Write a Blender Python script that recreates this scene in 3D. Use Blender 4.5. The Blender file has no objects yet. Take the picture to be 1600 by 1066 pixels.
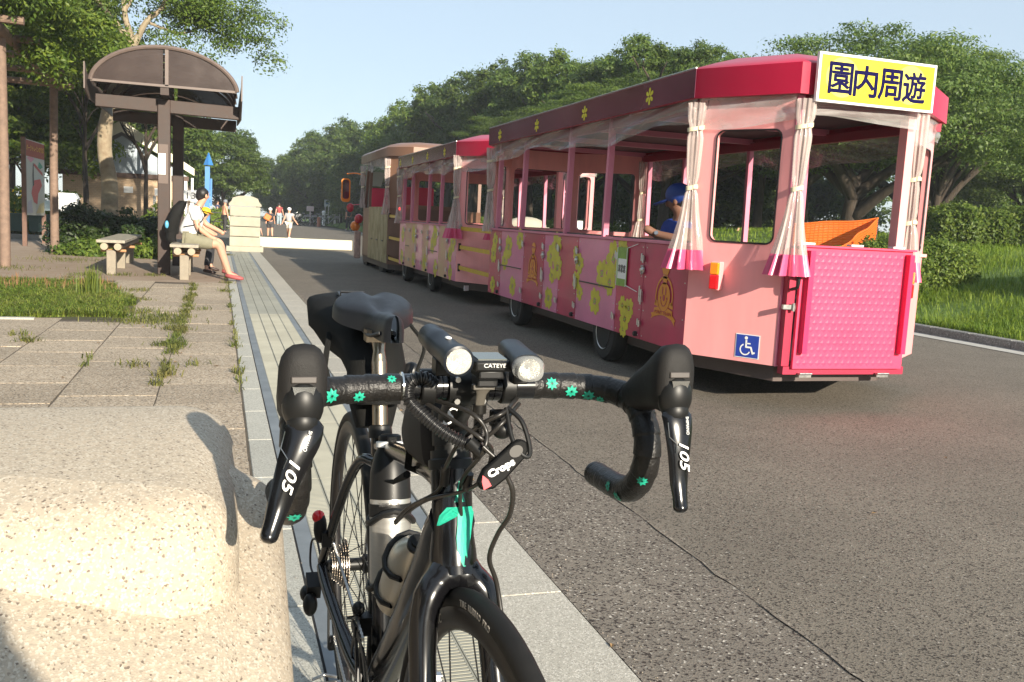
import bpy, bmesh, math, random
import numpy as np
from mathutils import Matrix, Vector, Quaternion
PI = math.pi
random.seed(7)
S = bpy.context.scene
COL = S.collection
# ------------------------------------------------------------------ camera
CAMH = 1.10
cam = bpy.data.cameras.new('camera'); cam.lens = 32.02; cam.sensor_width = 36.0
cam.clip_start = 0.05; cam.clip_end = 3000
cam.dof.use_dof = False
camo = bpy.data.objects.new('camera', cam); COL.objects.link(camo)
_a = Vector((343-800, 533-324, 1423.0)).normalized()
_b = Vector((5230-800, 533-574, 1423.0)).normalized(); _b = (_b - _a*_a.dot(_b)).normalized()
_c = _a.cross(_b); _c = _c if _c.y > 0 else -_c
Rw = (_b, _a, _c)                      # rows: world x, y, z in camera (right, up, forward)
mw = Matrix(((_b.x, _b.y, -_b.z, 0), (_a.x, _a.y, -_a.z, 0), (_c.x, _c.y, -_c.z, CAMH), (0, 0, 0, 1)))
camo.matrix_world = mw
S.camera = camo
# ------------------------------------------------------------------ world and sun
SUN_AZ, SUN_EL = math.radians(13.5), math.radians(19.5)      # light travels towards +y and a little to -x
W = bpy.data.worlds.new('World'); S.world = W; W.use_nodes = True
nt = W.node_tree; nt.nodes.clear()
sky = nt.nodes.new('ShaderNodeTexSky'); sky.sky_type = 'NISHITA'; sky.sun_disc = False
sun_dir = Vector((math.sin(SUN_AZ)*math.cos(SUN_EL), -math.cos(SUN_AZ)*math.cos(SUN_EL), math.sin(SUN_EL)))
sky.sun_elevation = SUN_EL
sky.sun_rotation = math.atan2(sun_dir.x, sun_dir.y)
sky.altitude = 10; sky.air_density = 1.0; sky.dust_density = 0.3; sky.ozone_density = 2.0
bg = nt.nodes.new('ShaderNodeBackground'); bg.inputs[1].default_value = 0.095
out = nt.nodes.new('ShaderNodeOutputWorld')
hz = nt.nodes.new('ShaderNodeMix'); hz.data_type = 'RGBA'; hz.inputs[0].default_value = 0.72; hz.inputs[7].default_value = (3.5, 4.15, 4.75, 1)   # thin even haze over the whole sky
nt.links.new(sky.outputs[0], hz.inputs[6]); nt.links.new(hz.outputs[2], bg.inputs[0]); nt.links.new(bg.outputs[0], out.inputs[0])
sl = bpy.data.lights.new('sun', 'SUN'); sl.energy = 5.0; sl.angle = math.radians(0.6); sl.color = (1.0, 0.90, 0.74)
so = bpy.data.objects.new('sun', sl); COL.objects.link(so)
so.rotation_euler = sun_dir.to_track_quat('Z', 'Y').to_euler(); so.location = (0, -20, 20)
S.view_settings.view_transform = 'Standard'; S.view_settings.look = 'None'
S.view_settings.exposure = 1.0; S.view_settings.gamma = 1.0; S.view_settings.use_curve_mapping = False
# ------------------------------------------------------------------ materials
MATS = {}
def mat(name, col, rough=0.6, metal=0.0, spec=0.5, var=0.0, vscale=5.0, bump=0.0, bscale=60.0, col2=None,
        obj_rand=0.0, coat=0.0, alpha=1.0, trans=0.0, emit=0.0, stretch=None, world=False, isl=0.0, transl=0.0, detail=4.0, sub=0.0):
    if name in MATS: return MATS[name]
    m = bpy.data.materials.new(name); m.use_nodes = True; MATS[name] = m
    n = m.node_tree.nodes; L = m.node_tree.links
    b = n['Principled BSDF']
    b.inputs['Base Color'].default_value = (*col, 1)
    b.inputs['Roughness'].default_value = rough; b.inputs['Metallic'].default_value = metal
    b.inputs['Specular IOR Level'].default_value = spec
    b.inputs['Coat Weight'].default_value = coat; b.inputs['Coat Roughness'].default_value = 0.08
    b.inputs['Alpha'].default_value = alpha; b.inputs['Transmission Weight'].default_value = trans
    if sub: b.inputs['Subsurface Weight'].default_value = sub; b.inputs['Subsurface Radius'].default_value = (0.02, 0.008, 0.004)
    if emit:
        b.inputs['Emission Color'].default_value = (*col, 1); b.inputs['Emission Strength'].default_value = emit
    tc = n.new('ShaderNodeTexCoord')
    if world:
        g = n.new('ShaderNodeNewGeometry'); vec = g.outputs['Position']
    else: vec = tc.outputs['Object']
    if stretch:
        mp = n.new('ShaderNodeMapping'); mp.inputs['Scale'].default_value = stretch
        L.new(vec, mp.inputs[0]); vec = mp.outputs[0]
    cur = None
    if var or col2:
        nz = n.new('ShaderNodeTexNoise'); nz.inputs['Scale'].default_value = vscale; nz.inputs['Detail'].default_value = detail
        nz.inputs['Roughness'].default_value = 0.62
        L.new(vec, nz.inputs['Vector'])
        rp = n.new('ShaderNodeMapRange'); rp.inputs[1].default_value = 0.3; rp.inputs[2].default_value = 0.7
        L.new(nz.outputs[0], rp.inputs[0])
        mx = n.new('ShaderNodeMix'); mx.data_type = 'RGBA'
        if col2: ca, cb = col, col2
        else: ca, cb = tuple(c*(1-var) for c in col), tuple(min(1, c*(1+var)) for c in col)
        mx.inputs[6].default_value = (*ca, 1); mx.inputs[7].default_value = (*cb, 1)
        L.new(rp.outputs[0], mx.inputs[0]); cur = mx.outputs[2]
        rr = n.new('ShaderNodeMapRange'); rr.inputs[3].default_value = max(0.02, rough-0.1); rr.inputs[4].default_value = min(1, rough+0.12)
        L.new(nz.outputs[0], rr.inputs[0]); L.new(rr.outputs[0], b.inputs['Roughness'])
    for kind_ in ([0] if isl else [])+([1] if obj_rand else []):
        if kind_ == 0:
            oi = n.new('ShaderNodeNewGeometry'); src = oi.outputs['Random Per Island']; amt = isl
        else:
            oi = n.new('ShaderNodeObjectInfo'); src = oi.outputs['Random']; amt = obj_rand
        hv = n.new('ShaderNodeHueSaturation')
        r2 = n.new('ShaderNodeMapRange'); r2.inputs[3].default_value = 1-amt; r2.inputs[4].default_value = 1+amt
        L.new(src, r2.inputs[0]); L.new(r2.outputs[0], hv.inputs['Value'])
        if cur: L.new(cur, hv.inputs['Color'])
        else: hv.inputs['Color'].default_value = (*col, 1)
        if isl and kind_ == 0:
            r3 = n.new('ShaderNodeMapRange'); r3.inputs[3].default_value = 0.515; r3.inputs[4].default_value = 0.475
            L.new(src, r3.inputs[0]); L.new(r3.outputs[0], hv.inputs['Hue'])
        cur = hv.outputs[0]
    if cur: L.new(cur, b.inputs['Base Color'])
    if bump:
        nb = n.new('ShaderNodeTexNoise'); nb.inputs['Scale'].default_value = bscale; nb.inputs['Detail'].default_value = 3
        L.new(vec, nb.inputs['Vector'])
        bp = n.new('ShaderNodeBump'); bp.inputs['Strength'].default_value = 1.0; bp.inputs['Distance'].default_value = bump
        L.new(nb.outputs[0], bp.inputs['Height']); L.new(bp.outputs[0], b.inputs['Normal'])
    if transl:
        tr = n.new('ShaderNodeBsdfTranslucent'); ms = n.new('ShaderNodeMixShader'); ms.inputs[0].default_value = transl
        if cur: L.new(cur, tr.inputs[0])
        else: tr.inputs[0].default_value = (*col, 1)
        o = n['Material Output']; L.new(b.outputs[0], ms.inputs[1]); L.new(tr.outputs[0], ms.inputs[2]); L.new(ms.outputs[0], o.inputs[0])
    return m
def N(m): return m.node_tree.nodes, m.node_tree.links
def speckle(name, base, dark, light, scale=220.0, dk=0.32, lt=0.30, rough=0.75, bump=0.0008, blotch=0.12, world=True, warm=None, joints=None, obj_rand=0.0, bigbump=0.0):
    """granite or asphalt: a base with fine dark and light grains"""
    m = bpy.data.materials.new(name); m.use_nodes = True; MATS[name] = m
    n, L = N(m); b = n['Principled BSDF']; b.inputs['Roughness'].default_value = rough; b.inputs['Specular IOR Level'].default_value = 0.3
    if world: vec = n.new('ShaderNodeNewGeometry').outputs['Position']
    else: vec = n.new('ShaderNodeTexCoord').outputs['Object']
    def noise(s, d=2.0, r=0.6):
        z = n.new('ShaderNodeTexNoise'); z.inputs['Scale'].default_value = s; z.inputs['Detail'].default_value = d; z.inputs['Roughness'].default_value = r
        L.new(vec, z.inputs['Vector']); return z.outputs[0]
    def ramp(src, a, c):
        r = n.new('ShaderNodeMapRange'); r.inputs[1].default_value = a; r.inputs[2].default_value = c; L.new(src, r.inputs[0]); return r.outputs[0]
    def mix(f, a, c):
        x = n.new('ShaderNodeMix'); x.data_type = 'RGBA'; L.new(f, x.inputs[0])
        for i, v in ((6, a), (7, c)):
            if isinstance(v, tuple): x.inputs[i].default_value = (*v, 1)
            else: L.new(v, x.inputs[i])
        return x.outputs[2]
    big = ramp(noise(1.3, 5), 0.3, 0.7)
    c0 = mix(big, tuple(v*(1-blotch) for v in base), tuple(v*(1+blotch) for v in (warm or base)))
    f1 = noise(scale*0.35, 3); c1 = mix(ramp(f1, 0.35, 0.7), c0, tuple(v*0.82 for v in base))
    vo = n.new('ShaderNodeTexVoronoi'); vo.inputs['Scale'].default_value = scale; L.new(vec, vo.inputs['Vector'])
    sp = n.new('ShaderNodeSeparateColor'); L.new(vo.outputs['Color'], sp.inputs[0])
    c2 = mix(ramp(sp.outputs[0], 1-dk, 1-dk+0.08), c1, dark)
    c3 = mix(ramp(sp.outputs[1], 1-lt, 1-lt+0.08), c2, light)
    if obj_rand:
        oi = n.new('ShaderNodeObjectInfo'); hv = n.new('ShaderNodeHueSaturation'); r2 = n.new('ShaderNodeMapRange')
        r2.inputs[3].default_value = 1-obj_rand; r2.inputs[4].default_value = 1+obj_rand
        L.new(oi.outputs['Random'], r2.inputs[0]); L.new(r2.outputs[0], hv.inputs['Value']); L.new(c3, hv.inputs['Color']); c3 = hv.outputs[0]
    L.new(c3, b.inputs['Base Color'])
    bp = n.new('ShaderNodeBump'); bp.inputs['Distance'].default_value = bump
    L.new(vo.outputs['Distance'], bp.inputs['Height']); last = bp
    if bigbump:
        b2 = n.new('ShaderNodeBump'); b2.inputs['Distance'].default_value = bigbump
        L.new(noise(scale*0.25, 2), b2.inputs['Height']); L.new(bp.outputs[0], b2.inputs['Normal']); last = b2
    L.new(last.outputs[0], b.inputs['Normal'])
    return m
# ------------------------------------------------------------------ mesh builder
def Mt(loc=(0,0,0), rot=(0,0,0), sc=(1,1,1)):
    from mathutils import Euler
    return Matrix.LocRotScale(Vector(loc), Euler(rot), Vector(sc))
class MB:
    def __init__(s): s.v = []; s.f = []; s.starts = []; s.m = Matrix.Identity(4)
    def add(s, vs, fs):
        s.starts.append((len(s.v), len(s.f))); o = len(s.v); s.v += [tuple(s.m @ Vector(p)) for p in vs]; s.f += [tuple(i+o for i in f) for f in fs]; return s
    def box(s, c, d, rot=None, taper=1.0):
        x, y, z = (k/2 for k in d); t = taper
        vs = [(-x,-y,-z),(x,-y,-z),(x,y,-z),(-x,y,-z),(-x*t,-y*t,z),(x*t,-y*t,z),(x*t,y*t,z),(-x*t,y*t,z)]
        R = Mt(c, rot or (0,0,0))
        return s.add([R @ Vector(p) for p in vs], [(3,2,1,0),(4,5,6,7),(0,1,5,4),(1,2,6,5),(2,3,7,6),(3,0,4,7)])
    def bar(s, a, b, w, h, up=(0,0,1)):
        """rectangular bar from a to b, w across, h along up"""
        a = Vector(a); b = Vector(b); d = (b-a).normalized(); u = Vector(up); r = d.cross(u)
        if r.length < 1e-4: r = d.cross(Vector((1,0,0)))
        r.normalize(); u = r.cross(d).normalized(); vs = []
        for p in (a, b):
            for i, j in ((-1,-1),(1,-1),(1,1),(-1,1)): vs.append(p + r*(i*w/2) + u*(j*h/2))
        return s.add(vs, [(3,2,1,0),(4,5,6,7),(0,1,5,4),(1,2,6,5),(2,3,7,6),(3,0,4,7)])
    def tube(s, pts, r, seg=8, closed=False, cap=True, flat=1.0, flatdir=None):
        pts = [Vector(p) for p in pts]; n = len(pts)
        rr = list(r) if hasattr(r, '__len__') else [r]*n
        T = []
        for i in range(n):
            if closed: d = pts[(i+1) % n]-pts[i-1]
            else: d = pts[min(i+1, n-1)]-pts[max(i-1, 0)]
            T.append(d.normalized() if d.length > 1e-9 else Vector((0,0,1)))
        if flatdir: u = Vector(flatdir)
        else: u = Vector((0,0,1)) if abs(T[0].z) < 0.9 else Vector((1,0,0))
        vs = []
        for i in range(n):
            if flatdir: u = Vector(flatdir)
            u = (u - T[i]*u.dot(T[i]))
            if u.length < 1e-6: u = T[i].orthogonal()
            u.normalize(); w = T[i].cross(u)
            for k in range(seg):
                a = 2*PI*k/seg; vs.append(pts[i] + (u*math.cos(a)*flat + w*math.sin(a))*rr[i])
        fs = []
        for i in range(n if closed else n-1):
            j = (i+1) % n
            for k in range(seg):
                l = (k+1) % seg; fs.append((i*seg+k, i*seg+l, j*seg+l, j*seg+k))
        if cap and not closed:
            fs.append(tuple(range(seg))[::-1]); fs.append(tuple((n-1)*seg+k for k in range(seg)))
        return s.add(vs, fs)
    def cyl(s, a, b, r, seg=16, r2=None): return s.tube([a, b], [r, r if r2 is None else r2], seg)
    def lathe(s, prof, a, axis=(0,0,1), seg=24, cap=True):
        """prof = (distance along axis, radius)"""
        ax = Vector(axis).normalized(); a = Vector(a)
        pts = [a + ax*p[0] for p in prof]; u = ax.orthogonal().normalized(); w = ax.cross(u); vs = []
        for p, (_, r) in zip(pts, prof):
            for k in range(seg):
                t = 2*PI*k/seg; vs.append(p + (u*math.cos(t)+w*math.sin(t))*r)
        fs = []
        for i in range(len(prof)-1):
            for k in range(seg):
                l = (k+1) % seg; fs.append((i*seg+k, i*seg+l, (i+1)*seg+l, (i+1)*seg+k))
        if cap: fs.append(tuple(range(seg))[::-1]); fs.append(tuple((len(prof)-1)*seg+k for k in range(seg)))
        return s.add(vs, fs)
    def ell(s, c, r, seg=14, rings=9, rot=None, jit=0.0):
        R = Mt(c, rot or (0,0,0)); vs = []; fs = []
        for i in range(rings+1):
            t = PI*i/rings
            for k in range(seg):
                p = 2*PI*k/seg; j = 1+random.uniform(-jit, jit)
                vs.append(R @ Vector((r[0]*math.sin(t)*math.cos(p)*j, r[1]*math.sin(t)*math.sin(p)*j, r[2]*math.cos(t)*j)))
        for i in range(rings):
            for k in range(seg):
                l = (k+1) % seg; fs.append((i*seg+k, (i+1)*seg+k, (i+1)*seg+l, i*seg+l))
        return s.add(vs, fs)
    def prism(s, poly, o, ux, uy, un, th):
        """extrude a 2D polygon: origin o, axes ux uy, thickness th along un"""
        o, ux, uy, un = Vector(o), Vector(ux), Vector(uy), Vector(un); n = len(poly)
        vs = [o+ux*p[0]+uy*p[1] for p in poly]; vs += [v+un*th for v in vs]
        fs = [tuple(range(n))[::-1], tuple(range(n, 2*n))] + [(i, (i+1) % n, (i+1) % n+n, i+n) for i in range(n)]
        return s.add(vs, fs)
    def grid(s, fn, nu, nv, cu=False):
        """sheet fn(u,v) over 0..1"""
        vs = [fn(i/nu, j/nv) for j in range(nv+1) for i in range(nu+1)]
        fs = [(j*(nu+1)+i, j*(nu+1)+i+1, (j+1)*(nu+1)+i+1, (j+1)*(nu+1)+i) for j in range(nv) for i in range(nu)]
        return s.add(vs, fs)
    def mesh(s, name, m, ang=35, fix=False):
        me = bpy.data.meshes.new(name); me.from_pydata(s.v, [], s.f)
        if m: me.materials.append(m)
        if fix:
            bm = bmesh.new(); bm.from_mesh(me); bmesh.ops.recalc_face_normals(bm, faces=bm.faces); bm.to_mesh(me); bm.free()
        finish(me, ang); return me
    def put_each(s, name, m, parent=None, ang=35, fix=False, bevel=0.0):
        """one object for every shape that was added"""
        out_ = []; st = s.starts+[(len(s.v), len(s.f))]
        for (v0, f0), (v1, f1) in zip(st, st[1:]):
            q = MB(); q.v = s.v[v0:v1]; q.f = [tuple(i-v0 for i in f) for f in s.f[f0:f1]]; out_.append(q.put(name, m, parent, ang, fix, bevel))
        return out_[0]
    def put(s, name, m, parent=None, ang=35, fix=False, bevel=0.0, label=None, kind=None):
        return link(name, s.mesh(name, m, ang, fix), parent, bevel=bevel, label=label, kind=kind)
def finish(me, ang=35):
    if len(me.polygons):
        me.polygons.foreach_set('use_smooth', [ang > 0]*len(me.polygons))
        if 0 < ang < 180: me.set_sharp_from_angle(angle=math.radians(ang))
    me.update()
def link(name, me, parent=None, loc=None, rotz=0.0, bevel=0.0, label=None, kind=None, rot=None):
    o = bpy.data.objects.new(name, me); COL.objects.link(o)
    if parent: o.parent = parent
    if loc is not None: o.location = loc
    if rotz: o.rotation_euler = (0, 0, rotz)
    if rot: o.rotation_euler = rot
    if label: o['label'] = label
    if kind: o['kind'] = kind
    if bevel:
        md = o.modifiers.new('bevel', 'BEVEL'); md.width = bevel; md.segments = 2; md.limit_method = 'ANGLE'; md.angle_limit = math.radians(40)
    return o
def thing(name, label, cat, loc=(0,0,0), rotz=0.0, group=None):
    o = bpy.data.objects.new(name, None); COL.objects.link(o); o.empty_display_size = 0.1
    o.location = loc; o.rotation_euler = (0, 0, rotz); o['label'] = label; o['category'] = cat
    if group: o['group'] = group
    return o
def tag(o, label, cat, group=None, kind=None):
    if label: o['label'] = label
    if cat: o['category'] = cat
    if group: o['group'] = group
    if kind: o['kind'] = kind
    return o
def dup(root, loc, rotz, label, group=None, scale=None):
    r = root.copy(); COL.objects.link(r); r.location = loc; r.rotation_euler = (0, 0, rotz); r['label'] = label
    if scale: r.scale = scale
    if group: r['group'] = group
    for ch in list(root.children):
        c = ch.copy(); COL.objects.link(c); c.parent = r
        for g in list(ch.children):
            d = g.copy(); COL.objects.link(d); d.parent = c
    return r
_txt = {}
def text_poly(s, size, m, name, extr=0.0006, bold=0.0, shear=0.0):
    """a mesh of written characters, x right, y up, centred"""
    cu = bpy.data.curves.new('lettering', 'FONT'); cu.body = s; cu.size = size; cu.extrude = extr; cu.offset = bold; cu.shear = shear
    cu.align_x = 'CENTER'; cu.align_y = 'CENTER'; cu.resolution_u = 3
    o = bpy.data.objects.new('lettering', cu); COL.objects.link(o)
    dg = bpy.context.evaluated_depsgraph_get(); dg.update()
    me = bpy.data.meshes.new_from_object(o.evaluated_get(dg)); me.name = name
    bpy.data.objects.remove(o); me.materials.clear(); me.materials.append(m)
    return me
def place_text(s, size, m, name, parent, o, ux, uy, bold=0.0, shear=0.0, sx=1.0, extr=0.0006):
    me = text_poly(s, size, m, name, extr, bold, shear)
    ux = Vector(ux).normalized(); uy = Vector(uy).normalized(); un = ux.cross(uy)
    M = Matrix(((ux.x*sx, uy.x, un.x, o[0]), (ux.y*sx, uy.y, un.y, o[1]), (ux.z*sx, uy.z, un.z, o[2]), (0, 0, 0, 1)))
    me.transform(M); return link(name, me, parent)
def fit_text(s, w, h, m, name, parent, o, ux, uy, bold=0.0, shear=0.0, extr=0.0006):
    me = text_poly(s, 1.0, m, name, 0, 0, shear)
    co = np.empty(len(me.vertices)*3); me.vertices.foreach_get('co', co); co = co.reshape(-1, 3)
    lo, hi = co.min(0), co.max(0); bpy.data.meshes.remove(me)
    sz = h/(hi[1]-lo[1]); me = text_poly(s, sz, m, name, extr, 0, shear)
    me.vertices.foreach_get('co', co2 := np.empty(len(me.vertices)*3)); c2 = co2.reshape(-1, 3)
    lo, hi = c2.min(0), c2.max(0); cx, cy = (lo+hi)[:2]/2; sx = w/(hi[0]-lo[0])
    ux = Vector(ux).normalized(); uy = Vector(uy).normalized(); un = ux.cross(uy)
    M = Matrix(((ux.x, uy.x, un.x, o[0]), (ux.y, uy.y, un.y, o[1]), (ux.z, uy.z, un.z, o[2]), (0, 0, 0, 1))) @ Matrix.Diagonal((sx, 1, 1, 1)) @ Matrix.Translation((-cx, -cy, 0))
    me.transform(M)
    if bold:      # heavier strokes: the same character again, shifted a little to each side and a hair further back
        bm = bmesh.new(); bm.from_mesh(me); k = 0
        for dx, dy in ((1, 0), (-1, 0), (0, 1), (0, -1), (.7, .7), (-.7, .7), (.7, -.7), (-.7, -.7)):
            k += 1; m2 = me.copy(); m2.transform(Matrix.Translation((ux*dx+uy*dy)*bold*h-un*(.00006*k))); bm.from_mesh(m2); bpy.data.meshes.remove(m2)
        bm.to_mesh(me); bm.free()
    return link(name, me, parent)
def curve_pts(ctrl, n=8):
    """Catmull-Rom through control points"""
    P = [Vector(p) for p in ctrl]; P = [P[0]*2-P[1]] + P + [P[-1]*2-P[-2]]; out = []
    for i in range(1, len(P)-2):
        for k in range(n):
            t = k/n; a, b, c, d = P[i-1:i+3]
            out.append(0.5*((2*b)+(c-a)*t+(2*a-5*b+4*c-d)*t*t+(3*b-a-3*c+d)*t**3))
    out.append(P[-2]); return out
def rrect(w, h, r, n=4, cx=0, cy=0):
    p = []
    for (sx, sy, a0) in ((1, -1, -90), (1, 1, 0), (-1, 1, 90), (-1, -1, 180)):
        for k in range(n+1):
            a = math.radians(a0+90*k/n); p.append((cx+sx*(w/2-r)+r*math.cos(a), cy+sy*(h/2-r)+r*math.sin(a)))
    return p
# ================================================================== GROUND
asph = speckle('asphalt', (0.185, 0.160, 0.128), (0.045, 0.038, 0.031), (0.55, 0.51, 0.45), scale=170, dk=0.24, lt=0.035, rough=0.85, bump=0.0011, blotch=0.2, bigbump=0.0014)
asph2 = speckle('coarse_asphalt', (0.185, 0.160, 0.132), (0.042, 0.033, 0.028), (0.62, 0.57, 0.49), scale=155, dk=0.24, lt=0.06, rough=0.85, bump=0.0012, blotch=0.24, bigbump=0.0016)
gran_kerb = speckle('kerb_granite', (0.41, 0.385, 0.33), (0.27, 0.25, 0.215), (0.54, 0.51, 0.45), scale=260, dk=0.18, lt=0.2, rough=0.8, bump=0.0006, obj_rand=0.06)
gran_strip = speckle('strip_granite', (0.42, 0.41, 0.36), (0.25, 0.245, 0.22), (0.5, 0.49, 0.44), scale=260, dk=0.18, lt=0.2, rough=0.8, bump=0.0006, obj_rand=0.06)
paver_m = speckle('paving_slab', (0.375, 0.30, 0.22), (0.16, 0.13, 0.098), (0.46, 0.40, 0.32), scale=120, dk=0.30, lt=0.2, rough=0.85, bump=0.0008, blotch=0.16, obj_rand=0.13, warm=(0.41, 0.335, 0.25))
soil = mat('plaza_earth', (0.25, 0.18, 0.125), 0.95, var=0.25, vscale=3, bump=0.004, bscale=40, world=True, col2=(0.30, 0.235, 0.18))
joint_m = mat('joint_sand', (0.085, 0.068, 0.048), 0.95, var=0.3, vscale=9, bump=0.003, bscale=90, world=True)
grate_m = mat('drain_grate', (0.30, 0.295, 0.245), 0.75, var=0.16, vscale=2.5, bump=0.0004, bscale=300, world=True, obj_rand=0.05)
edge_m = mat('drain_frame', (0.20, 0.22, 0.235), 0.6, metal=0.3, var=0.2, vscale=6, world=True)
def sheet(name, pts, z, m, kind='structure', n=1):
    b = MB(); b.add([(x, y, z) for x, y in pts], [tuple(range(len(pts)))]); o = b.put(name, m); o['kind'] = kind; return o
sheet('road', [(1.0, -6), (8.2, -6), (8.2, 140), (1.0, 140)], 0.0, asph)
crk = MB()
# coarse strip of asphalt beside the kerb, ending at a cracked seam
pts_l = []
rng = random.Random(3)
ys = [-6 + 0.11*i for i in range(170)]
xs = [1.558+0.006*math.sin(y*1.7)+rng.uniform(-.003, .003) for y in ys]
b = MB(); vs = []
for y, x in zip(ys, xs): vs += [(0.994, y, 0.004), (x, y, 0.004)]
b.add(vs, [(2*i, 2*i+1, 2*i+3, 2*i+2) for i in range(len(ys)-1)]); b.put('road_edge_strip', asph2, kind='structure')
b = MB(); vs = []
for i, (y, x) in enumerate(zip(ys, xs)):
    w = max(.0004, 0.0012+rng.uniform(-.002, .0026)); vs += [(x-.0005, y, 0.0065), (x+w, y, 0.0065)]
b.add(vs, [(2*i, 2*i+1, 2*i+3, 2*i+2) for i in range(len(ys)-1)])
b.put('road_seam', mat('seam', (0.055, 0.045, 0.036), 0.95), kind='structure')
b = MB(); vs = []
for i, (y, x) in enumerate(zip(ys, xs)):
    w = 0.012+rng.uniform(-.009, .010); vs += [(x-w, y, 0.0085), (x-.0015, y, 0.0085)]
b.add(vs, [(2*i, 2*i+1, 2*i+3, 2*i+2) for i in range(len(ys)-1)])
b.put('seam_edge', speckle('seam_edge', (0.21, 0.18, 0.145), (0.07, 0.06, 0.05), (0.34, 0.3, 0.25), scale=150, dk=0.2, lt=0.1, rough=0.9), kind='structure')
# plaza on the left
sheet('plaza_ground', [(-60, -6), (0.2515, -6), (0.2515, 26), (-60, 26)], -0.0035, joint_m)
sheet('plaza_earth', [(-40, 13.9), (0.08, 13.9), (0.08, 26.0), (-40, 26.0)], 0.0, soil)
sheet('far_ground', [(-80, 26), (1.0, 26), (1.0, 140), (-80, 140)], 0.0, mat('far_ground', (0.16, 0.145, 0.125), 0.9, var=0.2, vscale=1, world=True))
def chamfer_slab(name, w, l, h, c, m, wob=0.0):
    b = MB(); x, y = w/2, l/2
    vs = [(-x,-y,-h),(x,-y,-h),(x,y,-h),(-x,y,-h),(-x,-y,-c),(x,-y,-c),(x,y,-c),(-x,y,-c),(-x+c,-y+c,0),(x-c,-y+c,0),(x-c,y-c,0),(-x+c,y-c,0)]
    fs = [(0,1,5,4),(1,2,6,5),(2,3,7,6),(3,0,4,7),(4,5,9,8),(5,6,10,9),(6,7,11,10),(7,4,8,11),(8,9,10,11)]
    b.add(vs, fs); return b.mesh(name, m, 0)
pav = thing('paving', '', '', (0,0,0)); del pav['category']; del pav['label']; pav['kind'] = 'structure'
slab_me = [chamfer_slab('paving_stone', 0.519-0.003*k, 0.614-0.003*k, 0.05, 0.0009, paver_m) for k in range(3)]
cols = [-0.075+0.01] + [-0.335-0.2625-0.525*i for i in range(16)]
offs = [5.30, 5.57, 5.36, 5.62, 5.41, 5.50, 5.28, 5.55, 5.3, 5.5, 5.4, 5.6, 5.35, 5.5, 5.3, 5.45, 5.6]
slab_first = chamfer_slab('paving_stone', 0.462, 0.614, 0.05, 0.0009, paver_m)
rest = MB(); rng = random.Random(5)
def in_grass(x, y): return 9.15 < y < 13.3 and x < -0.75-0.12*(y-9)-0.03
for ci, x in enumerate(cols):
    xx = -0.101 if ci == 0 else x
    for k in range(-13, 14):
        y = offs[ci] + 0.31 + 0.62*k
        if y > 13.85 or y < -2.5: continue
        if in_grass(xx, y): continue
        if -1.9 < xx+0.1 and y < 1.0 and xx > -1.9 and y > -0.2: pass
        vis = y > 0.8 and y < 11.5 and xx > -0.42*y-0.9
        me = slab_first if ci == 0 else slab_me[rng.randrange(3)]
        z = rng.uniform(-.0015, .0015)
        if vis:
            o = link('paving_stone', me, pav, (xx, y, z)); o.rotation_euler = (rng.uniform(-.004, .004), rng.uniform(-.004, .004), rng.uniform(-.006, .006))
        else:
            w = 0.456 if ci == 0 else 0.51
            rest.box((xx, y, -0.03+z), (w, 0.613, 0.06))
rest.put('paving_stone_field', paver_m, pav, ang=0, kind='stuff')
# granite strip, drain with grates, kerb
strip = thing('strip_edging', '', ''); del strip['category']; del strip['label']; strip['kind'] = 'structure'
sm = chamfer_slab('strip_slab', 0.109, 0.644, 0.1, 0.003, gran_strip)
km = chamfer_slab('kerb_slab', 0.246, 0.641, 0.12, 0.003, gran_kerb)
fs_ = MB(); fk = MB()
for k in range(-7, 33):
    y = 5.42+0.65*k
    if y < 13: link('strip_slab', sm, strip, (0.1965, y, 0.0))
    elif y < 24.2: fs_.box((0.1965, y, -0.05), (0.109, 0.645, 0.1))
fs_.put('strip_slab_far', gran_strip, strip, ang=0, kind='stuff')
kerb = thing('kerb', '', ''); del kerb['category']; del kerb['label']; kerb['kind'] = 'structure'
for k in range(-8, 34):
    y = 2.765+0.646*k
    if y < 15: link('kerb_slab', km, kerb, (0.871, y, 0.004))
    elif y < 24.3: fk.box((0.871, y, -0.056), (0.246, 0.643, 0.12))
fk.put('kerb_slab_far', gran_kerb, kerb, ang=0, kind='stuff')
sheet('kerb_joint', [(.747, -6), (.995, -6), (.995, 24.3), (.747, 24.3)], .0008, joint_m)
drain = thing('drain', '', ''); del drain['category']; del drain['label']; drain['kind'] = 'structure'
b = MB(); b.box((0.497, 10, -0.06), (0.50, 29, 0.02)); b.put('drain_bed', mat('drain_dark', (0.05, 0.045, 0.035), 0.9), drain)
b = MB(); b.box((0.283, 10, -0.02), (0.052, 29, 0.04)); b.box((0.718, 10, -0.02), (0.05, 29, 0.04)); b.put('drain_frame', edge_m, drain)
b = MB(); b.box((0.2545, 10, -0.02), (0.006, 29, 0.036)); b.put('dark_gap', mat('gap_dark', (0.012, 0.012, 0.013), 0.9), drain)
g = MB(); L_ = 1.03
for i in range(64):
    y = -L_/2+0.008+i*(L_-0.016)/63; g.box((0, y, -0.006), (0.088, 0.0095, 0.012))
g.box((-0.0455, 0, -0.007), (0.004, L_, 0.014)); g.box((0.0455, 0, -0.007), (0.004, L_, 0.014))
for x in (-.022, 0.0, .022): g.box((x, 0, -0.010), (0.004, L_, 0.008))
gm = g.mesh('grate', grate_m, 0)
g2 = MB(); g2.box((0, 0, -0.006), (0.094, L_, 0.012)); gm2 = g2.mesh('grate', grate_m, 0)
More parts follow.
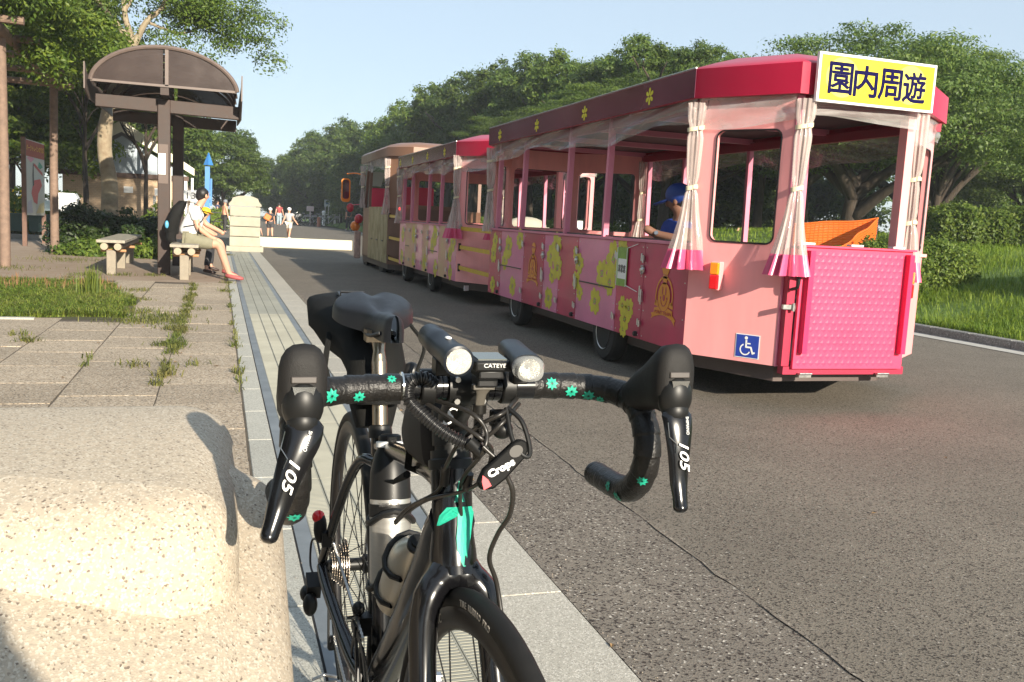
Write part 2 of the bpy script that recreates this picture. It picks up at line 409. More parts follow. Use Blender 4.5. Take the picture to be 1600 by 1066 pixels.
for j in range(4):
    x = 0.358+0.0985*j
    for k in range(-3, 22):
        y = 2.2+1.036*k+(0.0 if j % 2 == 0 else 0.0)
        link('grate', gm if y < 9.5 else gm2, drain, (x, y, -0.001+0.0006*((j*7+k*3) % 3)))
# right kerb, white edge line and grass bank
b = MB(); b.box((8.35, 60, 0.03), (0.15, 150, 0.14))
right_k = thing('right_kerb', '', ''); del right_k['category']; del right_k['label']; right_k['kind'] = 'structure'
kk = chamfer_slab('kerb_block', 0.15, 0.592, 0.2, 0.008, speckle('kerb_concrete', (0.22, 0.215, 0.20), (0.12, 0.12, 0.11), (0.3, 0.3, 0.28), scale=90, dk=0.2, lt=0.2, obj_rand=0.14))
for k in range(0, 60): link('kerb_block', kk, right_k, (8.29, 2.0+0.6*k, 0.10))
sheet('gutter', [(7.93, -6), (8.215, -6), (8.215, 60), (7.93, 60)], 0.006, mat('gutter_concrete', (0.40, 0.385, 0.35), 0.85, var=0.12, vscale=4, world=True, bump=0.001, bscale=80))
def bank_z(x, y):
    t = min(1, max(0, (x-8.4)/5.5)); h = 0.06+1.05*t*t*(3-2*t)
    t2 = min(1, max(0, (y-22)/25)); return h*(1-0.35*t2) + (0.12*math.sin(x*0.5+y*0.35)*t)
grass_m = mat('grass_ground', (0.075, 0.13, 0.018), 0.95, col2=(0.12, 0.19, 0.028), vscale=1.6, bump=0.03, bscale=18, world=True)
b = MB(); b.grid(lambda u, v: (8.36+u*u*90, -6+v*146, bank_z(8.36+u*u*90, -6+v*146)), 60, 90); b.put('grass_bank', grass_m, kind='structure', ang=180)
# distant ground sheet to the horizon
sheet('terrain', [(-160, -60), (160, -60), (160, 170), (-160, 170)], -0.08, mat('terrain', (0.09, 0.10, 0.05), 0.95, var=0.3, vscale=0.1, world=True))

# the evening air: one closed box of thin even haze round the whole place
b = MB(); b.box((0, 55, 7.2), (336, 246, 16.6)); hz_o = b.put('haze', None, ang=0); hz_o['kind'] = 'stuff'
hm = bpy.data.materials.new('haze_air'); hm.use_nodes = True; hn, hl = N(hm); hn.clear(); hv_ = hn.new('ShaderNodeVolumePrincipled'); ho = hn.new('ShaderNodeOutputMaterial')
hv_.inputs['Color'].default_value = (.86, .92, 1, 1); hv_.inputs['Density'].default_value = .0010; hv_.inputs['Anisotropy'].default_value = .1; hl.new(hv_.outputs[0], ho.inputs['Volume']); hz_o.data.materials.append(hm)

# grit and leaf litter gathered along the kerb, and a few chips on the road
rng = random.Random(21); b = MB()
def chip(x, y, z, s):
    a = rng.uniform(0, 6); b.add([(x+s*math.cos(a), y+s*math.sin(a), z), (x+s*.8*math.cos(a+2), y+s*.8*math.sin(a+2), z), (x+s*math.cos(a+4.1), y+s*math.sin(a+4.1), z), (x, y, z+s*.7)], [(0, 1, 3), (1, 2, 3), (2, 0, 3)])
for _ in range(900): chip(1.0+abs(rng.gauss(0, .035)), rng.uniform(1.5, 13), .005, rng.uniform(.001, .0035))
for _ in range(350): chip(rng.uniform(1.05, 7), 1.5+7*rng.random()**1.3, .003, rng.uniform(.0012, .0032))
for _ in range(260): chip(rng.uniform(.14, .26), rng.uniform(1.5, 12), .001, rng.uniform(.001, .003))
b.put('road_grit', mat('grit', (.30, .26, .20), .9, isl=.5), ang=0, kind='stuff')
b = MB()
for _ in range(40):
    x, y = (1.0+abs(rng.gauss(0, .07)), rng.uniform(2, 14)) if rng.random() < .6 else (rng.uniform(1.1, 7), rng.uniform(2, 9)); a = rng.uniform(0, 6); s = rng.uniform(.006, .016)
    b.add([(x, y, .006), (x+s*math.cos(a), y+s*math.sin(a), .012), (x+2*s*math.cos(a+.5), y+2*s*math.sin(a+.5), .007), (x+s*math.cos(a+1.1), y+s*math.sin(a+1.1), .009)], [(0, 1, 2, 3)])
b.put('leaf_litter', mat('dry_leaf', (.26, .16, .07), .8), ang=0, kind='stuff')
# ================================================================== TRAIN
pinkL = mat('pink_paint', (0.86, 0.345, 0.345), 0.42, var=0.06, vscale=3, coat=0.12, stretch=(3, 3, .5))
pinkP = mat('pink_panel', (0.62, 0.165, 0.31), 0.38, var=0.14, vscale=2.2, coat=0.3)
redP = mat('red_panel', (0.44, 0.014, 0.075), 0.36, var=0.22, vscale=2.2, coat=0.3)
postM = mat('post_pink', (0.62, 0.19, 0.28), 0.45, var=0.05, vscale=3)
crim = mat('roof_crimson', (0.40, 0.007, 0.040), 0.36, var=0.08, vscale=1.5, coat=0.08)
magenta = mat('magenta_plate', (0.82, 0.052, 0.13), 0.42, var=0.04, vscale=3)
darkred = mat('inner_red', (0.30, 0.02, 0.045), 0.55, var=0.1)
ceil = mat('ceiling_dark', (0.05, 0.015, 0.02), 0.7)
brownC = mat('chassis_brown', (0.085, 0.062, 0.055), 0.6, var=0.2, vscale=4)
blackM = mat('black_plastic', (0.012, 0.012, 0.013), 0.4)
rubber = mat('rubber', (0.02, 0.019, 0.018), 0.75, var=0.2, vscale=20)
steel = mat('steel', (0.55, 0.54, 0.52), 0.3, metal=1.0, var=0.1, vscale=30)
seatM = mat('seat_grey', (0.16, 0.13, 0.12), 0.6)
yel = mat('yellow_paint', (0.62, 0.40, 0.02), 0.45, var=0.12, vscale=8)
flowY = mat('flower_yellow', (0.75, 0.66, 0.02), 0.4)
flowG = mat('clover_yellow_green', (0.56, 0.49, 0.025), 0.4, var=0.18, vscale=9)
flowC = mat('clover_centre', (0.30, 0.48, 0.06), 0.4)
orgP = mat('emblem_orange', (0.68, 0.25, 0.015), 0.4, var=0.08, vscale=6)
emR = mat('emblem_red', (0.42, 0.03, 0.05), 0.4)
white = mat('white_paint', (0.80, 0.80, 0.78), 0.4)
blueS = mat('sign_blue', (0.02, 0.05, 0.33), 0.4)
strap = mat('cream_strap', (0.66, 0.58, 0.40), 0.8, var=0.06, vscale=40)
amber = mat('amber_lens', (0.95, 0.27, 0.01), 0.15, spec=0.7, sub=0.2)
redL = mat('red_lens', (0.70, 0.01, 0.015), 0.12, spec=0.7)
def film_mat(name, col, alpha, rough=0.12, stripes=0):
    m = mat(name, col, rough, spec=0.8, alpha=alpha, bump=0.003, bscale=3.2); n, L = N(m); b = n['Principled BSDF']
    nz = n.new('ShaderNodeTexNoise'); nz.inputs['Scale'].default_value = 3.5; nz.inputs['Detail'].default_value = 2
    r = n.new('ShaderNodeMapRange'); r.inputs[1].default_value = .35; r.inputs[2].default_value = .7
    r.inputs[3].default_value = alpha*0.75; r.inputs[4].default_value = min(1, alpha*1.25)
    L.new(nz.outputs[0], r.inputs[0]); L.new(r.outputs[0], b.inputs['Alpha']); return m
film = film_mat('clear_film', (0.55, 0.52, 0.50), 0.42)
curtM = film_mat('curtain_film', (0.62, 0.52, 0.48), 0.46, 0.15)
curtP = mat('curtain_pink', (0.66, 0.09, 0.20), 0.3, spec=0.6, coat=0.2)
glassM = mat('window_pane', (0.5, 0.5, 0.5), 0.05, alpha=0.12, spec=0.6)
def frame_panel(o, ux, uz, un, w, h, hole, r, th):
    """rectangular panel with a rounded opening; hole = (x0,z0,x1,z1) from the lower left"""
    b = MB(); x0, z0, x1, z1 = hole
    inn = rrect(x1-x0, z1-z0, r, 5, (x0+x1)/2, (z0+z1)/2); ou = rrect(w, h, 0.0005, 5, w/2, h/2); n = len(inn)
    o, ux, uz, un = Vector(o), Vector(ux), Vector(uz), Vector(un)
    P = lambda p, k: o+ux*p[0]+uz*p[1]+un*k
    vs = [P(p, 0) for p in ou]+[P(p, 0) for p in inn]+[P(p, -th) for p in ou]+[P(p, -th) for p in inn]; fs = []
    for i in range(n):
        j = (i+1) % n
        fs += [(i, j, n+j, n+i), (2*n+j, 2*n+i, 3*n+i, 3*n+j), (n+i, n+j, 3*n+j, 3*n+i), (j, i, 2*n+i, 2*n+j)]
    b.add(vs, fs); return b
def seal(o, ux, uz, un, hole, r, th=0.012):
    x0, z0, x1, z1 = hole; o, ux, uz, un = Vector(o), Vector(ux), Vector(uz), Vector(un)
    pts = [o+ux*p[0]+uz*p[1]+un*0.003 for p in rrect(x1-x0, z1-z0, r, 5, (x0+x1)/2, (z0+z1)/2)]
    b = MB(); b.tube(pts, th/2, 6, closed=True); return b
def petals(b, o, ux, uz, un, n, R, w, a0=0, gap=0.12):
    for k in range(n):
        a = a0+2*PI*k/n; pts = []
        for i in range(10):
            t = 2*PI*i/10; x = R*(gap+(1-gap)/2)+R*(1-gap)/2*math.cos(t); y = w*math.sin(t)*(0.75+0.35*math.cos(t))
            pts.append((x*math.cos(a)-y*math.sin(a), x*math.sin(a)+y*math.cos(a)))
        b.prism(pts, o, ux, uz, un, 0.0012)
def clover(b, c, o, R, ux, uz, un, a0):
    """four heart shaped leaves and a pale centre"""
    for k in range(4):
        a = a0+PI/2*k
        for s in (-1, 1):
            pts = []
            for i in range(9):
                t = 2*PI*i/9; x = R*.58+R*.42*math.cos(t); y = s*R*.22+R*.27*math.sin(t)
                pts.append((x*math.cos(a)-y*math.sin(a), x*math.sin(a)+y*math.cos(a)))
            oo = Vector(o)+Vector(un)*(0.0002*(k % 2)+0.0001*(s > 0)); b.prism(pts, oo, ux, uz, un, 0.0003)
    pts = [(R*(.34 if i % 2 else .10)*math.cos(a0+PI*i/4), R*(.34 if i % 2 == 0 else .10)*math.sin(a0+PI*i/4)) for i in range(8)]
    pts = [(R*(.36 if i % 2 == 0 else .09)*math.cos(a0+PI*i/4), R*(.36 if i % 2 == 0 else .09)*math.sin(a0+PI*i/4)) for i in range(8)]
    c.prism(pts, Vector(o)+Vector(un)*0.0008, ux, uz, un, 0.0003)
def curtain(parent, x, y, ztop, zbot, w, band=True, ties=(0.85, 0.5), phase=0.0, lean=(0, 0), flare=1.0):
    """gathered plastic curtain, tied twice, flaring to a pink hem"""
    Hh = ztop-zbot; ns = 26; seg = 96
    def prof(t):   # t 0 top .. 1 bottom
        r = 0.045+0.012*math.cos(t*5)
        for tt in ties: r -= 0.014*math.exp(-((t-(1-tt))/0.035)**2)
        r += flare*(w/2-0.05)*max(0, (t-0.45)/0.55)**1.5
        return max(0.022, r)
    def ring(t, off=0.0):
        z = ztop-t*Hh; r = prof(t)+off; amp = 0.13+0.16*t; pts = []
        for k in range(seg):
            a = 2*PI*k/seg; rr = r*(1+amp*math.cos(11*a+phase+0.6*math.sin(3*t+phase))+0.05*math.cos(5*a+2*t*3))
            pts.append((x+lean[0]*t+rr*math.cos(a), y+lean[1]*t+rr*math.sin(a)*0.8, z))
        return pts
    tb = 1-0.13/Hh if band else 1.0
    def strip_(t0, t1, n):
        b = MB(); vs = []
        for i in range(n+1): vs += ring(t0+(t1-t0)*i/n)
        fs = [(i*seg+k, i*seg+(k+1) % seg, (i+1)*seg+(k+1) % seg, (i+1)*seg+k) for i in range(n) for k in range(seg)]
        return b.add(vs, fs)
    o = strip_(0, tb, ns).put('curtain', curtM, parent, ang=60)
    if band: strip_(tb, 1.0, 4).put('curtain_hem', curtP, o, ang=60)
    for tt in ties:
        t = 1-tt; b = MB(); r = prof(t)+0.011; z = ztop-t*Hh; vs = []
        for dz in (-0.013, 0.013):
            for k in range(24):
                a = 2*PI*k/24; vs.append((x+lean[0]*t+r*1.15*math.cos(a), y+lean[1]*t+r*math.sin(a)*.85, z+dz+0.012*math.cos(a)))
        b.add(vs, [(k, (k+1) % 24, 24+(k+1) % 24, 24+k) for k in range(24)])
        b.box((x+lean[0]*t+0.01, y-r*.9, z), (0.035, 0.008, 0.022))
        b.put('tie_strap', strap, o)
    return o
def dir2(a, b):
    d = Vector((b[0]-a[0], b[1]-a[1], 0)); l = d.length; d /= l; return d, l, Vector((d.y, -d.x, 0))
UZ = Vector((0, 0, 1))
def emblem(parent, yc, zc, s, x=-0.002):
    """round locomotive face under a chimney in a ring with a ribbon; seen from -x, y runs to the left"""
    ux, uz, un = Vector((0, -1, 0)), UZ, Vector((-1, 0, 0))
    def disc(b, cx, cz, rx, rz, lay, n=22, a0=0, a1=2*PI):
        b.prism([(cx+rx*math.cos(a0+(a1-a0)*i/n), cz+rz*math.sin(a0+(a1-a0)*i/n)) for i in range(n)], (x-0.001*lay, yc, zc), ux*s, uz*s, un, 0.0009)
    def arc(b, cx, cz, rx, rz, a0, a1, w, lay, n=20):
        pts = [(cx+(rx+w/2)*math.cos(a), cz+(rz+w/2)*math.sin(a)) for a in [math.radians(a0+(a1-a0)*i/n) for i in range(n+1)]]
        pts += [(cx+(rx-w/2)*math.cos(a), cz+(rz-w/2)*math.sin(a)) for a in [math.radians(a1+(a0-a1)*i/n) for i in range(n+1)]]
        b.prism(pts, (x-0.001*lay, yc, zc), ux*s, uz*s, un, 0.0009)
    b = MB()
    arc(b, 0, -.02, .56, .62, -22, 202, .07, 1)                       # ring
    disc(b, 0, -.02, .42, .46, 1)                                       # face
    b.prism([(-.12, .38), (.12, .38), (.15, .66), (-.15, .66)], (x-.001, yc, zc), ux*s, uz*s, un, .0009)   # stack
    b.prism([(-.15, .68), (.15, .68), (.27, .88), (.27, .93), (-.27, .93), (-.27, .88)], (x-.001, yc, zc), ux*s, uz*s, un, .0009)
    disc(b, 0, .96, .26, .2, 1, 16, 0, PI)
    disc(b, -.48, -.36, .16, .2, 1, 16, 0, PI); disc(b, .48, -.36, .16, .2, 1, 16, 0, PI)
    arcp = [(-.62+1.24*i/10, -.40-.10*math.sin(PI*(i/10))*-1-.0) for i in range(11)]
    rib = [(p[0], p[1]-0.02) for p in arcp]+[(p[0], p[1]-.30) for p in reversed(arcp)]
    b.prism(rib, (x-.0022, yc, zc), ux*s, uz*s, un, .0009)
    b.prism([(-.62, -.55), (-.62, -.70), (-.82, -.78), (-.75, -.68), (-.84, -.60)], (x-.001, yc, zc), ux*s, uz*s, un, .0009)
    b.prism([(.62, -.55), (.62, -.72), (.82, -.86), (.78, -.74), (.86, -.68)], (x-.001, yc, zc), ux*s, uz*s, un, .0009)
    e = b.put('emblem', orgP, parent, fix=True)
    b = MB(); disc(b, 0, -.05, .075, .10, 3.2); disc(b, -.11, .17, .03, .13, 3.2); disc(b, .11, .17, .03, .13, 3.2)
    disc(b, -.21, -.06, .035, .045, 3.2); disc(b, .21, -.06, .035, .045, 3.2); arc(b, 0, -.05, .2, .26, 195, 345, .03, 3.2)
    arc(b, 0, -.02, .42, .46, 0, 360, .015, 3.2, 30)
    b.box((x-.004, yc, zc+.90*s), (.001, .5*s, .02*s)); b.put('emblem_lines', emR, e, fix=True)
    place_text('PONY TRAIN', 0.145*s, emR, 'emblem_lettering', e, (x-.0045, yc, zc-.53*s), ux, uz, sx=1.35)
def hinge(b, y, z, s=1.0):
    b.box((-.012, y, z), (.014, .022*s, .05*s)); b.cyl((-.02, y-.012, z-.035*s), (-.02, y-.012, z+.035*s), .007, 8)
    b.cyl((-.02, y+.014, z-.02*s), (-.02, y+.014, z+.05*s), .006, 8)
def lock(b, y, z):
    b.lathe([(0, .008), (.006, .03), (.014, .03), (.02, .018), (.03, .014)], (-.0, y, z), (-1, 0, 0), 10)
    for k in range(6): b.ell((-.016, y+.028*math.cos(k), z+.03*math.sin(k)), (.008, .009, .009), 6, 4)
def park_car(label, X0, Y0, L, seams, posts, flowers, cols_, full=True, emb=(), clov=(), handle=(), roofz=1.96):
    root = thing('train_car', label, 'train car', (X0, Y0, 0), group='pink cars of the park road train')
    A, B_, C_, D_, E_, F_, G_, H_ = (0, .55), (.36, 0), (1.2, 0), (1.93, .58), (1.93, L-.58), (1.2, L), (.36, L), (0, L-.55)
    ring = [A, B_, C_, D_, E_, F_, G_, H_]
    zb, zs = 0.28, 1.0
    # chassis and floor
    b = MB(); ins = [(max(p[0]*0.955+.04, .15), p[1]*0.985+.045) for p in ring]
    b.prism(ins, (0, 0, .175), (1, 0, 0), (0, 1, 0), (0, 0, 1), .10); b.put('chassis', brownC, root, fix=True, ang=30)
    b = MB(); b.prism([(p[0]*.98+.018, p[1]*.995+.012) for p in ring], (0, 0, .281), (1, 0, 0), (0, 1, 0), (0, 0, 1), .03); b.put('floor', seatM, root, fix=True, ang=30)
    # left side: one panel per bay
    for k in range(len(seams)-1):
        y0, y1 = seams[k]-Y0, seams[k+1]-Y0; m = cols_[k]
        b = MB(); b.box((0.012, (y0+y1)/2, (zb+zs)/2), (.024, abs(y1-y0)-.006, zs-zb)); b.put('side_panel', m, root, ang=0, bevel=.003)
    b = MB(); b.box((.032, L/2, (zb+zs)/2), (.012, L-1.1, zs-zb-.01)); b.put('side_backing', blackM, root, ang=0)
    b = MB(); b.box((.03, L/2, zs+.012), (.085, L-1.08, .022)); b.put('sill', postM, root, ang=0, bevel=.003)
    b = MB(); b.box((.045, L/2, zs+.029), (.03, L-1.12, .012)); b.put('sill_seal', blackM, root, ang=0)
    # right side
    b = MB(); b.box((1.915, L/2, .64), (.03, L-1.16, .72)); b.box((1.91, L/2, zs+.01), (.07, L-1.1, .022)); b.put_each('side_wall', pinkL, root, ang=0)
    # chamfers and front as framed panels
    for (p, q, nm) in ((A, B_, 'rear_corner_panel'), (C_, D_, 'rear_corner_panel'), (E_, F_, 'front_corner_panel'), (F_, G_, 'front_panel'), (G_, H_, 'front_corner_panel')):
        d, l, n = dir2(p, q)
        hole = (0.135, .765, l-.085, 1.475) if nm != 'front_panel' else (.06, .765, l-.06, 1.475)
        if (p, q) == (C_, D_): hole = (.10, .765, l-.12, 1.475)
        fb = frame_panel((p[0], p[1], zb), d, UZ, n, l, roofz-zb+.02, hole, .05, .035)
        fo = fb.put(nm, pinkL, root, ang=30)
        seal((p[0], p[1], zb), d, UZ, n, hole, .05).put('window_seal', blackM, fo)
    # posts on the two long sides, inner header beams
    for y in posts:
        for x in (.03, 1.9):
            b = MB(); b.bar((x, y-Y0, zs+.02), (x+(.012 if x < 1 else -.012), y-Y0, roofz+.02), .045, .05, (1, 0, 0)); b.put('post', postM, root, ang=0, bevel=.004)
    b = MB()
    for x in (.05, 1.88): b.bar((x, .5, roofz-.03), (x, L-.5, roofz-.03), .05, .07)
    b.bar((.36, .03, roofz-.04), (1.2, .03, roofz-.04), .05, .09); b.put_each('header_beam', darkred, root, ang=0)
    for y in [0.6+(L-1.2)*k/4 for k in range(5)]:
        b = MB(); b.bar((.05, y, roofz+.02), (1.88, y, roofz+.02), .04, .05); b.put('roof_beam', postM, root, ang=0)
    # rear posts of the open doorway
    b = MB(); b.bar((B_[0]+.02, .02, zb), (B_[0]+.02, .02, roofz), .05, .05, (1, 0, 0)); b.put('door_post', postM, root, ang=0)
    b = MB(); b.bar((C_[0]-.0, .01, zb), (C_[0]-.0, .01, roofz), .075, .06, (1, 0, 0)); b.put('door_post', pinkL, root, ang=0)
    # roof
    ov = .062; cx, cy = .965, L/2
    def offs_(k, z):
        o = []; m = len(ring)
        for i in range(m):
            p0, p1, p2 = ring[i-1], ring[i], ring[(i+1) % m]
            d1, _, n1 = dir2(p0, p1); d2, _, n2 = dir2(p1, p2); nn = (n1+n2); nn = nn/(nn.dot(n1)); o.append((p1[0]+nn.x*k, p1[1]+nn.y*k, z))
        return o
    b = MB(); lv = [offs_(ov-.03, roofz), offs_(ov, roofz), offs_(ov-.003, roofz+.185), offs_(ov-.02, roofz+.198), offs_(ov-.16, roofz+.245), offs_(-.30, roofz+.305), offs_(-.55, roofz+.335)]
    vs = [p for l_ in lv for p in l_]; m = 8; fs = [(i*m+k, i*m+(k+1) % m, (i+1)*m+(k+1) % m, (i+1)*m+k) for i in range(len(lv)-1) for k in range(m)]
    fs.append(tuple((len(lv)-1)*m+k for k in range(m))); b.add(vs, fs)
    ro = b.put('roof', crim, root, ang=40)
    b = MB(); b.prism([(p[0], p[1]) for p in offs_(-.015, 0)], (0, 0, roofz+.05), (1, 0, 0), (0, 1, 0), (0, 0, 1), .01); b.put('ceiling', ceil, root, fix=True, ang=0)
    b = MB(); b.grid(lambda u, v: (cx-.42+.84*u, .55+1.5*v, roofz+.33+.07*math.sin(PI*u)*math.sin(PI*v)**.5), 12, 10); b.put('roof_hatch', mat('hatch_maroon', (.22, .01, .035), .3, coat=.3), ro, ang=60)
    b = MB(); b.box((-ov-.0015, L/2, roofz+.094), (.003, L-1.06, .182)); b.put('side_fascia', mat('fascia_maroon', (.125, .007, .040), .22, var=.2, vscale=1.5, coat=.3), ro, ang=0)
    b = MB(); pts = offs_(ov+.002, roofz+.192); b.tube([pts[7], pts[0]], .006, 6); b.put('gutter_rail', steel, ro)
    for y in flowers:
        b = MB(); petals(b, (-ov-.0045, y-Y0, roofz+.085), Vector((0, -1, 0)), UZ, Vector((-1, 0, 0)), 6, .062, .018, PI/6); b.put('flower_decal', flowY, ro, fix=True, ang=0)
    # rolled down film under the eaves
    rng = random.Random(int(Y0*10))
    def flap(p, q, z0, dz, seed, wav=.02):
        d, l, n = dir2(p, q); r = random.Random(seed); ph = [r.uniform(0, 6) for _ in range(6)]
        def f(u, v):
            low = dz*(1+.22*math.sin(u*l*2.1+ph[0])+.12*math.sin(u*l*5+ph[1]))
            w = wav*v*(math.sin(u*l*5+ph[2])+.5*math.sin(u*l*11+ph[3]+2*v)+.12*math.sin(u*l*27+ph[4]))
            w += .01*math.sin(v*9+u*l*7+ph[5])
            return Vector((p[0], p[1], z0-low*v))+d*(u*l)+n*(.012+w+.012)
        b = MB(); b.grid(f, int(40*l)+4, 10); return b
    flap(H_, A, roofz+.0, .17, 3).put('film_valance', film, root, ang=180)
    flap(A, B_, roofz+.0, .15, 4, .006).put('film_valance', film, root, ang=180)
    flap((B_[0]+.06, B_[1]-.02), (C_[0]+.02, C_[1]-.02), roofz-.0, .16, 5, .012).put('film_valance', film, root, ang=180)
    flap(D_, E_, roofz-.0, .22, 6, .004).put('film_valance', film, root, ang=180)
    flap(C_, D_, roofz-.0, .18, 7, .012).put('film_valance', film, root, ang=180)
    # curtains
    curtain(root, -.035, .53, 1.93, .85, .27, phase=.3)
    curtain(root, B_[0]+.03, -.05, 1.93, .86, .25, phase=1.3, lean=(-.05, -.02))
    curtain(root, C_[0]+.16, .09, 1.93, .84, .20, phase=2.1, ties=(.62, .36))
    curtain(root, -.03, L-.56, 1.93, .98, .13, band=False, phase=.7)
    curtain(root, 1.86, L-.64, 1.9, .98, .17, band=False, phase=1.7, ties=(.6, .25))
    curtain(root, 1.88, .62, 1.9, .98, .12, band=False, phase=2.7)
    # seats
    for y in ([1.6, 3.0, 4.35] if L > 5.5 else [1.4, 2.9]):
        for s in (0, 1):
            b = MB(); b.box((.34+s*1.2, y, .56), (.52, .42, .10)); b.box((.34+s*1.2, y, .40), (.44, .34, .2)); so_ = b.put('bench_seat', seatM, root, ang=0, bevel=.02)
            b = MB(); b.box((.34+s*1.2, y+.21, .76), (.52, .05, .36)); b.put('seat_back', seatM, so_, ang=0, bevel=.015)
    # wheels
    for y in ((1.98, 4.36) if L > 5.5 else (2.2, 4.25)):
        for x, sgn in ((.055, -1), (1.80, 1)):
            b = MB(); b.lathe([(0, .14), (0, .215), (.02, .236), (.07, .243), (.12, .236), (.14, .215), (.14, .14)], (x-.07*sgn*-1 if sgn > 0 else x-.02, y, .243), (1, 0, 0), 32)
            w_ = b.put('wheel', rubber, root)
            b = MB(); bx = x-.02 if sgn < 0 else x+.07
            b.lathe([(.03, .140), (.0, .145), (.012, .13), (.045, .105), (.05, .055), (.02, .05), (.015, .0)], (bx-.004, y, .243), (1, 0, 0), 28, cap=False)
            for k in range(8): b.ell((bx+.045, y+.082*math.cos(k*PI/4), .243+.082*math.sin(k*PI/4)), (.006, .012, .012), 6, 4)
            b.put('rim', steel, w_)
    # fittings on the left side
    for y in seams[1:-1]:
        b = MB(); hinge(b, y-Y0, .88, .8); b.put('hinge', steel, root)
        b = MB(); hinge(b, y-Y0, .40, .7); b.put('hinge', steel, root)
    for y in seams[:-1]:
        b = MB()
        for z in (.31, .5, .75, .965):
            for dy in (.035, seams[seams.index(y)+1]-y-.035): b.lathe([(0, .006), (.003, .004)], (0, y+dy-Y0, z), (-1, 0, 0), 6)
        b.put('panel_screws', steel, root, kind='stuff')
    for y, z in handle_locks(seams, full): 
        b = MB(); lock(b, y-Y0, z); b.put('door_lock', steel, root)
        b = MB(); hinge(b, y-Y0, z-.20, 1.6); b.put('latch', steel, root)
    for y0, y1 in handle:
        b = MB(); b.bar((-.004, y0-Y0, .622), (-.004, y1-Y0, .622), .012, .01); b.put('door_rail', blackM, root)
    for y in seams[1:-1:2]:
        b = MB(); b.lathe([(0, .02), (.02, .02), (.026, .014)], (-.0, y-Y0+.06, .315), (-1, 0, 0), 10); b.put('door_buffer', blackM, root)
    for i_, (y, z, R, a) in enumerate(clov):
        cb, cc = MB(), MB(); clover(cb, cc, (-.0008-.0003*(i_ % 5), y-Y0, z), R*1.12, Vector((0, -1, 0)), UZ, Vector((-1, 0, 0)), a)
        co = cb.put('clover_decal', flowG, root, fix=True, ang=0); cc.put('clover_centre', flowC, co, fix=True, ang=0)
    for y, z, s in emb: emblem(root, y-Y0, z, s)
    return root, ring
def handle_locks(seams, full):
    return [(seams[1], .80), (seams[3], .80), (seams[5], .80), (seams[7], .80)] if full else [(seams[1], .8), (seams[3], .8), (seams[5], .8)]
seams3 = [5.47, 6.146, 6.62, 7.47, 7.93, 8.35, 8.98, 9.78, 10.23]
cols3 = [redP, redP, pinkP, redP, pinkP, redP, pinkP, redP]
clov3 = [(6.70, .85, .135, .3), (6.92, .72, .11, .9), (6.55, .93, .09, .5), (6.75, .66, .10, 0.1), (6.42, .40, .085, .4), (6.36, .49, .075, .9), (6.48, .50, .07, .1), (6.44, .32, .06, .6),
         (7.03, .48, .105, .6), (7.42, .77, .085, .2), (7.48, .62, .08, .8), (7.38, .52, .065, .3), (7.52, .86, .06, .9), (8.02, .90, .12, .3), (7.96, .70, .11, .8), (8.16, .80, .10, .1), (8.10, .62, .07, .4),
         (8.16, .40, .10, .7), (9.12, .93, .10, .2), (9.50, .83, .12, .6), (9.62, .68, .10, .1), (9.30, .42, .10, .5), (10.02, .88, .09, .3), (10.06, .73, .10, .8), (10.04, .38, .09, .2)]
car3, ring3 = park_car('rearmost pink train car with the pink tread plate ramp and yellow destination board', 3.0, 4.92, 5.86, seams3, [6.98, 7.87, 9.17, 10.05],
    [6.113, 7.351, 8.581, 9.817], cols3, True, emb=[(5.79, .635, .225), (8.66, .66, .215)], clov=clov3, handle=[(9.739, 9.05), (7.393, 6.685)])
seams2 = [11.80, 12.28, 12.85, 13.54, 13.97, 14.40, 14.93, 15.35, 15.85]
fadeY = mat('faded_yellow_panel', (.62, .46, .20), .45, col2=(.68, .30, .30), vscale=4)
cols2 = [pinkP, fadeY, pinkP, fadeY, pinkP, fadeY, fadeY, pinkP]
clov2 = [(12.0, .80, .13, .2), (12.15, .62, .11, .5), (12.1, .38, .10, .1), (13.1, .85, .15, .3), (13.25, .7, .12, .7), (13.0, .38, .12, .2), (13.75, .42, .12, .1), (14.65, .82, .13, .3), (14.6, .42, .12, .6), (15.55, .8, .12, .1), (15.6, .42, .12, .4)]
car2, ring2 = park_car('middle pink train car with faded yellow side panels ahead of the rearmost car', 3.0, 11.25, 5.15, seams2, [15.01, 13.73, 12.91, 15.7],
    [12.432, 13.521, 14.622, 15.664], cols2, False, clov=clov2, handle=[(13.45, 12.95), (15.3, 15.0)], roofz=1.92)
# ---- ramp, lamps, badge and board on the rear of the last car
rp = MB(); rp.box((.845, -.075, .66), (.83, .022, .765)); ramp = rp.put('ramp', magenta, car3, ang=0)
b = MB()
for j in range(17):
    for i in range(16):
        x = .47+i*.0475+(.0237 if j % 2 else 0); z = .315+j*.0425
        if x > 1.20: continue
        s = .0205; b.add([(x-s, -.0865, z), (x, -.0865, z-s), (x+s, -.0865, z), (x, -.0865, z+s), (x, -.0885, z)], [(0, 1, 4), (1, 2, 4), (2, 3, 4), (3, 0, 4)])
b.put('tread_plate', magenta, ramp, ang=0, kind='stuff')
b = MB()
for x in (.475, 1.222): b.box((x, -.11, .70), (.035, .045, .64))
b.put_each('ramp_rib', mat('rib_dark_pink', (.62, .02, .10), .4), ramp, ang=0)
b = MB(); b.box((.845, -.09, 1.047), (.86, .03, .012)); b.put('ramp_lip', magenta, ramp, ang=0)
b = MB()
for x in (.47, .83, 1.15): b.box((x, -.06, 1.062), (.09, .05, .012))
b.put_each('ramp_catch', white, ramp, ang=0)
b = MB(); b.box((.84, -.03, .262), (.92, .06, .05)); b.put('rear_beam', mat('beam_red', (.40, .015, .05), .45), car3, ang=0)
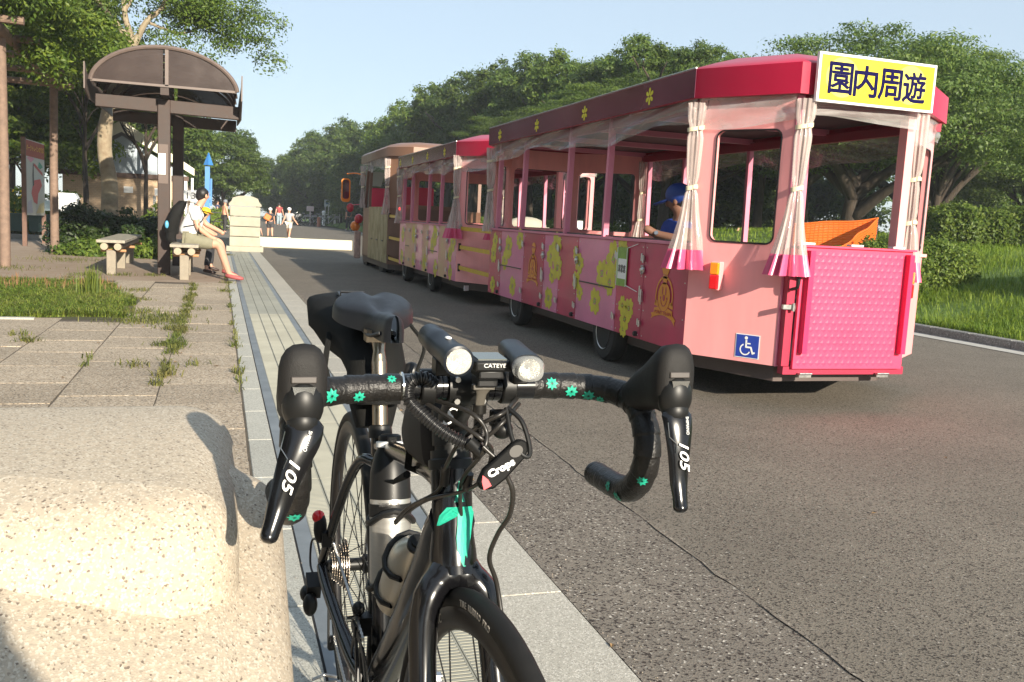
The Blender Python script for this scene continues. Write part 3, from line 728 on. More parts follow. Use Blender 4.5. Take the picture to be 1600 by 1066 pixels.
for x in (.53, 1.12): b = MB(); b.box((x, -.07, .235), (.09, .03, .028)); b.cyl((x-.045, -.088, .245), (x+.045, -.088, .245), .007, 8); b.put('ramp_hinge', steel, car3)
b = MB(); b.box((.395, -.03, .66), (.055, .05, .74)); b.put('door_jamb', mat('beam_red', (.4, .015, .05), .45), car3, ang=0)
b = MB(); b.tube(curve_pts([(.385, -.07, .93), (.385, -.13, .91), (.385, -.13, .80), (.385, -.07, .775)], 6), .011, 8); b.put('grab_handle', blackM, car3)
b = MB(); b.box((.375, -.07, .665), (.09, .02, .028)); b.cyl((.40, -.085, .64), (.40, -.085, .69), .012, 8); b.put('gate_latch', steel, car3)
dAB, lAB, nAB = dir2((0, .55), (.36, 0)); oA = Vector((0, .55, 0))
b = MB(); R = lambda a, z, k: oA+dAB*a+UZ*z+nAB*k
b.bar(R(.222, .727, .03), R(.222, .915, .03), .07, .06, nAB); lb = b.put('tail_lamp', pinkL, car3, ang=0, bevel=.008)
b = MB(); b.bar(R(.225, .83, .070), R(.225, .908, .070), .058, .028, nAB); b.put('amber_lens', amber, lb, ang=0, bevel=.006)
b = MB(); b.bar(R(.225, .735, .070), R(.225, .828, .070), .058, .028, nAB); b.put('red_lens', redL, lb, ang=0, bevel=.006)
dCD, lCD, nCD = dir2((1.2, 0), (1.93, .58)); oC = Vector((1.2, 0, 0)); R2 = lambda a, z, k: oC+dCD*a+UZ*z+nCD*k
b = MB(); b.bar(R2(.10, .727, .03), R2(.10, .915, .03), .07, .06, nCD); lb = b.put('tail_lamp', pinkL, car3, ang=0, bevel=.008)
b = MB(); b.bar(R2(.10, .83, .085), R2(.10, .908, .085), .055, .05, nCD); b.put('amber_lens', amber, lb, ang=0, bevel=.006)
b = MB(); b.bar(R2(.10, .735, .085), R2(.10, .828, .085), .055, .05, nCD); b.put('red_lens', redL, lb, ang=0, bevel=.006)
# wheelchair badge
bo = R(.463, .384, .002); s = .083
b = MB(); b.prism([(-s, -s*.93), (s, -s*.93), (s, s*.93), (-s, s*.93)], bo, dAB, UZ, nAB, .001); bad = b.put('access_badge', white, car3, ang=0, fix=True)
b = MB(); s2 = s*.93; b.prism([(-s2, -s2*.93), (s2, -s2*.93), (s2, s2*.93), (-s2, s2*.93)], bo+nAB*.0015, dAB, UZ, nAB, .001); b.put('badge_field', blueS, bad, ang=0, fix=True)
b = MB(); bo2 = bo+nAB*.003
def thick(pl, w): 
    for i in range(len(pl)-1):
        a, c = Vector(pl[i]), Vector(pl[i+1]); d = (c-a).normalized(); n_ = Vector((-d.y, d.x))*w/2; a2 = a-d*w*.3; c2 = c+d*w*.3
        b.prism([tuple(a2+n_), tuple(a2-n_), tuple(c2-n_), tuple(c2+n_)], bo2+nAB*(.0002*i), dAB, UZ, nAB, .0008)
thick([(-.008, .036), (-.008, -.006), (.026, -.006), (.040, -.044), (.052, -.038)], .011)
thick([(-.008, .018), (.020, .018)], .008)
ar = [(-.012+.034*math.cos(math.radians(a)), -.022+.034*math.sin(math.radians(a))) for a in range(118, 352, 18)]
thick(ar, .008)
b.prism([(-.010+.011*math.cos(t*PI/6), .053+.011*math.sin(t*PI/6)) for t in range(12)], bo2, dAB, UZ, nAB, .0008)
b.put('wheelchair_symbol', white, bad, ang=0, fix=True)
# yellow board with dark blue characters
sw, sh = .862, .291; sx0, sz0 = 3.40-3.0, 1.913; sy = 4.80-4.92
b = MB(); b.box((sx0+sw/2, sy+.012, sz0+sh/2), (sw, .024, sh)); board = b.put('destination_board', white, car3, ang=0)
yb = mat('board_yellow', (.84, .66, .0), .4); yb2 = mat('board_pale_yellow', (.86, .76, .10), .4); navy = mat('board_navy', (.006, .005, .05), .85, spec=.1)
b = MB(); b.box((sx0+sw/2, sy-.002, sz0+sh/2), (sw-.035, .003, sh-.030)); b.put('board_face', yb, board, ang=0)
b = MB()
for cx_ in (.17, .67): b.prism([(cx_+.118*math.cos(t*PI/20), .152+.118*math.sin(t*PI/20)) for t in range(40)], (sx0, sy-.0038, sz0), (1, 0, 0), UZ, (0, -1, 0), .0006)
b.put_each('pale_disc', yb2, board, ang=0, fix=True)
for k, ch in enumerate('園内周遊'):
    fit_text(ch, .166, .180, navy, 'board_character', board, (sx0+.158+k*.181, sy-.0052, sz0+.146-.002*k), (1, 0, 0), (0, 0, 1), bold=.024)
b = MB(); b.bar((sx0+.1, sy+.03, sz0+.1), (sx0+.1, .0, sz0+.08), .03, .03); b.bar((sx0+.76, sy+.03, sz0+.1), (sx0+.76, 0, sz0+.08), .03, .03); b.put_each('board_bracket', steel, board, ang=0)
# conductor seat placard
gr = mat('placard_green', (.22, .36, .06), .5, var=.2, vscale=20)
b = MB(); b.box((-.012, 6.515-4.92, .80), (.006, .19, .30)); pl = b.put('placard', gr, car3, ang=0)
b = MB(); b.box((-.0165, 6.50-4.92, .785), (.003, .15, .155)); b.put('placard_card', white, pl, ang=0)
for k, ch in enumerate('車掌席'): fit_text(ch, .042, .062, blackM, 'placard_character', pl, (-.0185, 6.50-4.92+.046-.046*k, .785), (0, -1, 0), (0, 0, 1), bold=.02)
b = MB(); b.tube([(-.012, 6.42-4.92, .95), (-.012, 6.25-4.92, .985)], .003, 6); b.tube([(-.012, 6.42-4.92, .66), (-.012, 6.22-4.92, .63)], .003, 6)
b.tube([(-.014, 6.6-4.92, .95), (-.014, 6.6-4.92, .65)], .004, 6); b.tube([(-.014, 6.425-4.92, .95), (-.014, 6.425-4.92, .65)], .004, 6); b.put_each('placard_cord', white, pl)
# small number plate on the middle car
b = MB(); b.box((.10, .33, .21), (.09, .008, .07), (0, 0, .6)); np_ = b.put('number_plate', white, car2, ang=0)
# yellow barrier straps between the cars
def straps(owner, x0, y0, x1, y1, zs_, Y0):
    for z in zs_:
        b = MB(); b.bar((x0, y0, z), (x1, y1, z-.01), .012, .05); s_ = b.put('barrier_strap', yel, owner, ang=0)
        b = MB(); b.box((x0, y0, z), (.03, .03, .10)); b.put('strap_bracket', blackM, s_, ang=0)
straps(car2, .03, .50, .06, -.95, (.985, .74, .47), 11.25)
# ---- brown tractor
tb = mat('tractor_brown', (.17, .085, .055), .45, var=.15, vscale=3); tbl = mat('tractor_roof_tan', (.22, .115, .07), .4, var=.06)
plank = mat('weathered_cream_plank', (.50, .42, .24), .6, col2=(.22, .17, .07), vscale=4, stretch=(1, 1.2, .8))
tr = thing('train_tractor', 'brown tractor at the head of the park train with orange side mirror', 'tractor', (3.0, 16.6, 0))
TL = 4.35
rg = [(0, .5), (.36, 0), (1.4, 0), (1.8, .5), (1.8, TL-.6), (1.4, TL), (.36, TL), (0, TL-.6)]
b = MB(); b.prism([(p[0]*.97+.03, p[1]*.98+.05) for p in rg], (0, 0, .10), (1, 0, 0), (0, 1, 0), (0, 0, 1), .12); b.put('chassis', brownC, tr, fix=True, ang=30)
b = MB()
b.prism([rg[0], rg[1], rg[2], rg[3], (1.8, TL-.6), (1.4, TL), (.36, TL), (.03, TL-.55), (.03, .52)], (0, 0, .20), (1, 0, 0), (0, 1, 0), (0, 0, 1), 1.05); b.put('body', tb, tr, fix=True, ang=30)
for k in range(7):
    y0 = .56+k*.32; b = MB(); b.box((.012, y0+.16, .74), (.03, .305, 1.06)); b.put('side_plank', plank, tr, ang=0, bevel=.004)
for k in (1, 3, 5):
    b = MB(); b.box((-.008, .56+k*.32+.16, .62), (.01, .16, .03)); b.put('step', blackM, tr, ang=0)
b = MB(); b.bar((.36, .02, 1.25), (.36, .02, 2.2), .06, .06); b.bar((.03, .52, 1.25), (.05, .52, 2.2), .06, .06, (1, 0, 0)); b.bar((.03, 2.9, 1.25), (.05, 2.9, 2.2), .05, .06, (1, 0, 0)); b.bar((.06, TL-.6, 1.2), (.10, TL-.8, 2.15), .05, .06, (1, 0, 0)); b.bar((1.75, .5, 1.25), (1.75, .5, 2.2), .06, .06, (1, 0, 0)); b.bar((1.75, TL-.7, 1.2), (1.75, TL-.8, 2.2), .06, .06, (1, 0, 0)); b.put_each('cab_post', tb, tr, ang=0)
fb = frame_panel((0, .5, 1.24), dir2(rg[0], rg[1])[0], UZ, dir2(rg[0], rg[1])[2], dir2(rg[0], rg[1])[1], .96, (.22, .08, .58, .80), .04, .03); fb.put('rear_corner_panel', tbl, tr, ang=30)
fb = frame_panel((.36, 0, 1.24), (1, 0, 0), UZ, (0, -1, 0), 1.04, .96, (.08, .08, .96, .80), .04, .03); fb.put('rear_panel', tbl, tr, ang=30)
b = MB(); b.box((.5, .9, 1.42), (.9, .06, .5)); b.box((.5, 2.9, 1.42), (.9, .06, .5)); b.put_each('red_seat_back', mat('seat_red', (.62, .02, .07), .4), tr, ang=0, bevel=.02)
lv = []
def sc(k, z, dy=0): return [(.9+(p[0]-.9)*k, TL/2+(p[1]-TL/2)*(1-(1-k)*.5), z) for p in rg]
lv = [sc(1.02, 2.2), sc(1.05, 2.2), sc(1.05, 2.36), sc(.98, 2.41), sc(.75, 2.47), sc(.4, 2.50)]
b = MB(); b.add([p for l_ in lv for p in l_], [(i*8+k, i*8+(k+1) % 8, (i+1)*8+(k+1) % 8, (i+1)*8+k) for i in range(5) for k in range(8)]+[tuple(40+k for k in range(8)), tuple(range(8))[::-1]]); b.put('roof', tbl, tr, ang=40)
b = MB(); b.grid(lambda u, v: (-.03+.012*math.sin(u*60)+.02*v*math.sin(u*23), .5+3.3*u, 2.2-v*(.20+.04*math.sin(u*14))), 90, 6); b.put('film_valance', film, tr, ang=180)
curtain(tr, -.03, .5, 2.15, 1.12, .17, band=False, phase=.2); curtain(tr, -.02, TL-.7, 2.15, 1.25, .12, band=False, phase=1.2)
b = MB(); b.lathe([(0, .3), (0, .40), (.05, .42), (.18, .42), (.22, .40)], (.07, TL-.75, .36), (1, 0, 0), 28); w_ = b.put('wheel', rubber, tr)
b = MB(); b.lathe([(0, .3), (.03, .28), (.05, .1), (.02, .08), (.02, 0)], (.065, TL-.75, .36), (1, 0, 0), 24, cap=False); b.put('rim', steel, w_)
b = MB(); b.lathe([(0, .3), (0, .40), (.05, .42), (.18, .42), (.22, .40)], (.05, 1.4, .36), (1, 0, 0), 28); w_ = b.put('wheel', rubber, tr)
straps(tr, .02, .42, .04, -.72, (1.10, .70, .32), 0)
b = MB(); b.box((.20, .20, 1.24), (.05, .10, .05), (0, 0, -.95)); b.put('tail_lamp', mat('lamp_red_lit', (1.0, .03, .03), .3, emit=3.0), tr, ang=0)
orl = mat('orange_gloss', (.85, .22, .01), .25, coat=.4); rdl = mat('red_gloss', (.55, .01, .03), .25, coat=.4)
b = MB(); b.tube(curve_pts([(.05, TL-.6, 1.95), (-.12, TL-.3, 2.0), (-.30, TL-.2, 1.98)], 5), .014, 8); b.prism(rrect(.20, .52, .07, 5), (-.32, TL-.2, 1.62), (1, 0, 0), UZ, (0, 1, 0), .06); mo = b.put('side_mirror', orl, tr, fix=True)
b = MB(); b.prism(rrect(.14, .42, .05, 5), (-.32, TL-.203, 1.64), (1, 0, 0), UZ, (0, -1, 0), .004); b.put('mirror_glass', mat('mirror', (.35, .4, .45), .08, metal=1), mo, fix=True)
b = MB(); b.ell((-.20, TL-.1, 1.24), (.08, .06, .10)); b.tube([(-.2, TL-.1, 1.3), (.0, TL-.3, 1.32)], .012, 6); b.put('lower_mirror', rdl, tr)
b = MB(); b.ell((-.06, TL+.02, .83), (.11, .12, .12)); b.put('orange_lamp', orl, tr)
b = MB(); b.ell((.0, TL-.1, 1.0), (.10, .10, .11)); b.put('red_lamp', rdl, tr)
b = MB(); b.box((-.02, TL-.1, .42), (.14, .10, .62)); b.put('front_fender', mat('fender_pale', (.55, .36, .30), .5, var=.3, vscale=9), tr, ang=0, bevel=.03)
b = MB(); b.add([(-.02, TL-.55, 2.05), (-.02, TL-.1, 1.75), (.5, TL-.0, 1.75), (.5, TL-.45, 2.05)], [(0, 1, 2, 3)]); b.put('windscreen_visor', mat('visor', (.6, .68, .7), .2, alpha=.7), tr)
# ================================================================== ROAD BIKE
carb = mat('black_gloss_paint', (0.005, 0.005, 0.006), 0.2, spec=0.4, coat=0.25)
carbM = mat('black_satin', (0.009, 0.009, 0.009), 0.42, spec=0.35)
hoodM = mat('hood_rubber', (0.013, 0.012, 0.0115), 0.62, spec=.3, var=0.1, vscale=60, bump=.0003, bscale=900)
tapeM = mat('bar_tape', (0.009, 0.008, 0.0075), 0.42, spec=0.45, var=0.3, vscale=70, bump=0.0012, bscale=260)
clothM = mat('bag_fabric', (0.008, 0.008, 0.0075), 0.8, spec=.2, var=0.25, vscale=40, bump=0.0006, bscale=500)
saddleM = mat('saddle_cover', (0.010, 0.011, 0.014), 0.42, spec=0.4, var=0.1, vscale=60)
alu = mat('brushed_alloy', (0.68, 0.66, 0.62), 0.32, metal=.8, var=0.06, vscale=30, stretch=(1, 1, 8))
titan = mat('seatpost_alloy', (0.40, 0.33, 0.25), 0.3, metal=1.0, var=0.08, vscale=60)
chrome = mat('chrome', (0.7, 0.7, 0.68), 0.12, metal=1.0)
teal = mat('teal_print', (0.015, 0.36, 0.24), 0.5, var=0.15, vscale=300)
wht = mat('white_print', (0.78, 0.78, 0.76), 0.5)
redpr = mat('red_print', (0.75, 0.01, 0.03), 0.4)
tyreM = mat('tyre_rubber', (0.012, 0.011, 0.010), 0.62, spec=.3, var=0.25, vscale=30)
rimM = mat('rim_satin', (0.014, 0.012, 0.011), 0.4, spec=0.4)
lens = mat('lamp_lens', (0.9, 0.9, 0.86), 0.03, alpha=0.22, spec=0.6)
refl = mat('reflector', (0.60, 0.58, 0.52), 0.25, metal=1.0, var=.3, vscale=300, bump=.002, bscale=250)
bodyB = mat('lamp_body', (0.009, 0.012, 0.018), 0.4, spec=0.4)
BX, BY = .285, 1.93
bike = thing('road_bicycle', 'black road bicycle with teal decals standing over the drain beside the granite block', 'bicycle', (BX, BY, 0), -PI/2)
def PW(X, Y, Z): return Vector((BY-Y, X-BX, Z))
fr = MB()
fr.tube(curve_pts([(.862, 0, .668), (.852, 0, .70), (.842, 0, .74), (.830, 0, .785)], 3), [.030, .030, .029, .0275, .0265, .026, .026, .026, .0265, .027], 20)
fr.tube(curve_pts([(.845, 0, .722), (.76, 0, .635), (.60, 0, .470), (.41, 0, .285)], 4), [.030, .031, .031, .030, .029, .029, .029, .029, .029, .029, .029, .030, .030], 18)
fr.tube(curve_pts([(.825, 0, .765), (.70, 0, .752), (.50, 0, .718), (.31, 0, .682)], 4), [.022, .021, .019, .018, .0175, .017, .0165, .016, .0155, .015, .015, .015, .015], 14)
fr.tube([(.412, 0, .267), (.36, 0, .47), (.302, 0, .703)], [.021, .0175, .0175], 16)
fr.cyl((.41, -.036, .267), (.41, .036, .267), .024, 20)
for s in (-1, 1):
    fr.tube(curve_pts([(.325, s*.010, .655), (.27, s*.030, .645), (.17, s*.045, .555), (.04, s*.064, .385), (.0, s*.066, .345)], 4), [.011]+[.010]*15+[.009], 10)
    fr.tube(curve_pts([(.0, s*.066, .337), (.10, s*.060, .312), (.30, s*.040, .275), (.40, s*.024, .267)], 4), [.011]+[.013]*6+[.015]*5+[.017], 12)
    fr.prism([(-.02, -.025), (.02, -.02), (.025, .02), (-.012, .03)], (0, s*.066-.003, .34), (1, 0, 0), UZ, (0, 1, 0), .006)
fr.put('frame', carb, bike, ang=60, fix=True)
# head tube print: a bent S stroke
ax_h = Vector((-.292, 0, .956)).normalized()
def on_head(a, h, lift=.0012):
    """angle a around the head tube from straight ahead, height h"""
    c = Vector((.862, 0, .668))+ax_h*h; r = .0285+lift
    f_ = Vector((.956, 0, .292)); return c+f_*(r*math.cos(a))+Vector((0, 1, 0))*(r*math.sin(a))
def wrap_print(b, polys, lift=.0012):
    for P in polys:   # strips: list of (left, right, h)
        vs = []; 
        for l, r_, h in P:
            for k in range(5): vs.append(on_head(l+(r_-l)*k/4, h, lift))
        b.add(vs, [(i*5+k, i*5+k+1, (i+1)*5+k+1, (i+1)*5+k) for i in range(len(P)-1) for k in range(4)])
b = MB()
wrap_print(b, [[(.10, .12, .104), (-.02, .24, .090), (-.12, .36, .078)], [(-.95, -.80, .050), (-.80, .10, .062), (-.45, .75, .072), (.0, .95, .064), (-.02, .75, .050), (-.08, .62, .034), (-.06, .46, .020), (.06, .36, .008), (.20, .26, -.004)]])
b.put('frame_emblem', teal, bike, ang=0)
# headset, spacers, stem
b = MB(); b.lathe([(0, .029), (.012, .029), (.014, .026), (.024, .026)], Vector((.830, 0, .783)), ax_h, 24); b.cyl(Vector((.823, 0, .806)), Vector((.811, 0, .846)), .0205, 20); b.put('headset', carbM, bike)
b = MB(); b.cyl((.821, 0, .812), (.808, 0, .856), .0235, 20)
b.tube([(.812, 0, .835), (.84, 0, .86), (.872, 0, .893)], [.020, .019, .021], 14); b.cyl((.88, -.024, .90), (.88, .024, .90), .0235, 20)
st = b.put('stem', carbM, bike)
b = MB(); 
for s in (-1, 1):
    for dz in (-.013, .013): b.cyl((.903, s*.016, .90+dz), (.908, s*.016, .90+dz), .0035, 8)
b.put_each('stem_bolt', steel, st)
place_text('S', .03, wht, 'stem_emblem', st, (.9045, -.028, .868), (0, 1, 0), (-.25, 0, 1), shear=.5, bold=.0)
# handlebar
def bar_side(s):
    k = -.05*s*.2
    c = [(.88, 0, .90), (.88+k*.1, s*.05, .90), (.877+k*.5, s*.12, .899), (.888+k*.8, s*.172, .897), (.918+k, s*.199, .893), (.950+k, s*.206, .880), (.972+k, s*.207, .850), (.972+k, s*.207, .815), (.945+k, s*.208, .783), (.90+k, s*.210, .768), (.815+k, s*.213, .762)]
    return curve_pts(c, 8), c
b = MB()
p1, c1 = bar_side(1); p2, c2 = bar_side(-1)
b.cyl((.88, -.085, .90), (.88, .085, .90), .0159, 24); b.put('handlebar', carb, bike)
for s in (1, -1):
    pts, c = bar_side(s)
    pts = [p for p in pts if abs(p.y) > .068]; n = len(pts); dense = []
    for i in range(n-1):
        for k in range(4): dense.append(pts[i].lerp(pts[i+1], k/4))
    dense.append(pts[-1]); acc = 0; rr = []
    for i, p in enumerate(dense):
        if i: acc += (p-dense[i-1]).length
        t = (acc % .023)/.023; rr.append(.0158+.0014*t)
    rr[-1] *= .7; rr[0] *= .9
    b = MB(); b.tube(dense, rr, 22); tp = b.put('bar_tape', tapeM, bike, ang=60)
    # teal star flowers printed on the tape
    rngb = random.Random(4 if s > 0 else 9)
    spots = [(.10, .4, 1), (.13, 1.2, 1), (.155, 1.6, 1), (.175, 1.9, .7), (.60, .4, .9), (.74, -.3, 1), (.80, .3, .9)] if s > 0 else [(.085, 1.5, .7), (.125, -.25, .9), (.165, .1, 1.1), (.66, .2, 1), (.76, .9, .8)]
    cum = [0]
    for i in range(1, len(dense)): cum.append(cum[-1]+(dense[i]-dense[i-1]).length)
    campos = Vector((1.93, -.285, 1.1))
    for a_, ang_, sc_ in spots:
        tgt = a_-.068 if a_ < .3 else a_*cum[-1]
        i = min(range(len(cum)), key=lambda q: abs(cum[q]-tgt)); i = max(1, min(len(dense)-2, i)); p = dense[i]; T_ = (dense[i+1]-dense[i-1]).normalized()
        vdir = (campos-p).normalized(); nrm = (vdir-T_*vdir.dot(T_)).normalized(); nrm = Quaternion(T_, (ang_-.6)*.7) @ nrm
        wv = T_.cross(nrm); fb_ = MB()
        for k in range(8):
            a = 2*PI*k/8; L2 = .0085*sc_; w2 = .0024*sc_; pl = []
            for (x, y) in ((.12, 0), (.55, .9), (1, 0), (.55, -.9)):
                X_, Y_ = x*L2, y*w2; px_, py_ = X_*math.cos(a)-Y_*math.sin(a), X_*math.sin(a)+Y_*math.cos(a)
                th_ = py_/.0172; pl.append(p+T_*px_+(nrm*math.cos(th_)+wv*math.sin(th_))*.0176)
            fb_.add(pl, [(0, 1, 2, 3)])
        fb_.put('tape_flower', teal, tp, ang=0)
    b = MB(); q = pts[-1]; b.lathe([(-.003, .0165), (.004, .0165), (.008, .012)], q, (-1, 0, -.05), 18); b.put('bar_end_plug', carbM, tp)
# brake levers with hoods
def brake(s):
    k = -.0104*s; y0 = s*.2065; lab = None
    def st_(u, z, hw, hh, tilt=0.0, n=20):
        pts = []
        for i in range(n):
            a = 2*PI*i/n; ca, sa = math.cos(a), math.sin(a); e = .72
            x = hw*abs(ca)**e*(1 if ca > 0 else -1); y = hh*abs(sa)**e*(1 if sa > 0 else -1)
            pts.append(Vector((u+k-math.sin(tilt)*y, y0+x, z+math.cos(tilt)*y)))
        return pts
    # (u, z, half width, half height, tilt) from the bar to the nose
    stn = [(.925, .893, .017, .017, 0), (.945, .900, .0195, .022, .1), (.965, .909, .021, .025, .2), (.985, .918, .0215, .027, .2), (1.003, .926, .022, .033, .12), (1.018, .932, .0235, .039, .05), (1.030, .935, .0235, .039, 0), (1.037, .934, .021, .034, 0), (1.041, .932, .014, .024, 0)]
    b = MB(); vs = []
    for S_ in stn: vs += st_(*S_)
    n = 20; fs = [(i*n+j, i*n+(j+1) % n, (i+1)*n+(j+1) % n, (i+1)*n+j) for i in range(len(stn)-1) for j in range(n)]
    fs += [tuple(range(n))[::-1], tuple((len(stn)-1)*n+j for j in range(n))]; b.add(vs, fs)
    hd = b.put('brake_hood', hoodM, bike, ang=60, fix=True)
    b = MB(); b.box((1.0405+k, y0, .940), (.006, .024, .0065), (0, -.1, 0)); b.put('hood_band', mat('hood_band', (.07, .06, .055), .5), hd, bevel=.001)
    b = MB(); b.prism([(-.011, .0), (.011, .0), (.0085, -.009), (.003, -.0155), (-.003, -.0155), (-.0085, -.009)], (1.0425+k, y0, .934), (0, 1, 0), (.05, 0, 1), (1, 0, 0), .004); b.put('silver_cap', chrome, hd, fix=True)
    b = MB(); b.ell((1.034+k, y0, .914), (.016, .0205, .026), 16, 12); b.ell((1.038+k, y0, .897), (.013, .016, .016), 14, 10); br_ = b.put('lever_bracket', carbM, bike, ang=60)
    # lever blade
    tip = Vector((1.070+k, -.240 if s < 0 else .2045, .790)); top = Vector((1.040+k, y0-.0*s, .892))
    ctrl = [top+Vector((-.004, 0, .012)), top+Vector((.006, 0, -.006)), top.lerp(tip, .33)+Vector((.004, 0, 0)), top.lerp(tip, .66)+Vector((.0, 0, 0)), top.lerp(tip, .86)+Vector((.001, 0, 0)), tip]
    cp = curve_pts(ctrl, 5); m = len(cp); w = []; b = MB(); vs = []
    ss = 12; pr = [(0, .011), (.12, .019), (.25, .0175), (.5, .0125), (.75, .0092), (.87, .0088), (.95, .0086), (1, .004)]
    def W_(t):
        for i in range(len(pr)-1):
            if t <= pr[i+1][0]: q = (t-pr[i][0])/(pr[i+1][0]-pr[i][0]); return pr[i][1]+(pr[i+1][1]-pr[i][1])*q
        return pr[-1][1]
    for i, p in enumerate(cp):
        t = i/(m-1); hw = W_(t); th = .0065+.0025*math.exp(-((t-.93)/.07)**2) if t < .985 else .003
        T_ = (cp[min(i+1, m-1)]-cp[max(i-1, 0)]).normalized(); sd = Vector((0, 1, 0)); sd = (sd-T_*sd.dot(T_)).normalized(); nn = sd.cross(T_)
        if nn.x < 0: nn = -nn
        for j in range(ss):
            a = 2*PI*j/ss; vs.append(p+sd*(hw*math.cos(a))+nn*(th*math.sin(a)*(1.0 if math.sin(a) > 0 else .6)))
    b.add(vs, [(i*ss+j, i*ss+(j+1) % ss, (i+1)*ss+(j+1) % ss, (i+1)*ss+j) for i in range(m-1) for j in range(ss)]+[tuple(range(ss))[::-1], tuple((m-1)*ss+j for j in range(ss))])
    lv_ = b.put('brake_lever', carb, bike, ang=60, fix=True)
    d = (tip-top).normalized(); sd = Vector((0, 1, 0)); sd = (sd-d*sd.dot(d)).normalized(); nn = sd.cross(d); nn = nn if nn.x > 0 else -nn
    o = top.lerp(tip, .43)+nn*.0125+sd*(.002)
    M_ = fit_text('105', .031, .0108, wht, 'lever_lettering', lv_, o, d, nn.cross(d), shear=.3, extr=.0002, bold=.025)
    o = top.lerp(tip, .10)+nn*.0135+sd*.007
    fit_text('SHIMANO', .020, .0034, wht, 'lever_lettering', lv_, o, d, nn.cross(d), extr=.0003)
    if s < 0: pass
    b = MB(); o = top.lerp(tip, .18)+nn*.0118-sd*.008*(1)
    b.tube([o+d*-.012-sd*.008, o+d*.004-sd*.007, o+d*.012+sd*.002, o+d*.022+sd*.001], .0005, 5); b.put('lever_seam', steel, lv_)
brake(1); brake(-1)
# steering: fork and front wheel turned a little
ROT = Matrix.Translation(Vector((.855, 0, .69))) @ Matrix.Rotation(math.radians(4.5), 4, ax_h) @ Matrix.Translation(-Vector((.855, 0, .69)))
FA = Vector((1.012, 0, .336))
b = MB(); b.m = ROT
b.tube([(.860, 0, .672), (.868, 0, .655)], [.0295, .030], 20)
for s in (-1, 1):
    b.tube(curve_pts([(.866, s*.0, .662), (.872, s*.022, .652), (.884, s*.040, .625), (.900, s*.0455, .57), (.95, s*.050, .45), (1.008, s*.054, .34)], 4),
           [.024]*4+[.020]*4+[.018]*4+[.017]*4+[.014]*4+[.011], 14, flatdir=(1, 0, .3))
b.put('fork', carb, bike, ang=60, fix=True)
def wheel(c, mtx, front):
    b = MB(); b.m = mtx; N_ = 72; R_ = .3235
    b.tube([c+Vector((R_*math.sin(2*PI*i/N_), 0, R_*math.cos(2*PI*i/N_))) for i in range(N_)], .0135, 14, closed=True)
    w = b.put('wheel', tyreM, bike, ang=180)
    b = MB(); b.m = mtx; prof = [(.3155, .0095), (.312, .0118), (.302, .0122), (.292, .010), (.286, .004)]
    pp = [(r, y) for r, y in prof]+[(r, -y) for r, y in reversed(prof)]; vs = []; n = len(pp)
    for i in range(N_):
        a = 2*PI*i/N_
        for r, y in pp: vs.append(c+Vector((r*math.sin(a), y, r*math.cos(a))))
    b.add(vs, [(i*n+j, i*n+(j+1) % n, ((i+1) % N_)*n+(j+1) % n, ((i+1) % N_)*n+j) for i in range(N_) for j in range(n)])
    b.put('rim', rimM, w, ang=50, fix=True)
    b = MB(); b.m = mtx
    for i in range(24):
        a = 2*PI*i/24; s = 1 if i % 2 else -1; a2 = a+(1.1 if (i//2) % 2 else -1.1)
        p = c+Vector((.288*math.sin(a), s*.002, .288*math.cos(a))); q = c+Vector((.022*math.sin(a2), s*(.030 if front else .022), .022*math.cos(a2)))
        b.tube([p, q], .0011, 5, cap=False)
    b.put('spokes', blackM, w, kind='stuff')
    b = MB(); b.m = mtx; hw = .05 if front else .065
    b.lathe([(-hw, .009), (-hw+.01, .012), (-.030, .022), (-.026, .022), (-.02, .014), (.02, .014), (.026, .022), (.030, .022), (hw-.01, .012), (hw, .009)], c, (0, 1, 0), 20); b.put('hub', carbM, w)
    b = MB(); b.m = mtx; N2 = 48
    b.lathe([(0, .055), (0, .08), (.0018, .08), (.0018, .055)], c+Vector((0, .038, 0)), (0, 1, 0), N2, cap=False)
    for k in range(5): b.bar(c+Vector((0, .039, 0)), c+Vector((.06*math.cos(k*1.257), .039, .06*math.sin(k*1.257))), .0018, .006, (0, 1, 0))
    b.put('disc_rotor', steel, w)
    return w
def arc_text(txt, c, r, a0, size, m, name, par, mtx, yoff, bold=0.0, sp=.8):
    a = a0
    for ch in txt:
        if ch == ' ': a += size*.5/r; continue
        me = text_poly(ch, size, m, name, .0002, bold); co = [v.co.x for v in me.vertices]; wd = (max(co)-min(co)) if co else size*.3
        a += (wd/2)/r; ux = Vector((math.cos(a), 0, -math.sin(a))); uy = Vector((math.sin(a), 0, math.cos(a))); un = ux.cross(uy)
        o = c+uy*r+Vector((0, yoff, 0))
        M_ = mtx @ Matrix(((ux.x, uy.x, un.x, o.x), (ux.y, uy.y, un.y, o.y), (ux.z, uy.z, un.z, o.z), (0, 0, 0, 1)))
        me.transform(M_); link(name, me, par); a += (wd/2+size*.14)/r
fw = wheel(FA, ROT, True); rw = wheel(Vector((0, 0, .336)), Matrix.Identity(4), False)
arc_text('TIRE RUBINO PRO', FA, .322, -.25, .011, mat('tyre_print', (.42, .38, .33), .6), 'tyre_lettering', fw, ROT, -.0139)
arc_text('DNC', FA, .3015, -.62, .016, mat('tyre_print', (.42, .38, .33), .6), 'rim_lettering', fw, ROT, -.0127)
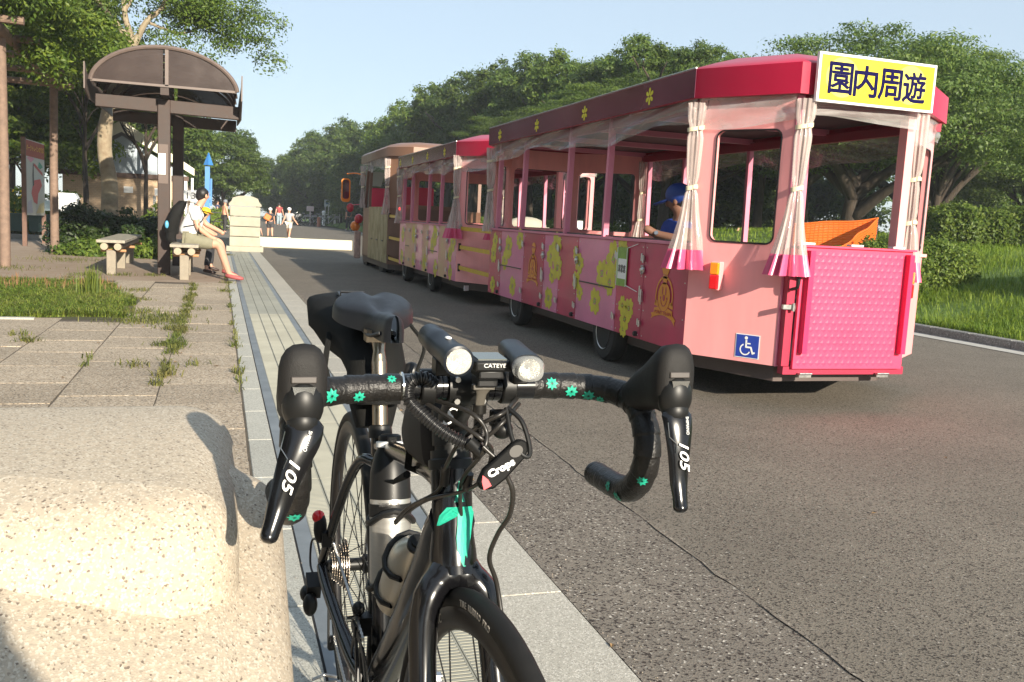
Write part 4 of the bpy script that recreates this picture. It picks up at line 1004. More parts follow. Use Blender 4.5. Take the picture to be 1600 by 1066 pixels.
# saddle
def saddle_pt(u, v):
    t = u; L_ = .265; x = .372-L_*t            # t 0 nose .. 1 tail
    hw = .0185+.006*t+.058*(1/(1+math.exp(-(t-.66)*13)))*(1-.10*max(0, t-.93)/.07); hw *= (1 if t > .05 else (t/.05)**.5*.6+.4)
    a = (v-.5)*PI; y = hw*math.sin(a)*1.0; z = .925+.010*t*t*2-.006*math.sin(PI*t)
    z += .022*(math.cos(a)**.55 if math.cos(a) > 0 else 0)-.026*(1-math.cos(a)**.4 if math.cos(a) > 1e-6 else 1)
    z -= .010*math.exp(-(y/.013)**2)*math.exp(-((t-.60)/.2)**2)+.010*math.exp(-(y/.014)**2)*max(0, (t-.85)/.15)
    return Vector((x, y+.008, z-.018))
b = MB(); b.grid(lambda u, v: saddle_pt(u, v), 30, 24)
nn_ = 31; und = [saddle_pt(i/30, e) for i in range(31) for e in (0, 1)]
b.add([saddle_pt(i/30, 0)+Vector((0, 0, 0)) for i in range(31)]+[saddle_pt(i/30, 1) for i in range(31)], [(i, i+1, 31+i+1, 31+i) for i in range(30)])
sd_ = b.put('saddle', saddleM, bike, ang=60)
b = MB()
for s in (-1, 1): b.tube(curve_pts([(.34, s*.012, .894), (.28, s*.022, .882), (.20, s*.022, .882), (.13, s*.03, .897)], 5), .0035, 8)
b.put('saddle_rails', blackM, sd_)
b = MB(); b.tube([(.300, 0, .70), (.264, 0, .830)], .0142, 22); sp_ = b.put('seatpost', titan, bike)
b = MB(); b.tube([(.264, 0, .828), (.258, 0, .850), (.25, 0, .868)], [.0142, .011, .013], 18); b.box((.247, 0, .878), (.035, .05, .022)); b.put('seatpost_head', titan, sp_)
b = MB(); b.lathe([(0, .0215), (.010, .022), (.022, .0205), (.024, .017)], Vector((.303, 0, .695)), (-.24, 0, .97), 22); b.put('seat_clamp', carbM, bike)
# saddle bag: large tapered bag behind the saddle, with an under-saddle pouch strapped to the post
def bag(sections, name, par=bike, m=clothM, n=22, e=.75):
    b = MB(); vs = []
    for (c, hw, hh, ux, uy) in sections:
        c, ux, uy = Vector(c), Vector(ux).normalized(), Vector(uy).normalized()
        for i in range(n):
            a = 2*PI*i/n; ca, sa = math.cos(a), math.sin(a); j = 1+.035*math.sin(5*a+c.x*40)
            vs.append(c+ux*(hw*abs(ca)**e*(1 if ca > 0 else -1)*j)+uy*(hh*abs(sa)**e*(1 if sa > 0 else -1)*j))
    k = len(sections); b.add(vs, [(i*n+j, i*n+(j+1) % n, (i+1)*n+(j+1) % n, (i+1)*n+j) for i in range(k-1) for j in range(n)]+[tuple(range(n))[::-1], tuple((k-1)*n+j for j in range(n))])
    return b.put(name, m, par, ang=50, fix=True)
Yv = (0, 1, 0)
sb = bag([((0.235, 0.000, 0.700), .034, .030, Yv, (1, 0, .3)), ((0.215, 0.000, 0.760), .050, .045, Yv, (1, 0, .3)), ((0.185, 0.007, 0.806), .056, .055, Yv, (1, 0, .5)), ((0.120, 0.006, 0.834), .062, .056, Yv, (.7, 0, .8)), ((0.030, -0.010, 0.858), .072, .052, Yv, (.2, 0, 1)), ((-0.060, -0.022, 0.876), .078, .046, Yv, (.1, 0, 1)), ((-0.130, -0.028, 0.891), .072, .034, Yv, (.1, 0, 1)), ((-0.160, -0.030, 0.896), .055, .02, Yv, (.1, 0, 1))], 'saddle_bag')
b = MB(); b.prism([(-.014, 0), (.014, 0), (.0, -.013)], PW(.245, 1.835, .922), (0, 1, 0), (.3, 0, 1), (1, 0, 0), .002); b.put('yellow_tab', mat('tab_yellow', (.75, .65, .04), .5), sb, fix=True)
b = MB(); b.tube([PW(.215, 1.86, .86), PW(.200, 1.80, .80), PW(.212, 1.78, .745), PW(.216, 1.78, .725)], [.006, .007, .009, .003], 6, flat=.3); b.tube(curve_pts([PW(.36, 1.76, .89), PW(.385, 1.74, .85), PW(.37, 1.73, .80), PW(.355, 1.70, .76)], 5), .004, 6); b.put_each('bag_strap', clothM, sb)
b = MB(); b.box((-.06, -.012, .922), (.06, .050, .008), (0, .15, 0)); b.tube([(-.03, -.037, .924), (-.03, -.037, .934), (-.03, .013, .934), (-.03, .013, .924)], .003, 6); b.put('bag_buckle', blackM, sb, ang=0)
b = MB(); b.lathe([(0, .04), (.01, .041), (.035, .041), (.04, .04)], (.275, 0, .752), (-.2, 0, 1), 22); b.put_each('bag_strap', clothM, sb)
b = MB(); b.ell(PW(.37, 1.78, .79), (.016, .02, .022)); b.put('rear_bag_hook', blackM, sb)
# top tube bag
tb_ = bag([((.80, -.012, .800), .010, .012, Yv, (0, 0, 1)), ((.79, -.012, .820), .021, .045, Yv, (-.2, 0, 1)), ((.74, -.012, .815), .024, .048, Yv, (-.2, 0, 1)), ((.68, -.012, .800), .022, .040, Yv, (-.2, 0, 1)), ((.62, -.010, .780), .014, .022, Yv, (-.2, 0, 1)), ((.60, -.010, .772), .008, .012, Yv, (-.2, 0, 1))], 'top_tube_bag', m=mat('bag_grey_brown', (.020, .017, .015), .65, spec=.3, var=.1))
b = MB(); b.tube([(.70, -.026, .80), (.68, -.025, .745), (.66, 0, .73), (.66, .02, .75)], .006, 6, flat=.3); b.tube([(.70, -.03, .74), (.60, -.03, .70), (.56, -.035, .69)], [.006, .004, .002], 6); b.put_each('bag_strap', clothM, tb_)
# bottles in cages
def bottle(top, bot, kind, name):
    top, bot = Vector(top), Vector(bot); d = (top-bot).normalized(); L_ = (top-bot).length
    if kind == 'steel':
        b = MB(); b.lathe([(0, .033), (.004, .0355), (L_*.62, .0355), (L_*.70, .0350), (L_*.74, .0345)], bot, d, 30); o = b.put(name, alu, bike)
        b = MB(); b.lathe([(0, .036), (.045, .034), (.075, .027), (.085, .022), (.088, .022)], bot+d*(L_*.74), d, 30); b.put('bottle_shoulder', carbM, o)
        b = MB(); b.lathe([(0, .024), (.009, .024), (.010, .020)], bot+d*(L_*.74+.088), d, 24); b.put('white_ring', white, o)
        b = MB(); b.lathe([(0, .020), (.010, .019), (.013, .014)], bot+d*(L_*.74+.097), d, 20); b.box(bot+d*(L_*.74+.10)+Vector((.012, 0, 0)), (.02, .016, .02)); b.put('bottle_cap', carbM, o)
        b = MB(); b.lathe([(0, .0365), (.022, .0365)], bot+d*(L_*.60), d, 30, cap=False); b.put('bottle_band', carbM, o)
        fit_text('THERMAL BOTTLE', .036, .006, carbM, 'bottle_lettering', o, bot+d*(L_*.70)+Vector((.0345, -.008, .008)), (0, 1, 0), d)
    else:
        b = MB(); b.lathe([(0, .030), (.006, .036), (L_*.62, .0365), (L_*.78, .034), (L_*.88, .027), (L_*.95, .017), (L_, .011)], bot, d, 30); o = b.put(name, mat('silver_bottle', (.62, .58, .50), .33, metal=.75, var=.05), bike)
        b = MB(); b.lathe([(0, .015), (.008, .015), (.010, .010), (.016, .010), (.017, .007)], top-d*.006, d, 20); b.put('bottle_nozzle', carbM, o)
    return d
bottle((.408, 0, .672), (.452, 0, .462), 'steel', 'steel_bottle')
bottle((.648, 0, .618), (.512, 0, .474), 'dome', 'domed_bottle')
def cage(c, d, up, L_):
    c, d, up = Vector(c), Vector(d).normalized(), Vector(up).normalized(); b = MB()
    for t in (-.35, .30):
        pts = []
        for i in range(13):
            a = math.radians(-150+300*i/12); pts.append(c+d*(L_*t+.012*math.cos(a*2))+up*(.0385*math.cos(a))+Vector((0, 1, 0))*(.0385*math.sin(a)))
        b.tube(pts, .0055, 8)
    b.tube([c-d*L_*.5-up*.03, c-up*.042, c+d*L_*.35-up*.036], .006, 8); b.put('bottle_cage', carbM, bike)
cage((.44, 0, .54), (-.2, 0, 1), (1, 0, .2), .17); cage((.575, 0, .545), (.69, 0, .72), (-.7, 0, .7), .15)
# drivetrain
b = MB()
for k, r in enumerate((.026, .029, .032, .036, .040, .044, .049, .054)):
    y = -.046+.0045*k; n = 24+3*k; b.lathe([(0, .018), (0, r), (.0016, r), (.0016, .018)], (0, y, .336), (0, 1, 0), 24, cap=False)
    for i in range(n): a = 2*PI*i/n; b.box(((r+.001)*math.cos(a), y+.0008, .336+(r+.001)*math.sin(a)), (.0035, .0016, .0035), (0, -a, 0))
b.put('cassette', mat('sprocket_steel', (.30, .27, .24), .35, metal=1), bike, ang=30)
for r, y in ((.098, -.045), (.072, -.037)):
    b = MB(); b.lathe([(0, r-.014), (0, r), (.002, r), (.002, r-.014)], (.41, y, .267), (0, 1, 0), 60, cap=False)
    for i in range(50): a = 2*PI*i/50; b.box((.41+r*math.cos(a), y+.001, .267+r*math.sin(a)), (.004, .0018, .004), (0, -a, 0))
    for k in range(4): b.bar((.41, y, .267), (.41+(r-.012)*math.cos(k*PI/2+.4), y, .267+(r-.012)*math.sin(k*PI/2+.4)), .014, .005, (0, 1, 0))
    b.put('chainring', carbM, bike, ang=30)
ca = math.radians(28); cd = Vector((math.cos(ca), 0, math.sin(ca)))
for s, y in ((1, -.062), (-1, .062)):
    b = MB(); o = Vector((.41, y, .267)); b.tube([o, o+cd*.168*s], [.016, .011], 12, flat=.55, flatdir=(0, 1, 0)); cr = b.put('crank', carb, bike)
    e = o+cd*.168*s; yy = y+(-.055 if s > 0 else .055)
    b = MB(); b.cyl(e, Vector((e.x, yy, e.z)), .006, 10); b.box((e.x, yy, e.z), (.058, .052, .012)); b.box((e.x, yy, e.z+.008), (.018, .058, .006)); b.tube([(e.x-.03, yy-.02, e.z+.01), (e.x-.038, yy, e.z+.012), (e.x-.03, yy+.02, e.z+.01)], .003, 6); b.put('pedal', steel, cr, ang=0, bevel=.002)
b = MB(); lnk = []
for i in range(60):
    t = i/59; lnk.append(Vector((-.01+.43*t, -.040, .336+.045-.016*t)) if True else None)
for i, p in enumerate(lnk): b.box(p, (.008, .005 if i % 2 else .0035, .0065))
for i in range(52): t = i/51; b.box((.03+.37*t, -.040, .185-.012*t), (.008, .005 if i % 2 else .0035, .0065))
b.put('chain', steel, bike, ang=0, kind='stuff')
b = MB(); b.box((-.015, -.082, .288), (.045, .030, .035), (0, .4, 0)); b.ell((-.02, -.092, .268), (.022, .018, .02)); b.ell((.01, -.09, .255), (.018, .016, .026)); dr = b.put('rear_derailleur', carbM, bike, ang=40)
b = MB(); b.prism([(-.012, .02), (.012, .02), (.026, -.085), (.006, -.09)], (.01, -.052, .245), (1, 0, 0), UZ, (0, 1, 0), .003); b.prism([(-.012, .02), (.012, .02), (.026, -.085), (.006, -.09)], (.01, -.040, .245), (1, 0, 0), UZ, (0, 1, 0), .003); b.cyl((.026, -.05, .17), (.026, -.038, .17), .016, 14); b.cyl((.012, -.05, .235), (.012, -.038, .235), .016, 14); b.put('jockey_cage', carbM, dr, fix=True)
b = MB(); b.tube(curve_pts([(-.005, -.075, .30), (-.05, -.085, .32), (-.06, -.083, .37), (-.03, -.075, .385), (.01, -.070, .36)], 6), .0025, 8); b.put('gear_cable', blackM, dr)
b = MB(); b.box((.33, -.02, .35), (.03, .03, .035)); b.box((.35, -.045, .355), (.045, .005, .02)); b.ell((.33, -.035, .38), (.012, .012, .014)); fd = b.put('front_derailleur', carbM, bike, ang=40)
b = MB(); b.cyl((.352, -.06, .372), (.352, -.045, .372), .006, 10); b.put('cable_bolt', chrome, fd)
b = MB(); b.box((.03, .052, .40), (.05, .03, .04), (0, -.7, 0)); b.put('rear_brake_caliper', carbM, bike, bevel=.006)
b = MB(); b.m = ROT; b.box((.965, .055, .41), (.03, .028, .06)); b.put('front_brake_caliper', carbM, bike, bevel=.006)
# tail light on the seatstay
b = MB(); b.ell((.06, -.078, .445), (.014, .014, .034)); b.box((.075, -.066, .425), (.02, .02, .03)); tl = b.put('tail_light', carbM, bike, ang=50)
b = MB(); b.ell((.058, -.082, .468), (.013, .0135, .014)); b.put('red_lens', redL, tl)
# ---- lamps and computer on the bar
a, c = PW(.251, .955, .946), PW(.243, 1.075, .960); d = (a-c).normalized(); L_ = (a-c).length
b = MB(); b.lathe([(0, .010), (.006, .0150), (.05, .0162), (.055, .0150), (L_-.02, .0155), (L_-.012, .0175), (L_, .0175), (L_+.001, .0150)], c, d, 28, cap=False); lt = b.put('torch_lamp', bodyB, bike, ang=40)
b = MB(); b.lathe([(0, .0146), (.001, .0145), (.004, .010), (.005, 0.001)], a+d*.0005, d, 24); b.put('lamp_lens', lens, lt)
b = MB(); b.lathe([(0, .0148), (-.012, .003)], a-d*.0002, d, 24, cap=False); b.ell(a-d*.004, (.003, .003, .003), 8, 6); b.put('reflector', refl, lt)
b = MB(); b.ell(a-d*.042+Vector((0, 0, .0155)), (.007, .004, .002)); b.put('lamp_button', white, lt)
b = MB(); b.box(c.lerp(a, .5)+Vector((0, 0, -.022)), (.024, .02, .02)); b.lathe([(-.009, .022), (.009, .022)], (.88, -.048, .90), (0, 1, 0), 24); b.put_each('lamp_bracket', carbM, lt, bevel=.002)
a, c = PW(.327, .938, .9415), PW(.337, 1.045, .950); d = (a-c).normalized()
sd1 = Vector((0, 1, 0)); up1 = d.cross(sd1).normalized(); up1 = up1 if up1.z > 0 else -up1
def oval(cn, hw, hh, n=26, e=.8): return [cn+sd1*(hw*abs(math.cos(2*PI*i/n))**e*(1 if math.cos(2*PI*i/n) > 0 else -1))+up1*(hh*abs(math.sin(2*PI*i/n))**e*(1 if math.sin(2*PI*i/n) > 0 else -1)) for i in range(n)]
def oloft(secs, n=26):
    b = MB(); vs = []
    for s_ in secs: vs += oval(*s_)
    k = len(secs); return b.add(vs, [(i*n+j, i*n+(j+1) % n, (i+1)*n+(j+1) % n, (i+1)*n+j) for i in range(k-1) for j in range(n)]+[tuple(range(n))[::-1], tuple((k-1)*n+j for j in range(n))])
b = oloft([(c, .010, .008), (c.lerp(a, .06), .0155, .011), (c.lerp(a, .5), .0165, .012), (c.lerp(a, .8), .018, .0135), (c.lerp(a, .93), .0185, .0135)]); l2 = b.put('wide_lamp', bodyB, bike, ang=40, fix=True)
b = oloft([(c.lerp(a, .93)-up1*.001, .0182, .0132), (a-up1*.001, .0180, .0130), (a+d*.008-up1*.003, .0150, .0105), (a+d*.011-up1*.004, .008, .006)]); b.put('lamp_lens', lens, l2, fix=True)
b = MB(); b.lathe([(0, .0118), (-.010, .004), (-.011, .001)], a+d*.003-up1*.001, d, 24, cap=False); b.put('reflector', refl, l2)
b = MB(); b.box(c.lerp(a, .55)-up1*.020, (.02, .018, .02)); b.lathe([(-.009, .0215), (.009, .0215)], (.88, .052, .90), (0, 1, 0), 24); b.put_each('lamp_bracket', carbM, l2, bevel=.002)
b = MB(); b.box(PW(.293, .985, .9405), (.050, .043, .0125), (0, .06, 0)); cp_ = b.put('cycle_computer', carbM, bike, bevel=.003)
b = MB(); b.box(PW(.293, .985, .9475), (.038, .034, .001), (0, .06, 0)); b.put('computer_screen', mat('lcd', (.12, .13, .11), .15), cp_)
fit_text('CATEYE', .0255, .0044, wht, 'computer_lettering', cp_, PW(.294, .9595, .9405), (0, 1, 0), (0, 0, 1), extr=.0002)
b = MB(); b.box(PW(.293, .985, .929), (.040, .030, .010)); b.box(PW(.293, .995, .918), (.03, .024, .012)); b.put('computer_mount', blackM, cp_, bevel=.002)
b = MB(); b.box(PW(.291, .992, .9105), (.010, .026, .006)); b.tube([PW(.291, .992, .912), PW(.290, .995, .902), PW(.2895, 1.0, .885)], [.012, .0065, .0055], 12, flat=.5, flatdir=(1, 0, 0)); b.put('bracket_tongue', mat('bracket_grey', (.10, .09, .075), .45), bike, bevel=.001)
b = MB(); b.lathe([(0, .0085), (.010, .0085)], PW(.2895, 1.0, .878), (0, 0, 1), 14); pts = [PW(.2895, 1.0, .880), PW(.2893, 1.0, .835)]
for i in range(19): b.lathe([(0, .0052), (.0007, .0062), (.0014, .0052)], PW(.2893, 1.0, .833+.0024*i), (0, 0, 1), 12)
b.cyl(PW(.2893, 1.0, .822), PW(.2893, 1.0, .88), .005, 12); b.put('coil_spring', mat('spring_dark', (.05, .048, .045), .3, metal=.8), bike)
b = MB()
for y in (-.038, -.026, .014, .028, .038): b.lathe([(-.0045, .0178), (.0045, .0178)], (.88, y, .90), (0, 1, 0), 24)
b.put_each('bar_clamp', carb, bike)
b = MB(); b.lathe([(0, .012), (.002, .017), (.004, .017), (.007, .009)], (.885, -.076, .902), (0, -1, 0), 22); b.put('clamp_disc', chrome, bike)
# coiled lock cable (ribbed)
cpts = curve_pts([PW(.243, 1.035, .905), PW(.228, 1.03, .915), PW(.214, 1.035, .907), PW(.213, 1.035, .888), PW(.228, 1.02, .872), PW(.248, 1.005, .856), PW(.268, .995, .846), PW(.280, .99, .842)], 9)
b = MB(); dense = []
for i in range(len(cpts)-1):
    for k in range(6): dense.append(cpts[i].lerp(cpts[i+1], k/6))
acc = 0; rr = []
for i, p in enumerate(dense):
    if i: acc += (p-dense[i-1]).length
    rr.append(.0062+.0022*(.5+.5*math.cos(2*PI*acc/.0042)))
b.tube(dense, rr, 12); b.put('ribbed_lock_cable', mat('ribbed_black', (.014, .014, .015), .28, spec=.7), bike, ang=80)
# brake and gear hoses
hoses = [([PW(.245, 1.04, .886), PW(.275, .985, .882), PW(.292, .975, .862), PW(.287, .97, .838), PW(.278, 1.01, .80), PW(.285, 1.05, .765), PW(.290, 1.06, .735)], .0026),
         ([PW(.345, 1.03, .888), PW(.312, .975, .884), PW(.288, .985, .868), PW(.270, 1.01, .84), PW(.265, 1.05, .80), PW(.262, 1.07, .765), PW(.232, 1.10, .735), PW(.225, 1.15, .70)], .0026),
         ([PW(.345, 1.02, .884), PW(.315, .975, .876), PW(.296, .975, .858), PW(.284, .99, .845)], .0026),
         ([PW(.236, 1.04, .882), PW(.262, 1.0, .868), PW(.285, .975, .855), PW(.303, .985, .835), PW(.296, .995, .800), PW(.282, 1.03, .775), PW(.250, 1.08, .75), PW(.232, 1.13, .715), PW(.235, 1.2, .68)], .0026),
         ([PW(.313, .955, .815), PW(.321, .955, .795), PW(.322, .965, .765), PW(.315, .985, .735), PW(.311, 1.0, .700), PW(.327, 1.015, .66), PW(.335, 1.0, .60)], .0030),
         ([PW(.286, .965, .847), PW(.296, .962, .838), PW(.303, .960, .832)], .0026)]
for c_, r_ in hoses:
    b = MB(); b.tube(curve_pts(c_, 8), r_, 10); b.put('brake_hose', mat('hose_black', (.02, .018, .016), .35), bike, ang=80)
b = MB(); b.cyl(PW(.2665, 1.055, .80), PW(.2665, 1.06, .775), .006, 12); b.cyl(PW(.287, 1.02, .80), PW(.286, 1.025, .778), .0055, 12); b.cyl(PW(.276, .985, .848), PW(.290, .975, .834), .0075, 14); b.put_each('cable_joint', carbM, bike)
# clip lock with its loop
o = PW(.302, .95, .826); ux = Vector((-.12, .90, .42)).normalized(); un = Vector((1, .12, .25)).normalized(); un = (un-ux*un.dot(ux)).normalized(); uy = un.cross(ux)
pl_ = [(-.030, -.012), (-.018, -.017), (.0, -.014), (.03, -.004), (.038, .002), (.041, .012), (.036, .018), (.028, .019), (.02, .017), (.0, .012), (-.018, .008), (-.031, -.002)]
b = MB(); b.prism(pl_, o-un*.006, ux, uy, un, .012); lk = b.put('clip_lock', mat('lock_black', (.006, .006, .006), .6, spec=.12), bike, fix=True, bevel=.0025)
b = MB(); b.prism([(.024+.0085*math.cos(i*PI/8), .0085+.0065*math.sin(i*PI/8)) for i in range(16)], o+un*.0062, ux, uy, un, .0006); b.put('lock_eye', mat('lock_eye_shade', (.06, .055, .05), .6), lk, fix=True)
fit_text('Crops', .033, .0100, wht, 'lock_lettering', lk, o+un*.0066+ux*.0-uy*.001, ux, uy, bold=.07, extr=.0002)
b = MB(); b.prism([(-.029, -.012), (-.019, -.012), (-.0195, -.004), (-.023, .003), (-.027, -.003)], o+un*.0064, ux, uy, un, .0006); b.put('lock_emblem', redpr, lk, fix=True)
b = MB(); b.tube(curve_pts([PW(.318, .98, .888), PW(.331, .965, .875), PW(.338, .955, .850), PW(.336, .95, .838), PW(.326, .95, .842), PW(.318, .96, .858), PW(.316, .98, .888)], 6), .0028, 10); b.put('lock_loop', carbM, lk)
b = MB(); b.box(PW(.322, 1.02, .866), (.022, .022, .02)); b.ell(PW(.322, 1.01, .856), (.014, .013, .012)); b.put('cycle_bell', carbM, bike, ang=40, bevel=.002)
# ================================================================== GRANITE BLOCK in the foreground
gran = speckle('block_granite', (0.42, 0.362, 0.285), (0.17, 0.135, 0.105), (0.52, 0.46, 0.37), scale=440, dk=0.10, lt=0.25, rough=0.72, bump=0.0003, blotch=0.06, warm=(0.45, 0.372, 0.28), bigbump=0.0002)
def rr_edge(cx, cy, a, b_, R, n=160):
    """points of a rounded rectangle"""
    pts = []
    for (sx, sy, a0) in ((1, 1, 0), (-1, 1, 90), (-1, -1, 180), (1, -1, 270)):
        for k in range(n//4):
            t = math.radians(a0+90*k/(n//4-1)); pts.append((cx+sx*(a-R)+R*math.cos(t), cy+sy*(b_-R)+R*math.sin(t)))
    return pts
def tier(name, x0, x1, y0, y1, R, fz, rnd, zlow, par):
    cx, cy, a, b_ = (x0+x1)/2, (y0+y1)/2, (x1-x0)/2, (y1-y0)/2
    E = rr_edge(cx, cy, a, b_, R); D = []
    for p, nx in zip(E, E[1:]+E[:1]): D.append(p)
    n = len(E); C = Vector((cx, cy)); levels = []
    insets = [rnd*(1-math.cos(math.radians(90*k/12))) for k in range(13)]
    def inset(d):
        return rr_edge(cx, cy, a-d, b_-d, max(.004, R-d))
    vs = []; vs += [(p[0], p[1], zlow) for p in E]
    for k, d in enumerate(insets):
        th = math.radians(90*k/12); drop = rnd*(1-math.sin(th)); vs += [(p[0], p[1], fz(p[0], p[1])-drop) for p in inset(d)]
    core = inset(insets[-1]); m = 26; 
    for k in range(1, m):
        s = 1-k/m; vs += [(cx+(p[0]-cx)*s, cy+(p[1]-cy)*s, fz(cx+(p[0]-cx)*s, cy+(p[1]-cy)*s)) for p in core]
    rings = 1+len(insets)+m-1; vs.append((cx, cy, fz(cx, cy)))
    fs = [(i*n+j, i*n+(j+1) % n, (i+1)*n+(j+1) % n, (i+1)*n+j) for i in range(rings-1) for j in range(n)]
    fs += [((rings-1)*n+j, (rings-1)*n+(j+1) % n, rings*n) for j in range(n)]
    b = MB(); b.add(vs, fs); return b.put(name, gran, par, ang=180)
block = thing('granite_bench', 'pale speckled granite block with stepped rounded edges beside the bicycle', 'granite bench', (0, 0, 0))
def sm(x): x = min(1, max(0, x)); return x*x*(3-2*x)
def low_z(x, y):
    d = max(0.0, .89-y); f = math.exp(-max(0.0, .935-y)/.035)*sm((.035-x)/.05); return .764-.80*d*d/(d+.12)+.003*math.sin(y*9+x*4)+.030*f
tier('lower_tier', -1.7, .080, .12, 1.275, .11, low_z, .055, 0.0, block)
tier('upper_tier', -1.66, .024, .925, 1.44, .085, lambda x, y: .812-.026*sm((1.08-y)/.15), .068, 0.5, block)
# ================================================================== LEFT SIDE STRUCTURES
postB = mat('bark_brown_paint', (.20, .135, .10), .8, var=.2, vscale=14, bump=.004, bscale=60)
timb = mat('shelter_brown', (.040, .023, .017), .6, var=.25, vscale=6)
timbL = mat('shelter_trim', (.125, .092, .078), .5, var=.1, vscale=8)
smoke = mat('smoked_panel', (.045, .028, .022), .2, alpha=.86, spec=.5, var=.15, vscale=2)
pg = thing('pergola', 'brown round-post pergola carrying green climbers at the left edge', 'pergola', (0, 0, 0))
b = MB(); b.tube([(-3.20, 16.1, 0), (-3.19, 16.1, 1.8), (-3.20, 16.1, 3.5)], [.078, .07, .072], 20); b.put('post', postB, pg)
b = MB(); b.tube([(-3.14, 20.3, 0), (-3.14, 20.3, 1.8), (-3.12, 20.3, 3.35)], [.082, .075, .075], 20); b.put('post', postB, pg)
b = MB(); b.tube([(-3.16, 14.6, 3.62), (-3.14, 18, 3.50), (-3.08, 20.7, 3.34)], .085, 14); b.put('beam', postB, pg)
for y in (15.4, 16.6, 17.8, 19.0, 20.2):
    b = MB(); b.tube([(-2.75, y, 3.68-.07*(y-15)), (-8.5, y, 3.78-.07*(y-15))], .06, 10); b.put('rafter', postB, pg)
for x, y in ((-8.2, 16.1), (-8.2, 20.3)):
    b = MB(); b.tube([(x, y, 0), (x, y, 3.5)], .08, 14); b.put('post', postB, pg)
b = MB(); b.tube([(-8.2, 14.6, 3.62), (-8.2, 20.7, 3.4)], .08, 12); b.put('beam', postB, pg)
# bus shelter
sh = thing('bus_shelter', 'brown barrel-roofed bus shelter on square posts over the log benches', 'bus shelter', (0, 0, 0))
b = MB(); b.box((-.826, 15.42, 1.35), (.185, .20, 2.7)); b.put('post', timb, sh, bevel=.012)
b = MB(); b.box((-.72, 17.85, 1.35), (.185, .20, 2.7)); b.put('post', timb, sh, bevel=.012)
for y in (15.42, 17.85):
    b = MB(); b.bar((-1.80, y, 2.62), (.28, y, 2.58), .12, .20); b.put('cross_beam', timb, sh, ang=0, bevel=.01)
b = MB(); b.bar((-.8, 15.0, 2.80), (-.8, 18.5, 2.80), .12, .14); b.put('ridge_beam', timb, sh, ang=0)
XC, HW = -.79, 1.03
def arcz(x): return 2.86+.56*math.sqrt(max(0, 1-((x-XC)/HW)**2))**1.15
for k, y in enumerate((15.0, 15.85, 16.75, 17.6, 18.5)):
    pts = [(XC-HW*math.cos(PI*i/24), y, arcz(XC-HW*math.cos(PI*i/24))) for i in range(25)]
    b = MB(); b.tube(pts, .034 if k else .045, 8, flat=.8); (b.bar((XC-HW, y, 2.86), (XC+HW, y, 2.86), .04, .035) if k == 0 else None)
    b.put('roof_rib', timbL if k == 0 else timb, sh)
b = MB(); b.bar((XC+.02, 15.0, 2.86), (XC+.02, 15.0, 3.42), .05, .04, (0, 1, 0)); b.put('front_mullion', timbL, sh, ang=0)
for side in (-1, 1):
    pl2 = [(XC+side*.03+side*(HW-.06)*i/14, arcz(XC+side*.03+side*(HW-.06)*i/14)-.03) for i in range(15)]
    poly = [(p[0], p[1]) for p in pl2]+[(pl2[-1][0], 2.88), (pl2[0][0], 2.88)]
    for y_ in (14.995, 18.49):
        b = MB(); b.prism(poly, (0, y_, 0), (1, 0, 0), UZ, (0, 1, 0), .008); b.put('smoked_pane', smoke, sh, fix=True)
for j in range(4):
    y0, y1 = (15.0, 15.85, 16.75, 17.6, 18.5)[j:j+2]
    b = MB(); b.grid(lambda u, v: (XC-(HW+.005)*math.cos(PI*u), y0+.03+(y1-y0-.06)*v, arcz(XC-HW*math.cos(PI*u))+.03), 24, 1); b.put('roof_panel', mat('roof_sheet_brown', (.04, .026, .02), .3, alpha=.97), sh, ang=180)
for s in (-1, 1):
    x = XC+s*(HW+.06); lo = 2.45 if s > 0 else 2.72; 
    b = MB(); b.prism([(14.9, 2.72), (14.9, 3.10), (15.2, 2.96), (18.5, 2.90), (18.6, 2.66), (15.4, 2.48 if s > 0 else 2.62)], (x, 0, 0), (0, 1, 0), UZ, (1, 0, 0), .02*s); b.put('side_blade', timbL, sh, fix=True, ang=0)
for y in (15.42, 17.85):
    for s in (-1, 1):
        b = MB(); b.bar((-.8+s*.12, y, 2.05), (-.8+s*.75, y, 2.52), .05, .06); b.put('brace', timb, sh, ang=0) if y > 16 and s > 9 else None
b = MB(); b.box((-.75, 15.5, 2.74), (.05, .05, .10)); b.ell((-.75, 15.45, 2.70), (.03, .04, .04)); b.put('shelter_lamp', blackM, sh)
pb = MB(); pb.box((-.835, 15.315, 1.72), (.14, .006, .60)); pb.put('post_plate', mat('plate_brown', (.10, .066, .052), .5), sh, ang=0)
pb = MB(); pb.box((-.852, 15.309, 1.72), (.105, .006, .32)); wp = pb.put('white_notice', white, sh, ang=0)
for j, (x, t) in enumerate(((-.872, '園内バス'), (-.832, 'のりば'))):
    for k, ch in enumerate(t): fit_text(ch, .022, .030, mat('ink_grey', (.08, .08, .08), .6), 'notice_character', wp, (x, 15.3055, 1.845-k*.052), (1, 0, 0), (0, 0, 1), extr=.0002)
pb = MB(); pb.box((-.725, 15.36, 1.36), (.012, .05, .62)); pb.put('edge_strip', mat('strip_pale', (.5, .48, .42), .5), sh, ang=0)
